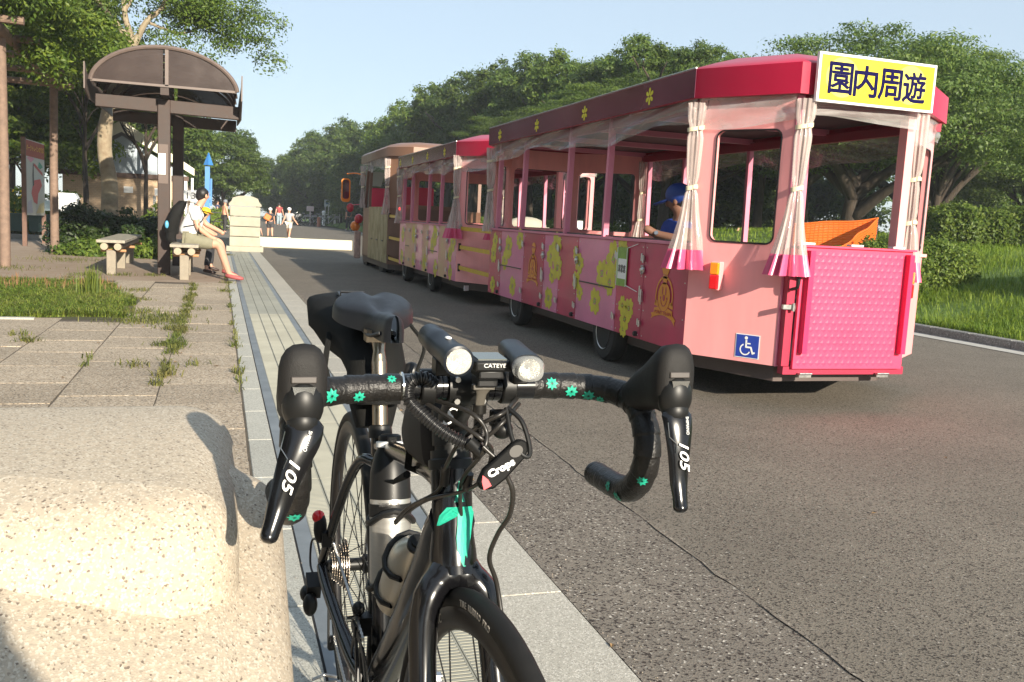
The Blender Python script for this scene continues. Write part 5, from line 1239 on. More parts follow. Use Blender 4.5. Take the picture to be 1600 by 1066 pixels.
# benches of logs on square stone legs
logE = mat('log_end', (.33, .28, .20), .6, var=.08, vscale=20); logS = mat('log_side', (.22, .16, .11), .7, var=.25, vscale=10, stretch=(8, 1, 8)); legM = mat('bench_leg_stone', (.25, .215, .165), .75, var=.12, vscale=15)
seatT = mat('bench_seat_slab', (.30, .27, .215), .7, var=.25, vscale=8, stretch=(3, .6, 3))
def log_bench(label, x, y, L_):
    t = thing('log_bench', label, 'bench', (x, y, 0), group='log benches under the shelter')
    b = MB(); b.box((0, L_/2, .505), (.40, L_, .045)); b.put('seat_slab', seatT, t, bevel=.006)
    for s in (-1, 1):
        b = MB(); b.cyl((s*.095+.005, -.02, .427), (s*.095+.005, L_+.02, .427), .054, 20); lg = b.put('log', logS, t)
        b = MB(); b.lathe([(0, .0535), (-.004, .050), (-.0045, .036), (-.0055, .035), (-.0055, .02), (-.0065, .019), (-.0065, .001)], (s*.095+.005, -.021, .427), (0, 1, 0), 20); b.put('log_end', logE, lg, ang=25)
    for y_ in [.12+(L_-.24)*k/2 for k in range(3)]:
        b = MB(); b.box((0, y_, .185), (.13, .14, .37)); b.put('leg', legM, t, bevel=.008)
        b = MB(); b.cyl((-.16, y_+.1, .36), (.20, y_+.1, .36), .022, 10); b.put('cross_peg', mat('peg_orange_brown', (.42, .22, .10), .6), t)
    return t
log_bench('long log bench standing clear on the left, nobody sitting on it', -1.56, 15.0, 3.2)
log_bench('log bench under the shelter post where the man in white sits', -.49, 14.3, 2.2)
# map board
mb = thing('map_board', 'tall park map board with red heading on two brown posts', 'notice board', (0, 0, 0))
a1, a2 = Vector((-4.22, 23.3, 0)), Vector((-4.10, 25.0, 0)); dm = (a2-a1).normalized(); nm = Vector((dm.y, -dm.x, 0))
for p in (a1, a2):
    b = MB(); b.bar(p, p+UZ*(2.45 if p is a1 else .72), .09, .09, (0, 1, 0)); b.put('post', mat('board_post', (.15, .085, .062), .7, var=.2, vscale=9), mb, ang=0)
b = MB(); b.bar(a1+UZ*1.56, a2+UZ*1.54, .05, 1.72); mbp = b.put('panel', mat('map_grey', (.46, .50, .48), .5, col2=(.55, .53, .44), vscale=1.2), mb, ang=0)
b = MB(); b.bar(a1+UZ*2.22+nm*.028+dm*.02, a2+UZ*2.2+nm*.028-dm*.02, .008, .36); b.put('heading', mat('heading_red', (.32, .05, .03), .5), mbp, ang=0)
place_text('パークトレインのりば', .15, mat('heading_yellow', (.80, .55, .05), .5), 'board_heading', mbp, a1.lerp(a2, .5)+UZ*2.22+nm*.036, dm, UZ)
def blot(col, pts, k):
    b = MB(); b.prism(pts, a1+nm*(.027+k*.001), dm, UZ, nm, .001); b.put('map_patch', mat('map_'+str(col), col, .5), mbp, fix=True, ang=0)
blot((.55, .10, .10), [(.5, 1.2), (.7, 1.5), (1.3, 1.55), (1.45, 1.4), (1.1, 1.2), (1.0, .95), (.7, 1.0)], 0); blot((.45, .08, .08), [(.7, 1.85), (.8, 1.9), (1.5, 1.7), (1.52, 1.62)], 0)
blot((.06, .07, .07), [(.62, 1.35), (.6, 1.62), (.66, 1.9), (.72, 1.9), (.74, 1.4)], 1); blot((.05, .30, .20), [(1.1, 1.82), (1.2, 1.95), (1.35, 1.92), (1.55, 1.84), (1.3, 1.78)], 0)
blot((.65, .30, .38), [(.15, 2.0), (.4, 2.05), (.8, 2.0), (.5, 1.9)], 0); blot((.60, .50, .25), [(.9, .74), (1.6, .74), (1.6, 1.0), (1.2, .95)], 0); blot((.40, .40, .46), [(.1, .75), (.6, .75), (.5, 1.05), (.2, 1.0)], 0)
# planter boxes behind the map
for i, (x, lab) in enumerate(((-5.6, 'dark green planter trough behind the left leg of the map board'), (-4.2, 'dark green planter trough between the map board and the thick post'))):
    b = MB(); b.box((x, 27.5, .42), (1.3, .4, .44)); b.box((x, 27.5, .65), (1.36, .46, .04)); o = b.put('planter_box', mat('planter_green', (.015, .05, .042), .5), None, ang=0); tag(o, lab, 'planter', 'dark green planters')
b = MB(); b.box((-9, 27.0, .05), (12, .25, .16)); o = b.put('low_edging', mat('edging', (.2, .19, .17), .8), None, ang=0); tag(o, 'low grey stone edging running behind the map board', 'edging')
b = MB(); b.box((-3.42, 24.0, .96), (.42, .4, .30)); b.prism([(-.25, 0), (.25, 0), (.17, .14), (-.20, .14)], (-3.42, 23.78, 1.11), (1, 0, 0), UZ, (0, 1, 0), .44); b.box((-3.42, 24.0, .4), (.12, .12, .8)); o = b.put('white_box', mat('box_white', (.66, .68, .70), .45), None, ang=0, fix=True); tag(o, 'white lidded box beside the second pergola post', 'box')
b = MB(); b.box((-4.05, 26.2, .92), (.46, .1, .26)); b.box((-4.05, 26.2, .4), (.06, .06, .8)); o = b.put('small_sign', mat('small_sign', (.5, .62, .64), .4), None, ang=0); tag(o, 'small pale sign low between map board and thick post', 'sign')
# building
bl = thing('park_building', 'low beige brick park building with cream gable and grey roof', 'building', (0, 0, 0))
brick = mat('beige_brick', (.46, .33, .21), .85, var=.15, vscale=6, world=True)
n_, L_n = N(brick); bt = n_.new('ShaderNodeTexBrick'); gm_ = n_.new('ShaderNodeNewGeometry'); mp = n_.new('ShaderNodeMapping'); mp.inputs['Rotation'].default_value = (PI/2, 0, 0)
L_n.new(gm_.outputs['Position'], mp.inputs[0]); L_n.new(mp.outputs[0], bt.inputs[0]); bt.inputs['Scale'].default_value = 4.0; bt.inputs['Color1'].default_value = (.47, .33, .21, 1); bt.inputs['Color2'].default_value = (.52, .38, .25, 1); bt.inputs['Mortar'].default_value = (.36, .27, .19, 1); bt.inputs['Mortar Size'].default_value = .02; L_n.new(bt.outputs[0], n_['Principled BSDF'].inputs['Base Color'])
b = MB(); b.box((-3.2, 39.5, .98), (3.9, 9, 1.96)); b.put('wall', brick, bl, ang=0)
b = MB(); b.box((-3.2, 34.95, 2.04), (4.3, .12, .16)); b.put('eaves_beam', mat('eaves_brown', (.10, .06, .045), .7), bl, ang=0)
b = MB(); b.prism([(-5.2, 2.12), (-1.1, 2.12), (-3.25, 3.4)], (0, 35.0, 0), (1, 0, 0), UZ, (0, 1, 0), .1); b.put('gable', mat('gable_blue_grey', (.36, .42, .47), .6), bl, fix=True, ang=0)
crm = mat('rake_cream', (.74, .70, .56), .6)
for s, x in ((-1, -5.6), (1, -.86)):
    b = MB(); b.prism([(x, 2.16), (-3.25, 3.52), (-3.25, 3.92 if s > 0 else 3.9), (x, 2.40)], (0, 34.7, 0), (1, 0, 0), UZ, (0, 1, 0), .16); b.put('rake_board', crm, bl, fix=True, ang=0)
    b = MB(); b.add([(x, 34.8, 2.42), (-3.25, 34.8, 3.93), (-3.25, 44.5, 3.93), (x, 44.5, 2.42)], [(0, 1, 2, 3)]); b.put('roof_slope', mat('roof_grey', (.22, .22, .22), .7), bl, ang=0)
b = MB(); b.box((-1.15, 34.95, 1.05), (.10, .1, 2.1)); b.box((-.95, 35.6, 1.05), (.08, .08, 2.1)); b.put_each('porch_post', white, bl, ang=0)
b = MB(); b.box((-3.05, 34.96, 1.55), (.30, .03, .22)); wn = b.put('window', white, bl, ang=0)
b = MB(); b.cyl((-2.10, 33.5, 0), (-2.10, 33.5, 1.36), .045, 12); o = b.put('white_post', white, None); tag(o, 'slim white post in front of the beige building wall', 'post')
b = MB(); b.box((-1.95, 33.2, 1.50), (.26, .03, .24)); b.box((-1.95, 33.23, .7), (.04, .04, 1.5)); o = b.put('notice', white, None, ang=0); tag(o, 'small white notice with blue print by the building wall', 'sign')
fit_text('i', .05, .13, blueS, 'notice_print', o, (-1.95, 33.18, 1.5), (1, 0, 0), UZ)
b = MB(); b.box((-.86, 31.0, 1.42), (.44, .03, .33)); b.box((-.86, 31.03, .65), (.05, .05, 1.3)); o = b.put('number_sign', white, None, ang=0); tag(o, 'white sign with black figures just left of the seated man', 'sign')
fit_text('13', .26, .20, blackM, 'sign_figures', o, (-.86, 30.98, 1.42), (1, 0, 0), UZ)
# blue arrow post
ab = thing('arrow_post', 'tall blue post topped with a pointed blue arrow head', 'arrow sign', (-.30, 27.0, 0)); blueA = mat('arrow_blue', (.045, .19, .48), .45, var=.1, vscale=3)
b = MB(); b.box((-.025, 0, 1.1), (.13, .10, 2.2)); b.put('shaft', blueA, ab, ang=0); b = MB(); b.box((.075, 0, 1.5), (.05, .07, .75)); b.put('side_strip', blueA, ab, ang=0)
b = MB(); b.tube([(0, 0, 2.24), (0, 0, 2.58)], [.13, .012], 4); b.put('arrow_head', blueA, ab, ang=0)
# gate pillar of stacked stones with a moulded cap
pil = thing('gate_pillar', 'cream stone gate pillar of four stacked blocks under a moulded cap', 'gate pillar', (.63, 24.95, 0))
st_m = mat('pillar_stone', (.36, .335, .265), .8, var=.10, vscale=5, bump=.002, bscale=50)
b = MB(); b.box((0, 0, .06), (.92, .86, .14)); b.put('plinth', st_m, pil, bevel=.01, ang=0)
for k in range(4):
    b = MB(); w = .76-.004*k; b.box((0, 0, .13+.2575*k+.122), (w, .74, .243)); b.put('block', st_m, pil, bevel=.012, ang=0)
b = MB(); pr_ = [(-.40, 0), (.40, 0), (.40, .05), (.34, .12), (.31, .20), (.17, .25), (0, .265), (-.17, .25), (-.31, .20), (-.34, .12), (-.40, .05)]
b.prism(pr_, (0, -.39, 1.162), (1, 0, 0), UZ, (0, 1, 0), .78); b.put('cap', st_m, pil, fix=True, ang=18)
b = MB(); b.box((2.46, 28.0, .15), (2.75, .28, .30)); o = b.put('low_barrier', mat('barrier_cream', (.62, .56, .40), .7, var=.03, vscale=2), None, ang=0, bevel=.02); tag(o, 'low smooth cream barrier wall running from the pillar to the tractor', 'low wall')
# ================================================================== PEOPLE
skinM = mat('skin', (.56, .31, .21), .55, sub=.05); skinD = mat('skin_tanned', (.20, .10, .065), .55); hairM = mat('hair_black', (.012, .010, .009), .5, bump=.002, bscale=90)
def skinned(name, V, Ed, R_, m, par, lev=2, extra=None):
    me = bpy.data.meshes.new(name); me.from_pydata([tuple(v) for v in V], Ed, []); o = bpy.data.objects.new(name, me); COL.objects.link(o)
    md = o.modifiers.new('skin', 'SKIN'); 
    for i, r in enumerate(R_): me.skin_vertices[0].data[i].radius = (r, r) if not isinstance(r, tuple) else r
    me.skin_vertices[0].data[0].use_root = True
    sb_ = o.modifiers.new('sub', 'SUBSURF'); sb_.levels = lev; sb_.render_levels = lev
    dg = bpy.context.evaluated_depsgraph_get(); dg.update(); m2 = bpy.data.meshes.new_from_object(o.evaluated_get(dg)); m2.name = name
    bpy.data.objects.remove(o); m2.materials.clear(); m2.materials.append(m)
    if extra:
        bm = bmesh.new(); bm.from_mesh(m2); 
        for c, r in extra:
            g_ = bmesh.ops.create_uvsphere(bm, u_segments=10, v_segments=7, radius=1.0); bmesh.ops.scale(bm, vec=r, verts=g_['verts']); bmesh.ops.translate(bm, vec=c, verts=g_['verts'])
        bm.to_mesh(m2); bm.free()
    finish(m2, 180); return link(name, m2, par)
JN = ['pelvis', 'belly', 'chest', 'neck', 'chin', 'head', 'ls', 'le', 'lw', 'lh', 'rs', 're', 'rw', 'rh', 'lhip', 'lk', 'la', 'lt', 'rhip', 'rk', 'ra', 'rt']
ED = [(0, 1), (1, 2), (2, 3), (3, 4), (4, 5), (2, 6), (6, 7), (7, 8), (8, 9), (2, 10), (10, 11), (11, 12), (12, 13), (0, 14), (14, 15), (15, 16), (16, 17), (0, 18), (18, 19), (19, 20), (20, 21)]
RD = [.078, .070, .076, .033, .038, .052, .038, .028, .020, .022, .038, .028, .020, .022, .064, .044, .027, .022, .064, .044, .027, .022]
def person(label, J, H_, shirt, legs, long_legs=False, shoes=(.05, .05, .05), hat=None, hair=True, sleeves=.55, group=None, skin=None, lev=2, facing=(0, -1, 0), bulk=1.0):
    """J maps joint names to points in metres; clothes follow the same skeleton"""
    skin = skin or skinM; t = thing('person', label, 'person', (0, 0, 0), group=group); V = [Vector(J[k]) for k in JN]; h = H_
    R_ = [r*h for r in RD]; f_ = Vector(facing).normalized(); hd = V[5]; side = f_.cross(UZ)
    ex = [(hd+f_*.052*h, (.010*h, .010*h, .014*h)), (hd+side*.050*h, (.012*h, .012*h, .02*h)), (hd-side*.050*h, (.012*h, .012*h, .02*h)), (hd+f_*.005*h+UZ*.012*h, (.050*h, .050*h, .060*h))]
    skinned('body', V, ED, R_, skin, t, lev, ex)
    mS = mat('cloth_%.2f_%.2f_%.2f' % shirt, shirt, .8, var=.06, vscale=14, bump=.004, bscale=22); mL = mat('cloth_%.2f_%.2f_%.2f' % legs, legs, .8, var=.08, vscale=14, bump=.004, bscale=22)
    q = sleeves; idx = [0, 1, 2, 6, 10]; Vs = [V[0].lerp(V[1], .1), V[1], V[2], V[2].lerp(V[3], .62), V[6], V[6].lerp(V[7], q), V[10], V[10].lerp(V[11], q)]
    skinned('shirt', Vs, [(0, 1), (1, 2), (2, 3), (2, 4), (4, 5), (2, 6), (6, 7)], [.090*h*bulk, .084*h*bulk, .090*h*bulk, .046*h, .050*h, .046*h, .050*h, .046*h], mS, t, lev)
    if long_legs: Vl = [V[0], V[14], V[15], V[16].lerp(V[15], .08), V[18], V[19], V[20].lerp(V[19], .08)]; rl = [.088*h, .074*h, .054*h, .040*h, .074*h, .054*h, .040*h]
    else: Vl = [V[0], V[14], V[14].lerp(V[15], .5), V[15].lerp(V[14], .12), V[18], V[18].lerp(V[19], .5), V[19].lerp(V[18], .12)]; rl = [.088*h, .078*h, .070*h, .062*h, .078*h, .070*h, .062*h]
    skinned('trousers' if long_legs else 'shorts', Vl, [(0, 1), (1, 2), (2, 3), (0, 4), (4, 5), (5, 6)], rl, mL, t, lev)
    for a_, t_ in ((16, 17), (20, 21)):
        b = MB(); A_, T_ = V[a_], V[t_]; d = (T_-A_); d.z = 0; d = d.normalized() if d.length > 1e-4 else f_
        b.tube([A_-d*.03*h+UZ*-.012*h, A_-UZ*.016*h+d*.02*h, T_+UZ*.0, T_+d*.035*h-UZ*.004*h], [.026*h, .034*h, .029*h, .014*h], 12, flat=.75); b.put('shoe', mat('shoe_%.2f_%.2f_%.2f' % shoes, shoes, .6), t, ang=180)
    if hair:
        b = MB(); b.ell(hd-f_*.010*h+UZ*.022*h, (.058*h, .058*h, .058*h), 18, 12, jit=.03); b.ell(hd-f_*.028*h-UZ*.004*h, (.048*h, .040*h, .05*h), 14, 10); b.put('hair', hairM, t, ang=180)
    if hat:
        col, kind = hat; mh = mat('hat_%.2f_%.2f_%.2f' % col, col, .5)
        b = MB(); b.ell(hd+UZ*.030*h-f_*.004*h, (.066*h, .066*h, .058*h), 20, 12)
        if kind == 'brim': b.lathe([(0, .062*h), (-.012*h, .105*h), (-.014*h, .105*h), (-.002*h, .060*h)], hd+UZ*.030*h, UZ+f_*.25, 24, cap=False)
        if kind == 'peak': b.tube([hd+UZ*.018*h+f_*.045*h, hd+UZ*.010*h+f_*.115*h], [.045*h, .035*h], 12, flat=.16, flatdir=(0, 0, 1))
        b.put('helmet' if kind == 'helmet' else 'cap', mh, t, ang=180)
    return t
def standing(x, y, h, yaw=0.0, stride=.0, arm=.06):
    """a walking or standing skeleton; yaw 0 faces away from the camera (+y)"""
    c, s = math.cos(yaw), math.sin(yaw)
    P = lambda a, f, z: (x+(a*c-f*s)*h, y+(a*s+f*c)*h, z*h)
    return dict(pelvis=P(0, 0, .53), belly=P(0, .005, .62), chest=P(0, .0, .73), neck=P(0, .0, .83), chin=P(0, .012, .87), head=P(0, .012, .925),
        ls=P(-.105, 0, .795), le=P(-.135, -stride*.5, .64), lw=P(-.14-arm*.3, -stride*.9+.02, .50), lh=P(-.14-arm*.4, -stride+.03, .455), rs=P(.105, 0, .795), re=P(.14, stride*.5, .64), rw=P(.15+arm*.5, stride*.9+.02, .50), rh=P(.155+arm*.6, stride+.03, .455),
        lhip=P(-.05, 0, .50), lk=P(-.055, stride*.55, .28), la=P(-.055, stride*.7, .045), lt=P(-.06, stride*.7+.07, .025), rhip=P(.05, 0, .50), rk=P(.055, -stride*.25, .28), ra=P(.055, -stride*.8, .045), rt=P(.06, -stride*.8+.07, .025))
FY = (0, 1, 0)
# seated man
J = dict(pelvis=(-.45, 15.05, .60), belly=(-.43, 15.04, .75), chest=(-.37, 15.05, .95), neck=(-.29, 15.05, 1.12), chin=(-.26, 15.05, 1.175), head=(-.24, 15.06, 1.26),
    ls=(-.36, 15.22, 1.03), le=(-.20, 15.30, .82), lw=(.02, 15.20, .72), lh=(.07, 15.16, .68), rs=(-.37, 14.88, 1.03), re=(-.31, 14.84, .77), rw=(-.12, 14.92, .63), rh=(-.04, 14.96, .60),
    lhip=(-.42, 15.14, .58), lk=(.02, 15.22, .56), la=(.10, 15.15, .12), lt=(.22, 15.12, .05), rhip=(-.42, 14.96, .58), rk=(.00, 14.92, .52), ra=(.15, 14.45, .10), rt=(.30, 14.40, .05))
man = person('man in white shirt and olive shorts seated on the log bench, black backpack on', J, 1.62, (.72, .72, .72), (.20, .19, .13), shoes=(.34, .08, .08), group=None, facing=(.85, .5, -.1), sleeves=.62, bulk=1.25)
bp = thing('backpack', 'black backpack worn by the seated man, leaning on the shelter post', 'backpack', (0, 0, 0))
bag([((-.68, 15.02, .64), .10, .09, (0, 1, 0), (1, 0, .3)), ((-.69, 15.02, .74), .14, .11, (0, 1, 0), (1, 0, .3)), ((-.66, 15.02, .90), .15, .11, (0, 1, 0), (1, 0, .2)), ((-.59, 15.02, 1.08), .13, .10, (0, 1, 0), (1, 0, .1)), ((-.53, 15.02, 1.17), .07, .06, (0, 1, 0), (1, 0, 0))], 'pack_body', bp)
bag([((-.69, 15.0, .54), .09, .07, (0, 1, 0), (1, 0, 0)), ((-.71, 15.0, .60), .11, .08, (0, 1, 0), (1, 0, 0)), ((-.69, 15.0, .70), .10, .07, (0, 1, 0), (1, 0, 0))], 'lower_pocket', bp)
b = MB(); b.tube(curve_pts([(-.52, 14.93, 1.12), (-.40, 14.90, 1.15), (-.27, 14.90, 1.07), (-.225, 14.90, .94), (-.32, 14.83, .83), (-.52, 14.86, .78)], 6), .015, 8, flat=.35); b.put('shoulder_strap', clothM, bp)
b = MB(); b.tube([(-.30, 14.815, .84), (-.295, 14.81, .68)], .009, 6); b.put('hanging_strap', clothM, bp)
b = MB(); b.ell((-.76, 14.89, .80), (.03, .03, .06)); b.put('blue_bottle', mat('bottle_blue', (.10, .35, .55), .3), bp)
# child in yellow cap behind him, dark trousers, sandals
J = dict(pelvis=(-.42, 16.15, .58), belly=(-.40, 16.15, .66), chest=(-.32, 16.15, .78), neck=(-.26, 16.15, .88), chin=(-.235, 16.15, .925), head=(-.215, 16.15, .985),
    ls=(-.30, 16.27, .84), le=(-.20, 16.3, .72), lw=(-.08, 16.25, .66), lh=(-.04, 16.2, .63), rs=(-.30, 16.03, .84), re=(-.22, 16.0, .72), rw=(-.12, 16.02, .66), rh=(-.07, 16.05, .63),
    lhip=(-.38, 16.22, .56), lk=(-.12, 16.22, .50), la=(-.14, 16.2, .10), lt=(-.04, 16.2, .05), rhip=(-.38, 16.08, .56), rk=(-.13, 16.0, .49), ra=(-.20, 15.75, .08), rt=(-.09, 15.7, .04))
person('child in a yellow sun cap and dark trousers seated beyond the man in white', J, 1.25, (.25, .38, .45), (.03, .03, .035), True, (.05, .03, .025), ((.85, .55, .03), 'brim'), True, facing=(.8, .5, 0))
person('child in black with white helmet and orange bag walking behind the cream barrier', standing(1.95, 38.2, 1.18, .2, .10), 1.18, (.03, .03, .035), (.05, .05, .055), False, (.03, .03, .03), ((.82, .82, .80), 'helmet'), False, facing=(.2, 1, 0))
b = MB(); b.box((1.83, 38.02, .80), (.26, .14, .24), (0, .5, .1)); o = b.put('shoulder_bag', mat('bag_orange', (.75, .18, .04), .6), None, ang=0, bevel=.04); tag(o, 'orange bag on the back of the child in black', 'bag')
person('child in grey shirt, white helmet and white shoes walking towards the bicycles', standing(2.64, 37.6, 1.22, -.5, .12, .16), 1.22, (.40, .40, .41), (.62, .58, .50), False, (.75, .75, .72), ((.82, .82, .80), 'helmet'), False, facing=(.5, 1, 0))
person('man in dark red shirt and pale jeans walking away far up the road', standing(4.0, 66.5, 1.62, 0, .05), 1.62, (.28, .05, .05), (.30, .38, .42), True, (.1, .1, .1), facing=FY)
person('small child in white helmet mostly hidden behind the gate pillar', standing(1.18, 30.0, .62, 0, .02), .62, (.6, .3, .28), (.1, .1, .1), False, (.1, .1, .1), ((.82, .82, .80), 'helmet'), False, facing=FY)
person('person in navy top and grey shorts beyond the fence left of the pillar', standing(-.10, 58.5, 1.5, 1.2, .12), 1.5, (.04, .06, .14), (.22, .24, .27), False, (.6, .6, .6), facing=(1, .2, 0))
person('bare-armed person in black trousers holding a bicycle', standing(.22, 41.5, 1.42, -1.2, .03, .0), 1.42, (.60, .30, .20), (.03, .03, .03), True, (.1, .1, .1), ((.2, .22, .24), 'helmet'), False, facing=(-1, .2, 0))
person('rider in black with black and white helmet just left of the tractor', standing(8.1, 61.0, 1.62, .5, .06), 1.62, (.02, .02, .022), (.02, .02, .022), True, (.3, .3, .3), ((.6, .6, .6), 'helmet'), False, facing=FY)
# conductor in the last car
J = dict(pelvis=(3.44, 6.55, .68), belly=(3.44, 6.52, .82), chest=(3.43, 6.46, 1.02), neck=(3.41, 6.42, 1.20), chin=(3.40, 6.39, 1.25), head=(3.375, 6.41, 1.325),
    ls=(3.44, 6.62, 1.13), le=(3.50, 6.72, .92), lw=(3.36, 6.80, .84), lh=(3.30, 6.84, .82), rs=(3.42, 6.29, 1.13), re=(3.34, 6.17, 1.02), rw=(3.19, 6.37, 1.065), rh=(3.11, 6.43, 1.115),
    lhip=(3.46, 6.62, .64), lk=(3.42, 6.85, .62), la=(3.40, 6.85, .36), lt=(3.36, 6.95, .33), rhip=(3.46, 6.46, .64), rk=(3.30, 6.5, .62), ra=(3.30, 6.5, .36), rt=(3.26, 6.6, .33))
person('conductor in blue cap and blue shirt resting an arm on the last car sill', J, 1.6, (.008, .045, .30), (.02, .02, .03), True, (.03, .03, .03), ((.01, .04, .22), 'peak'), True, skin=skinD, facing=(-.7, .6, -.25))
b = MB(); b.lathe([(0, .016), (.008, .016)], (3.175, 6.335, 1.075), (-.6, -.7, .3), 16); b.tube([(3.195+.022*math.cos(i*PI/6), 6.362-.016*math.cos(i*PI/6), 1.062+.034*math.sin(i*PI/6)) for i in range(12)], .006, 6, closed=True); o = b.put('wristwatch', mat('watch', (.35, .35, .36), .2, metal=.8), None); tag(o, 'wristwatch with pale dial on the conductor arm', 'wristwatch')
def sit(x, y, z, h): return dict(pelvis=(x, y, z+.1*h), belly=(x, y, z+.18*h), chest=(x, y, z+.29*h), neck=(x, y, z+.38*h), chin=(x, y, z+.42*h), head=(x, y, z+.475*h), ls=(x-.1*h, y, z+.35*h), le=(x-.14*h, y-.05*h, z+.22*h), lw=(x-.1*h, y-.15*h, z+.16*h), lh=(x-.08*h, y-.18*h, z+.16*h), rs=(x+.1*h, y, z+.35*h), re=(x+.14*h, y-.05*h, z+.22*h), rw=(x+.1*h, y-.15*h, z+.16*h), rh=(x+.08*h, y-.18*h, z+.16*h),
    lhip=(x-.05*h, y, z+.08*h), lk=(x-.09*h, y-.22*h, z+.2*h), la=(x-.05*h, y-.3*h, z+.03*h), lt=(x-.05*h, y-.36*h, z+.02*h), rhip=(x+.05*h, y, z+.08*h), rk=(x+.09*h, y-.22*h, z+.2*h), ra=(x+.05*h, y-.3*h, z+.03*h), rt=(x+.05*h, y-.36*h, z+.02*h))
person('dark-haired person in white sitting on the lawn', sit(13.6, 22.2, .62, 1.2), 1.2, (.7, .7, .68), (.2, .2, .25), True, (.3, .3, .3))
person('person in pale blue sitting on the lawn', sit(14.3, 21.8, .62, 1.2), 1.2, (.5, .6, .7), (.15, .2, .3), True, (.3, .3, .3))
# the photographer stands behind the camera and throws the shadow on the granite
J = standing(-.083, -.56, 1.60, 0, .0, .0)
J.update(le=(-.42, -.52, 1.04), lw=(-.12, -.30, 1.05), lh=(-.08, -.22, 1.06), re=(.19, -.50, 1.05), rw=(.06, -.30, 1.05), rh=(.05, -.22, 1.06))
person('person in grey shirt holding up a phone behind the camera', J, 1.55, (.3, .3, .32), (.08, .08, .1), True, (.1, .1, .1), facing=FY)
# ================================================================== FAR STREET FURNITURE
def far_bike(x, y, rz, label):
    t = thing('parked_bicycle', label, 'bicycle', (x, y, 0), rz, group='bicycles parked in a row in front of the far trees')
    for xx in (-.5, .5):
        b = MB(); b.tube([(xx+.31*math.cos(2*PI*i/20), 0, .33+.31*math.sin(2*PI*i/20)) for i in range(20)], .022, 6, closed=True); w_ = b.put('wheel', rubber, t)
    b = MB(); b.tube([(-.5, 0, .33), (-.1, 0, .3), (.36, 0, .78), (-.15, 0, .72), (-.1, 0, .3)], .02, 6); b.tube([(.5, 0, .33), (.36, 0, .9)], .02, 6); b.tube([(-.5, 0, .33), (-.18, 0, .85)], .02, 6); b.put('frame', mat('bike_silver', (.45, .46, .46), .35, metal=.6), t)
    b = MB(); b.tube([(.28, -.25, .98), (.38, 0, .95), (.28, .25, .98)], .015, 6); b.put('handlebar', steel, t)
    b = MB(); b.box((-.2, 0, .87), (.24, .12, .05)); b.put('saddle', blackM, t)
    b = MB(); b.box((.62, 0, .8), (.26, .3, .2)); b.put('basket', mat('basket_grey', (.3, .3, .3), .6), t)
    return t
words = ['closest to the man in red', 'second from the man in red', 'third from the man in red', 'in the middle of the row', 'third from the orange stump', 'second from the orange stump', 'closest to the orange stump']
fb0 = None
for i in range(7):
    x, y = 4.9+.55*i, 74.5-.35*i; lab = 'silver bicycle parked in the far row, '+words[i]
    if fb0 is None: fb0 = far_bike(x, y, .35, lab)
    else: dup(fb0, (x, y, 0), .35+.12*math.sin(i*2.1), lab)
t = far_bike(.55, 42.0, .1, 'bicycle held by the bare-armed person behind the pillar'); del t['group']
FS = ['a']
def far_sign(x, y, z, w, h, lab, icon):
    t = thing('far_sign', lab, 'sign', (x, y, 0)); b = MB(); b.box((0, 0, z), (w, .04, h)); pnl = b.put('panel', mat('far_sign_white', (.62, .68, .70), .4), t, ang=0)
    b = MB(); b.cyl((-w*.3, .04, 0), (-w*.3, .04, z), .03, 8); b.cyl((w*.3, .04, 0), (w*.3, .04, z), .03, 8); b.put('leg', steel, t)
    b = MB(); b.box((0, -.024, z), (w*.5, .01, h*.35)); b.put('pictogram', mat('picto_blue', (.10, .20, .30), .5), pnl, ang=0)
far_sign(9.15, 83.5, 1.95, .5, .62, 'small white sign with blue pictogram, left of the other far signs', 0)
far_sign(9.9, 82.5, 2.35, .66, .50, 'upper white board of the right hand far sign', 0)
far_sign(9.95, 82.2, 1.78, .66, .44, 'lower white board of the right hand far sign', 0)
b = MB(); b.cyl((8.3, 78, 0), (8.3, 78, 1.1), .13, 14); b.ell((8.3, 78, 1.12), (.17, .17, .14)); o = b.put('bollard', white, None); tag(o, 'white round-topped bollard left of the far signs', 'bollard')
b = MB(); b.cyl((7.3, 72, 0), (7.3, 72, .62), .14, 14); b.ell((7.3, 72, .66), (.14, .14, .08)); o = b.put('stump', mat('stump_orange', (.38, .14, .08), .7), None); tag(o, 'orange brown bollard at the end of the bicycle row', 'bollard')
b = MB(); b.box((7.0, 76, 1.35), (.55, .3, .4)); b.cyl((7.0, 76, 0), (7.0, 76, 1.2), .05, 8); o = b.put('postbox', mat('pale_pink_box', (.62, .50, .48), .6), None, bevel=.05); tag(o, 'pale box on a post above the parked bicycles', 'box')
# thin rail fence left of the pillar
t = thing('rail_fence', 'low dark rail fence behind the left side of the gate pillar', 'fence', (0, 0, 0)); dm_ = mat('rail_dark', (.05, .05, .05), .5)
for x in (-1.6, -1.0, -.4, .2):
    b = MB(); b.cyl((x, 44, 0), (x, 44, .85), .03, 8); b.put('post', dm_, t)
for z in (.45, .85): b = MB(); b.cyl((-2.2, 44, z), (.4, 44, z), .02, 8); b.put('rail', dm_, t)
b = MB(); b.box((-.8, 27.4, .12), (2.4, .25, .26)); o = b.put('stone_kerb_wall', gran_kerb, None, ang=0); tag(o, 'low pale stone kerb wall left of the gate pillar', 'low wall')
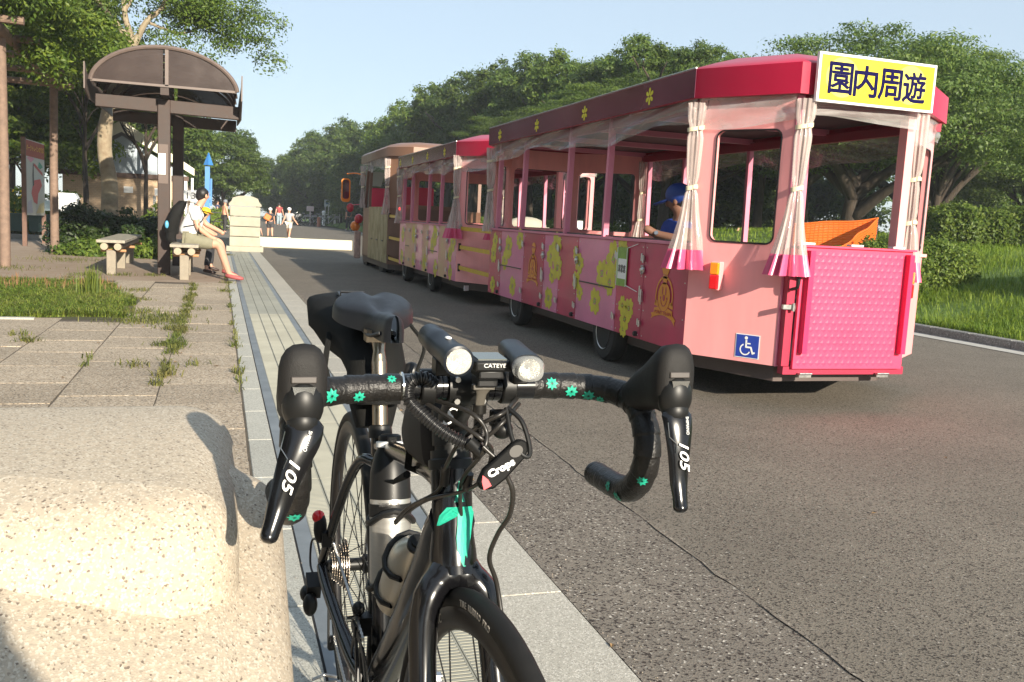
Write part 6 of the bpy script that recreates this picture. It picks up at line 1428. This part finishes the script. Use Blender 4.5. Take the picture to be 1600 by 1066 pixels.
# orange net fence, pole, monument, board beyond the train
nt_ = mat('orange_net', (.85, .20, .02), .7, alpha=.86, transl=.3); n_, l_ = N(nt_)
of = thing('orange_net_fence', 'orange plastic net fence strung on the grass behind the ramp', 'net fence', (0, 0, 0))
def netp(p0, p1, seed):
    p0, p1 = Vector(p0), Vector(p1); d = p1-p0; L3 = d.length; hgt = .42; b = MB(); nx = int(L3/.085); nz = 9
    def P(u, v): return p0+d*u+UZ*(v*hgt*(1-.04*math.sin(u*9)))-UZ*(.04*math.sin(PI*u))+Vector((.012*math.sin(u*17+v*2), .012*math.cos(u*13), 0))
    for i in range(nx+1): b.tube([P(i/nx, j/nz) for j in range(nz+1)], .011, 4, cap=False)
    for j in range(nz+1): b.tube([P(i/nx, j/nz) for i in range(nx+1)], .011 if 0 < j < nz else .018, 4, cap=False)
    b.grid(lambda u, v: P(u, v), 30, 8); b.put('net_panel', nt_, of, ang=0, kind='stuff')
netp((11.72, 14.3, 1.10), (9.05, 11.9, .52), 1); netp((11.72, 14.3, 1.10), (10.2, 15.1, .93), 2)
for p in ((11.72, 14.3, 1.52), (9.05, 11.9, .95), (10.2, 15.1, 1.35)): b = MB(); b.cyl((p[0], p[1], .1), (p[0], p[1], p[2]), .018, 8); b.put('stake', blackM, of)
mo = thing('stone_monument', 'pale round-topped stone on the lawn seen through the last car', 'monument', (8.6, 25.6, .0))
b = MB(); b.ell((0, 0, 1.0), (.62, .35, .28), 20, 12); b.box((0, 0, .85), (1.3, .5, .3)); b.put('stone', st_m, mo, bevel=.03)
b = MB(); b.box((9.95, 25.0, 1.08), (.34, .05, .32)); b.box((9.95, 25.04, .8), (.05, .05, .9)); o = b.put('lawn_sign', mat('lawn_sign', (.6, .62, .6), .5), None, ang=0); tag(o, 'small pale sign on the lawn beside the round stone', 'sign')
b = MB(); b.cyl((21.5, 25.5, .5), (21.5, 25.5, 5.0), .05, 8); o = b.put('flag_pole', white, None); tag(o, 'thin white pole far behind the right end of the orange net', 'pole')
# ================================================================== VEGETATION
def leafmat(name, c, c2, tr=.30, rough=.5): return mat(name, c, rough, spec=.35, col2=c2, vscale=1.1, isl=.32, transl=tr, detail=3, obj_rand=.22)
LF = leafmat('leaf_mid_green', (.062, .110, .015), (.105, .165, .026), .38)
LFd = leafmat('leaf_pine_green', (.062, .115, .022), (.105, .165, .032), .4)
LFb = leafmat('leaf_bright_green', (.085, .150, .016), (.140, .205, .028), .38)
LFh = leafmat('hedge_green', (.088, .150, .016), (.140, .210, .030), .38)
bark = mat('bark', (.028, .020, .014), .9, col2=(.060, .044, .030), vscale=5, bump=.02, bscale=16, stretch=(1, 1, .35))
barkL = mat('mottled_bark', (.19, .135, .085), .9, col2=(.34, .29, .20), vscale=4, bump=.01, bscale=18)
def quads(name, C, A, B, m):
    """rhombus leaves: centres C, half axes A and B"""
    n = len(C); V = np.empty((n, 4, 3)); V[:, 0] = C-A; V[:, 1] = C-B; V[:, 2] = C+A; V[:, 3] = C+B
    me = bpy.data.meshes.new(name); me.vertices.add(4*n); me.vertices.foreach_set('co', V.ravel().astype(np.float32))
    me.loops.add(4*n); me.loops.foreach_set('vertex_index', np.arange(4*n, dtype=np.int32))
    me.polygons.add(n); me.polygons.foreach_set('loop_start', np.arange(0, 4*n, 4, dtype=np.int32))
    me.materials.append(m); me.update(calc_edges=True); return me
def unit(v): return v/np.maximum(np.linalg.norm(v, axis=-1, keepdims=True), 1e-9)
def leaves(name, centres, radii, per, leaf, m, seed, flat=.55, up=.35, shell=.75, thin=.42):
    """leaf clumps: each clump a flattened ball of rhombus leaves, denser towards its skin"""
    r = np.random.default_rng(seed); C = []; Nn = []
    for c, R in zip(centres, radii):
        k = max(8, int(per*(R/np.mean(radii))**2)); d = unit(r.normal(size=(k, 3))); d[:, 2] = np.abs(d[:, 2])*np.where(r.random(k) < .78, 1, -1)
        rad = R*(shell+(1-shell)*r.random(k))*(1+.25*r.normal(size=k)).clip(.5, 1.5); p = d*rad[:, None]*np.array([1, 1, flat]); C.append(c+p); Nn.append(d)
    C = np.concatenate(C); Nn = unit(np.concatenate(Nn)+r.normal(size=C.shape)*.55+np.array([0, 0, up])); n = len(C)
    t = unit(np.cross(Nn, r.normal(size=(n, 3)))); b_ = np.cross(Nn, t); s = leaf*(.6+.8*r.random(n))[:, None]
    return quads(name, C, t*s, b_*s*thin, m)
def crown(name, seed, rx, ry, rz, nc, cr, per, leaf, m, low=-.45, flat=.55, gap=.0, core=True, shell=.75):
    r = np.random.default_rng(seed); d = unit(r.normal(size=(nc*3, 3))); d = d[d[:, 2] > low][:nc]
    rad = (.62+.38*r.random(len(d)))*(1+.12*np.sin(d[:, 0]*5+seed)*np.cos(d[:, 1]*4)); P = d*rad[:, None]*np.array([rx, ry, rz]); R = cr*(.6+.8*r.random(len(d)))
    if core:
        k = int(nc*.4); q = unit(r.normal(size=(k, 3)))*(.5*r.random((k, 1)))*np.array([rx, ry, rz]); P = np.concatenate([P, q]); R = np.concatenate([R, cr*np.ones(k)])
    return leaves(name, P, R, per, leaf, m, seed+1, flat, shell=shell)
def trunk_mesh(name, seed, h, r0, spread, nb, m, fork=.45, lean=0.0):
    rg_ = random.Random(seed); b = MB(); top = Vector((lean*h, rg_.uniform(-.1, .1)*h*.3, h))
    P = [Vector((0, 0, -.1)), Vector((lean*h*.2, 0, h*.25)), Vector((lean*h*.5, .02*h, h*.55)), top]; b.tube(curve_pts(P, 4), [r0*1.25, r0*1.1, r0, r0*.97]+[r0*(.95-.06*i) for i in range(9)], 12)
    for k in range(nb):
        a = 2*PI*k/nb+rg_.uniform(-.5, .5); z0 = h*(fork+(1-fork)*rg_.random()*.8); s = curve_pts([Vector((lean*z0, 0, z0)), Vector((math.cos(a)*spread*.35+lean*z0, math.sin(a)*spread*.35, z0+spread*.28)), Vector((math.cos(a)*spread*.75+lean*z0, math.sin(a)*spread*.75, z0+spread*.5)), Vector((math.cos(a)*spread+lean*z0, math.sin(a)*spread, z0+spread*.75))], 4)
        b.tube(s, [r0*(.55-.038*i) for i in range(len(s))], 8)
        for q in range(2):
            i = 4+4*q; a2 = a+rg_.uniform(-1.2, 1.2); e = s[i]+Vector((math.cos(a2), math.sin(a2), .6))*spread*.45; b.tube([s[i], s[i].lerp(e, .5)+Vector((0, 0, .05*spread)), e], [r0*.25, r0*.16, r0*.06], 6)
    return b.mesh(name, m, 180)
# shared crowns for the row of trees beyond the train
CR = [crown('crown', 11+k, 2.8, 2.8, 3.2, 190, .52, 150, .10, LFd if k % 2 else LF, low=-.75, flat=.8, shell=.4) for k in range(4)]
TK = [trunk_mesh('trunk', 31+k, 4.0, .16, 1.8, 5, bark, fork=.35) for k in range(2)]
def tree(label, x, y, z0, crown_me, trunk_me, s, cz, sz=1.0, rot=0.0, group=None, sxy=1.0, tsc=None, thin=1.0):
    t = thing('tree', label, 'tree', (x, y, z0), rot, group)
    k = tsc or cz/4.2; o = link('trunk', trunk_me, t); o.scale = (k*thin, k*thin, k)
    c = link('crown', crown_me, t); c.location = (0, 0, cz); c.scale = (s*sxy, s*sxy, s*sz); return t
G_ROW = 'dense green trees in the long row beyond the park train'
def pix(px, py, D):
    """world point seen at a pixel of the photograph at depth D"""
    v = Vector((px-800, 533-py, 1423.0))*(D/1423.0); return Vector((Rw[0].dot(v), Rw[1].dot(v), Rw[2].dot(v)+CAMH))
def top_tree(label, px, ytop, D, wpx, k, group=G_ROW, z0=0.0, ratio=1.15, me=None):
    P = pix(px, ytop, D); rad = wpx/1423.0*D/2; s = rad/2.9; hz = rad*ratio; top = P.z; cz = top-z0-hz*.97
    tree(label, P.x, P.y, z0, me or CR[k % 4], TK[k % 2], s, max(cz, hz*.6), hz/3.4/s, rot=k*1.37, group=group)
row = [(428, 262, 92, 60, 'at the far end, just right of the gate pillar'), (455, 238, 90, 75, 'at the far end above the child in black'), (490, 214, 84, 90, 'above the child in grey shirt'), (535, 192, 80, 100, 'above the parked bicycles'),
       (560, 235, 72, 90, 'low one left of the tractor roof'), (585, 186, 70, 105, 'above the tractor roof corner'), (635, 166, 62, 110, 'above the tan tractor roof'), (672, 158, 58, 100, 'above the gap between tractor and middle car'), (705, 128, 54, 120, 'first tall one above the middle car roof'),
       (748, 108, 50, 110, 'with its top above the front end of the rearmost car'), (790, 100, 46, 110, 'right of the front end of the rearmost roof'), (838, 92, 42, 125, 'above the second yellow roof flower'), (885, 84, 38, 115, 'above the third yellow roof flower'), (925, 92, 36, 120, 'slightly lower, above the middle of the roof'),
       (965, 84, 34, 115, 'left of the highest top in the row'), (1012, 62, 31, 120, 'with the highest top, above the roof flower nearest the corner'), (1055, 72, 29, 110, 'right of the highest top'), (1098, 66, 27, 105, 'last one before the gap of sky above the roof')]
for k, (px, yt, D, w, lab) in enumerate(row): top_tree('tree of the far row, '+lab, px, yt, D, w*1.25, k)
# lower fill of the row behind the cars
rg2 = random.Random(8)
for k in range(12):
    px = 470+60*k; D = 88-5.2*k; P = pix(px, 345, D)
    top_tree('bushy undergrowth tree of the far row, number %s from the road end' % ['one', 'two', 'three', 'four', 'five', 'six', 'seven', 'eight', 'nine', 'ten', 'eleven', 'twelve'][k], px, 250-4*k+10*math.sin(k*2.3), D*1.05, 130+6*k, k+1, ratio=1.0)
# right hand trees: spreading zelkova with dark trunk
zk = crown('crown', 71, 4.6, 4.6, 2.5, 300, .58, 400, .045, LFd, low=-.35, flat=.32)
zk2 = crown('crown', 75, 3.6, 3.6, 2.6, 260, .52, 380, .042, LF, low=-.5, flat=.35)
ztr = trunk_mesh('trunk', 44, 2.6, .36, 3.6, 9, bark, fork=.42)
P = pix(1330, 340, 24); tree('spreading dark tree with thick trunk seen above the ramp, behind the orange net', P.x, P.y, .7, zk, ztr, 1.0, 3.1, .98, .4, tsc=.8)
P = pix(1462, 340, 27); tree('tall layered tree right of the yellow board, top reaching highest there', P.x, P.y, .9, zk2, ztr, .82, 3.6, 1.05, 1.1, tsc=.9, thin=.5)
P = pix(1610, 340, 31); tree('dark tree cut by the right edge of the picture above the hedge', P.x, P.y, .9, zk2, ztr, 1.0, 2.7, .9, 2.1, tsc=.8, thin=.5)
P = pix(1245, 340, 33); tree('tree with its top showing over the maroon roof hatch', P.x, P.y, .7, zk, ztr, .72, 4.6, 1.15, 2.9, tsc=1.2)
P = pix(1430, 340, 38); tree('tree half hidden behind the yellow board', P.x, P.y, .7, zk, ztr, .85, 5.5, 1.1, 1.9, tsc=1.3)
P = pix(1180, 345, 30); tree('leaning slim tree seen through the corner window', P.x, P.y, .6, zk2, trunk_mesh('trunk', 48, 3.0, .16, 2.4, 6, bark, lean=.12), .8, 4.2, .8, .3, tsc=1.1)
P = pix(1540, 345, 45); tree('distant tree low behind the long hedge', P.x, P.y, .7, CR[1], TK[0], 1.4, 3.2, .9, .3)
P = pix(1120, 345, 52); tree('distant tree low behind the lawn sitters', P.x, P.y, .6, CR[2], TK[0], 1.5, 3.4, .9, .9)
P = pix(1270, 345, 56); tree('distant tree low behind the orange net', P.x, P.y, .6, CR[3], TK[1], 1.5, 3.2, .8, 1.9)
for k, (px, D) in enumerate(((812, 40), (858, 37), (905, 34), (950, 31), (1000, 29))):
    P = pix(px, 345, D); me = trunk_mesh('trunk', 90+k, 3.4, .15, 2.2, 6, bark, lean=(-.1, .12, .05, -.06, .1)[k])
    tree('shady lawn tree seen through the train, its trunk %s' % ['behind the round stone', 'just right of the round stone', 'behind the third window post', 'leaning between the middle posts', 'nearest the conductor'][k], P.x, P.y, .5, zk2, me, .75, 3.8, .75, k*1.1, tsc=1.0)
# hedges and bushes
def hedge_mesh(name, L3, W3, H3, seed, n, leaf, m, round_=.3):
    r = np.random.default_rng(seed); a = r.random(n)*2-1; th = r.random(n)*PI; x = a*L3/2*(1-.0*th)
    e = .45; y = W3/2*np.sign(np.cos(th))*np.abs(np.cos(th))**e; z = H3*np.abs(np.sin(th))**e
    endf = np.clip((1-np.abs(a))*L3/2/.35, 0, 1)**.45; y = y*endf; z = z*(.35+.65*endf); bump = 1+.05*np.sin(x*5+seed)+.05*np.sin(x*11+y*7)+.05*r.normal(size=n)
    C = np.stack([x, y*bump, z*bump*(.25+.75*r.random(n)**.25)], 1)
    Nn = unit(np.stack([np.zeros(n), np.cos(th), np.sin(th)], 1)+r.normal(size=(n, 3))*.6); t_ = unit(np.cross(Nn, r.normal(size=(n, 3)))); b_ = np.cross(Nn, t_); s = leaf*(.6+.8*r.random(n))[:, None]
    return quads(name, C, t_*s, b_*s*.5, m)
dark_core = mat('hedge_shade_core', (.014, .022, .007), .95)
def hedge(label, p0, p1, W3, z0, z1, seed, n, m=None, leaf=.045, nm='hedge'):
    p0, p1 = Vector(p0), Vector(p1); d = p1-p0; L3 = d.length; c = (p0+p1)/2; t = thing(nm, label, nm, (c.x, c.y, z0), math.atan2(d.y, d.x)); H3 = z1-z0
    link('foliage', hedge_mesh('foliage', L3, W3, H3, seed, n, leaf, m or LFh), t)
    b = MB(); b.ell((0, 0, H3*.35), (L3/2*.86, W3/2*.8, H3*.52), 20, 10); b.put('shade_core', dark_core, t, ang=180)  # solid dark core, its colour standing in for shade inside the foliage
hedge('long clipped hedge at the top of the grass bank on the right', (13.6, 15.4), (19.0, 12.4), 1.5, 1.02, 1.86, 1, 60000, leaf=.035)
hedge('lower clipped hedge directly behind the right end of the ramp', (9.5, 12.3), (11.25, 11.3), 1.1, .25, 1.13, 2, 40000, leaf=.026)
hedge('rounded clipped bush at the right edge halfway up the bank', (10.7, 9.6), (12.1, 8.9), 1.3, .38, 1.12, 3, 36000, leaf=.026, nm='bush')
hedge('low clipped hedge on the lawn seen through the middle car', (7.5, 30), (12.5, 27.0), 1.3, .25, 1.15, 4, 16000)
hedge('low hedge on the far lawn seen through the last car side', (9.5, 34), (17, 27), 1.3, .5, 1.25, 5, 16000)
# left side
LC = [leaves('climber', *(lambda r: (np.stack([-8.6+5.8*r.random(120), 14.8+6.4*r.random(120), 3.72+.55*r.random(120)], 1), .28+.22*r.random(120)))(np.random.default_rng(5)), 330, .048, LF, 8, flat=.6)]
t = thing('wisteria', 'leafy green climber sprawling over the pergola at the top left', 'climbing plant', (0, 0, 0)); link('foliage', LC[0], t)
r_ = np.random.default_rng(15); nC = 46; cen = np.stack([-2.9+1.0*r_.random(nC)**1.6, 15.6+5.2*r_.random(nC), 3.25+1.2*r_.random(nC)], 1); link('hanging_foliage', leaves('hanging_foliage', cen, .22+.2*r_.random(nC), 380, .042, LFb, 9, flat=.9), t)
# broad-leaved tree behind the shelter with mottled trunk and bare limbs
bt_ = thing('tree', 'broad-leaved tree with mottled pale trunk rising behind the shelter roof', 'tree', (-2.30, 22.0, 0))
b = MB(); tp_ = [(-.02, 0, -.1), (-.02, 0, .6), (.0, 0, 1.5), (-.10, 0, 2.3), (.02, 0, 3.2), (.40, 0, 4.1), (.50, .1, 4.5)]
b.tube(curve_pts([Vector(p) for p in tp_], 4), [.22, .21, .20, .19, .185, .18, .175, .17, .165, .16, .155, .15, .15, .15, .145, .14, .135, .13, .125, .12, .12, .115, .11, .11, .10], 14)
for L4, r4 in (([(.50, .1, 4.5), (.10, .0, 4.95), (-.30, 0, 5.5), (-.55, 0, 6.4)], .085), ([(.50, .1, 4.5), (.30, .2, 5.2), (.30, .2, 6.4)], .08), ([(.50, .1, 4.5), (.75, 0, 5.0), (1.15, 0, 5.5), (1.1, 0, 6.5)], .075), ([(.10, .0, 4.95), (-.6, .2, 4.8), (-1.3, .3, 5.2)], .04), ([(.75, 0, 5.0), (1.5, .3, 4.9), (2.2, .3, 5.3)], .035), ([(.3, .2, 5.2), (.7, .4, 6.0)], .035), ([(.0, 0, 3.2), (-.6, .2, 3.9), (-1.2, .3, 4.3)], .03)):
    c = curve_pts([Vector(p) for p in L4], 5); b.tube(c, [r4*(1-.65*i/len(c)) for i in range(len(c))], 8)
b.put('trunk', barkL, bt_)
r_ = np.random.default_rng(25); P1 = np.stack([1.7+1.35*r_.normal(size=60)*.55, .3+.6*r_.normal(size=60), 5.5+.55*r_.normal(size=60)], 1); P2 = np.stack([-.7+.8*r_.normal(size=34), .8+.5*r_.normal(size=34), 5.6+.5*r_.normal(size=34)], 1); P3 = np.stack([.5+1.1*r_.normal(size=34), .9+.4*r_.normal(size=34), 6.3+.4*r_.random(34)], 1)
PC = np.concatenate([P1, P2, P3]); link('crown', leaves('crown', PC, .30+.22*r_.random(len(PC)), 330, .040, LF, 26, flat=.7), bt_)
# trees behind: bright and dark masses
CL = [crown('crown', 111+k, 2.4, 2.4, 2.0, 120, .62, 210, .085, LFb if k == 0 else LF, low=-.6, flat=.42) for k in range(2)]
left_trees = [(40, 245, 30, 1.0, 3.2, 0, 'bright-leaved tree between the two pergola posts'), (118, 250, 33, .85, 4.9, 0, 'bright-leaved tree directly behind the second pergola post'), (228, 250, 31, .62, 4.7, 0, 'bright-leaved small tree right of the mottled trunk'),
    (-30, 230, 36, 1.5, 4.4, 1, 'dark tall tree at the left edge behind the first post'), (85, 180, 46, 1.5, 6.0, 1, 'dark tree filling the gap above the map board'), (170, 200, 48, 1.2, 5.4, 1, 'dark tree behind the building roof, left part'), (262, 230, 46, 1.0, 4.3, 1, 'dark tree behind the shelter post'), (20, 120, 30, 1.5, 6.2, 1, 'dark tall crown above the pergola beam'),
    (135, 150, 27, .75, 4.9, 0, 'leafy crown just left of the shelter roof')]
for k, (px, py, D, s, cz, me, lab) in enumerate(left_trees): P = pix(px, 330, D); tree(lab, P.x, P.y, 0, CL[me], TK[k % 2], s, cz, 1.0, k*1.7, thin=.45 if D < 34 else 1.0)
# round dome-shaped tree behind the gate pillar
dome = crown('crown', 131, 2.7, 2.7, 2.75, 330, .42, 170, .075, LF, low=-.35, flat=.5); dm2 = leafmat('leaf_dome_green', (.045, .085, .010), (.075, .125, .018)); dome.materials[0] = dm2
tree('rounded dome-shaped tree with dense crown above the gate pillar', .28, 60.0, 0, dome, trunk_mesh('trunk', 50, 1.6, .3, 1.4, 6, bark), 1.0, 2.95, 1.03, .3, tsc=1.0)
P = pix(268, 250, 66); tree('smaller rounded tree left of the dome-shaped one', P.x, P.y, 0, dome, TK[0], .8, 3.2, 1.0, 1.3)
# shrubs under the mottled tree
def shrub(label, x, y, rx, ry, rz, seed, n, m, leaf=.05, nm='shrub', z0=0.0):
    t = thing(nm, label, nm, (x, y, z0)); link('foliage', crown('foliage', seed, rx, ry, rz, n, .20, 150, leaf, m, low=-.2, flat=.7), t)
    b = MB()
    for k in range(5): a = k*1.3; b.tube([(0, 0, -.05), (math.cos(a)*rx*.3, math.sin(a)*ry*.3, rz*.5), (math.cos(a)*rx*.6, math.sin(a)*ry*.6, rz*.8)], [.02, .014, .006], 6)
    b.put('stem', bark, t); return t
LFk = leafmat('camellia_green', (.014, .032, .008), (.034, .060, .012), .2, .4)
shrub('dark glossy shrub left of the mottled tree trunk', -2.75, 21.0, .62, .6, 1.05, 201, 60, LFk)
shrub('dark glossy shrub in front of the mottled tree trunk', -2.05, 20.9, .62, .6, .95, 202, 60, LFk)
shrub('dark glossy shrub between trunk and shelter post', -1.42, 20.8, .50, .5, .95, 203, 50, LFk)
shrub('yellow-green clipped shrub by the building wall behind the shelter post', -1.45, 27.0, .5, .5, 1.15, 204, 40, LFb, nm='bush')
yf = mat('blossom_yellow', (.72, .52, .02), .6, transl=.3)
for k, (x, lab) in enumerate(((-6.6, 'yellow-flowering shrub left of the map board'), (-5.2, 'yellow-flowering shrub behind the map board'), (-4.3, 'yellow-flowering shrub between map board and thick post'))):
    t = shrub(lab, x, 28.4, .8, .5, 1.35, 210+k, 60, LFb); r2_ = np.random.default_rng(60+k); C = unit(r2_.normal(size=(170, 3)))*np.array([.8, .5, 1.3]); C = C[C[:, 1] < .1]; C[:, 2] = np.abs(C[:, 2]); A_ = unit(r2_.normal(size=C.shape))*.05; B_2 = unit(np.cross(A_, r2_.normal(size=C.shape)))*.045; link('blossom', quads('blossom', C, A_, B_2, yf), t)
shrub('low leafy ground plant at the foot of the shelter post', -1.25, 20.0, .35, .3, .28, 220, 14, LFb, nm='plant')
shrub('low leafy ground plant under the dark shrubs left of the long bench', -2.5, 20.1, .5, .3, .25, 221, 18, LF, nm='plant')
hedge('low green hedge behind the rail fence left of the gate pillar', (-2.5, 47), (.8, 47), .8, 0, 1.0, 9, 9000, leaf=.06)
# grass blades
def blades(name, P, h, w, lean, m, seed, kind='stuff'):
    r = np.random.default_rng(seed); n = len(P); H_ = h*(.5+.8*r.random(n)); a = r.random(n)*2*PI; d = np.stack([np.cos(a), np.sin(a), 0*a], 1); s = np.stack([-d[:, 1], d[:, 0], 0*a], 1)*(w*(.7+.6*r.random(n)))[:, None]; L5 = lean*(.3+r.random(n))
    mid = P+d*(L5*H_*.35)[:, None]+np.stack([0*H_, 0*H_, H_*.62], 1); tip = P+d*(L5*H_)[:, None]+np.stack([0*H_, 0*H_, H_*(1-.25*L5)], 1)
    V = np.empty((n, 5, 3)); V[:, 0] = P-s; V[:, 1] = P+s; V[:, 2] = mid+s*.8; V[:, 3] = mid-s*.8; V[:, 4] = tip
    me = bpy.data.meshes.new(name); me.vertices.add(5*n); me.vertices.foreach_set('co', V.ravel().astype(np.float32)); base = np.arange(n)[:, None]*5
    me.loops.add(7*n); me.loops.foreach_set('vertex_index', (base+np.array([0, 1, 2, 3, 3, 2, 4])).ravel().astype(np.int32))
    me.polygons.add(2*n); ls = np.empty((n, 2), np.int32); ls[:, 0] = np.arange(n)*7; ls[:, 1] = np.arange(n)*7+4; me.polygons.foreach_set('loop_start', ls.ravel()); me.materials.append(m); me.update(calc_edges=True)
    o = link(name, me); o['kind'] = kind; return o
gB = leafmat('grass_bright', (.11, .18, .022), (.19, .24, .045), .4); gW = leafmat('grass_weed', (.11, .15, .03), (.20, .19, .06), .35); gD = leafmat('grass_bank_blade', (.115, .20, .018), (.19, .27, .035), .4)
r_ = np.random.default_rng(77)
x = 8.42+11*r_.random(150000)**1.5; y = 3.5+13*r_.random(150000); z = np.array([bank_z(a, b2) for a, b2 in zip(x, y)])
clump = np.sin(x*2.1+np.sin(y*1.7)*2)+np.sin(y*2.7+x)*.8; keep = r_.random(len(x)) < (.45+.3*clump).clip(.15, 1)
blades('bank_grass', np.stack([x, y, z-.01], 1)[keep], .15, .0045, .9, gD, 1)
x = 8.42+26*r_.random(60000); y = 16+26*r_.random(60000); z = np.array([bank_z(a, b2) for a, b2 in zip(x, y)]); blades('lawn_grass', np.stack([x, y, z-.01], 1), .12, .012, .8, gD, 2)
# grass plot with a stone edge in the plaza
x = -4.6+4.1*r_.random(90000); y = 9.15+4.2*r_.random(90000); e = -.75-.12*(y-9)-.25*np.clip(y-12.2, 0, 2)+.08*np.sin(y*3)+.05*np.sin(y*9); ok = (x < e) & (y > 9.35+.1*np.sin(x*4)); blades('plot_grass', np.stack([x, y, 0*x-.01], 1)[ok & (r_.random(len(x)) < .8)], .09, .005, 1.2, gB, 3)
blades('plot_dry_grass', np.stack([x, y, 0*x-.01], 1)[ok & (r_.random(len(x)) < .18)], .10, .004, 1.3, gW, 13)
ok2 = ok & (r_.random(len(x)) < .02) & (y > 11.8); blades('seed_heads', np.stack([x, y, 0*x+.04], 1)[ok2], .10, .004, .5, mat('seed_brown', (.30, .16, .08), .8, transl=.3), 4)
x = r_.normal(size=160)*.05-1.38; y = r_.normal(size=160)*.06+11.4; blades('tall_weed', np.stack([x, y, 0*x], 1), .34, .006, .25, gB, 5)
sheet('plot_soil', [(-9, 9.25), (-.82, 9.25), (-1.05, 11), (-1.35, 12.6), (-1.6, 13.4), (-9, 13.4)], -.0012, mat('plot_soil', (.06, .06, .025), .95, var=.3, vscale=6, world=True))
b = MB(); b.box((-3.9, 9.2, .0), (4.6, .07, .035)); o = b.put('plot_edging', gran_strip, None, ang=0); tag(o, 'thin pale stone edging along the near side of the grass plot', 'edging')
# weeds in the joints of the paving
W_ = []; rg3 = random.Random(12)
def tuft(x, y, n, sp, ly=1.0): 
    for _ in range(n): W_.append((x+rg3.gauss(0, sp), y+rg3.gauss(0, sp*ly), 0))
for i in range(46): yy = 6.2+8.0*(i/46); tuft(-.33+.02*math.sin(i), yy+rg3.uniform(-.1, .1), rg3.choice([0, 5, 15, 40, 70]), .03, 2.0)
for i in range(30): tuft(.13, 5.6+18*(i/30)**1.4+rg3.uniform(-.1, .1), rg3.choice([0, 5, 15, 40]), .02, 2.5)
for (x, y, n, s) in ((-.62, 9.15, 900, .17), (-.80, 9.9, 500, .16), (-.48, 9.5, 300, .12), (-1.39, 7.75, 160, .05), (-1.5, 8.1, 60, .05), (-.85, 6.6, 30, .03), (-.87, 6.9, 20, .03), (-.35, 5.9, 60, .03), (-.55, 6.6, 90, .06), (-.15, 6.65, 60, .05), (-.38, 7.6, 260, .06), (-.36, 8.6, 260, .07), (-.2, 10.3, 80, .06), (-1.9, 14.8, 200, .12), (-1.45, 15.0, 220, .12), (-.95, 15.1, 200, .08), (-3.2, 15.8, 500, .3), (-2.7, 18.4, 600, .35), (-3.0, 20.1, 200, .15), (-1.0, 12.4, 200, .1), (-.86, 11.2, 120, .08), (.1, 12.6, 120, .05), (.12, 14.0, 120, .05), (.14, 22.3, 260, .07), (-2.0, 14.2, 90, .05)): tuft(x, y, n//2, s)
blades('joint_weeds', np.array(W_, float), .055, .004, 1.3, gW, 6)
for (x, y, n) in ((1.03, 11.4, 60), (1.02, 8.2, 20)): pass
# fallen leaves and twigs
b = MB(); rg4 = random.Random(4)
for _ in range(60):
    x, y = rg4.uniform(-3, .1), rg4.uniform(5.5, 20); a = rg4.uniform(0, 6); s = rg4.uniform(.012, .03); b.add([(x, y, .006), (x+s*math.cos(a), y+s*math.sin(a), .012), (x+1.8*s*math.cos(a+.5), y+1.8*s*math.sin(a+.5), .006), (x+s*math.cos(a+1.1), y+s*math.sin(a+1.1), .009)], [(0, 1, 2, 3)])
o = b.put('fallen_leaves', mat('dry_leaf', (.30, .19, .08), .8), None, ang=0, kind='stuff')

# unseen trees added on the left to block sky light from the train's side
for k, (x, y, s, cz) in enumerate(((-9.5, -6.5, 1.7, 4.6), (-12.5, -1.5, 1.9, 5.0), (-10.8, 4.5, 1.7, 4.6), (-13.5, 10.0, 1.9, 5.0), (-14.0, 17.0, 1.8, 5.0))):
    tree('unseen tree added left of the plaza, %s of the five standing there' % ['nearest the camera', 'second', 'third', 'fourth', 'farthest'][k], x, y, 0, CL[1], TK[k % 2], s, cz, 1.1, k*1.3, 'unseen trees added left of the plaza')
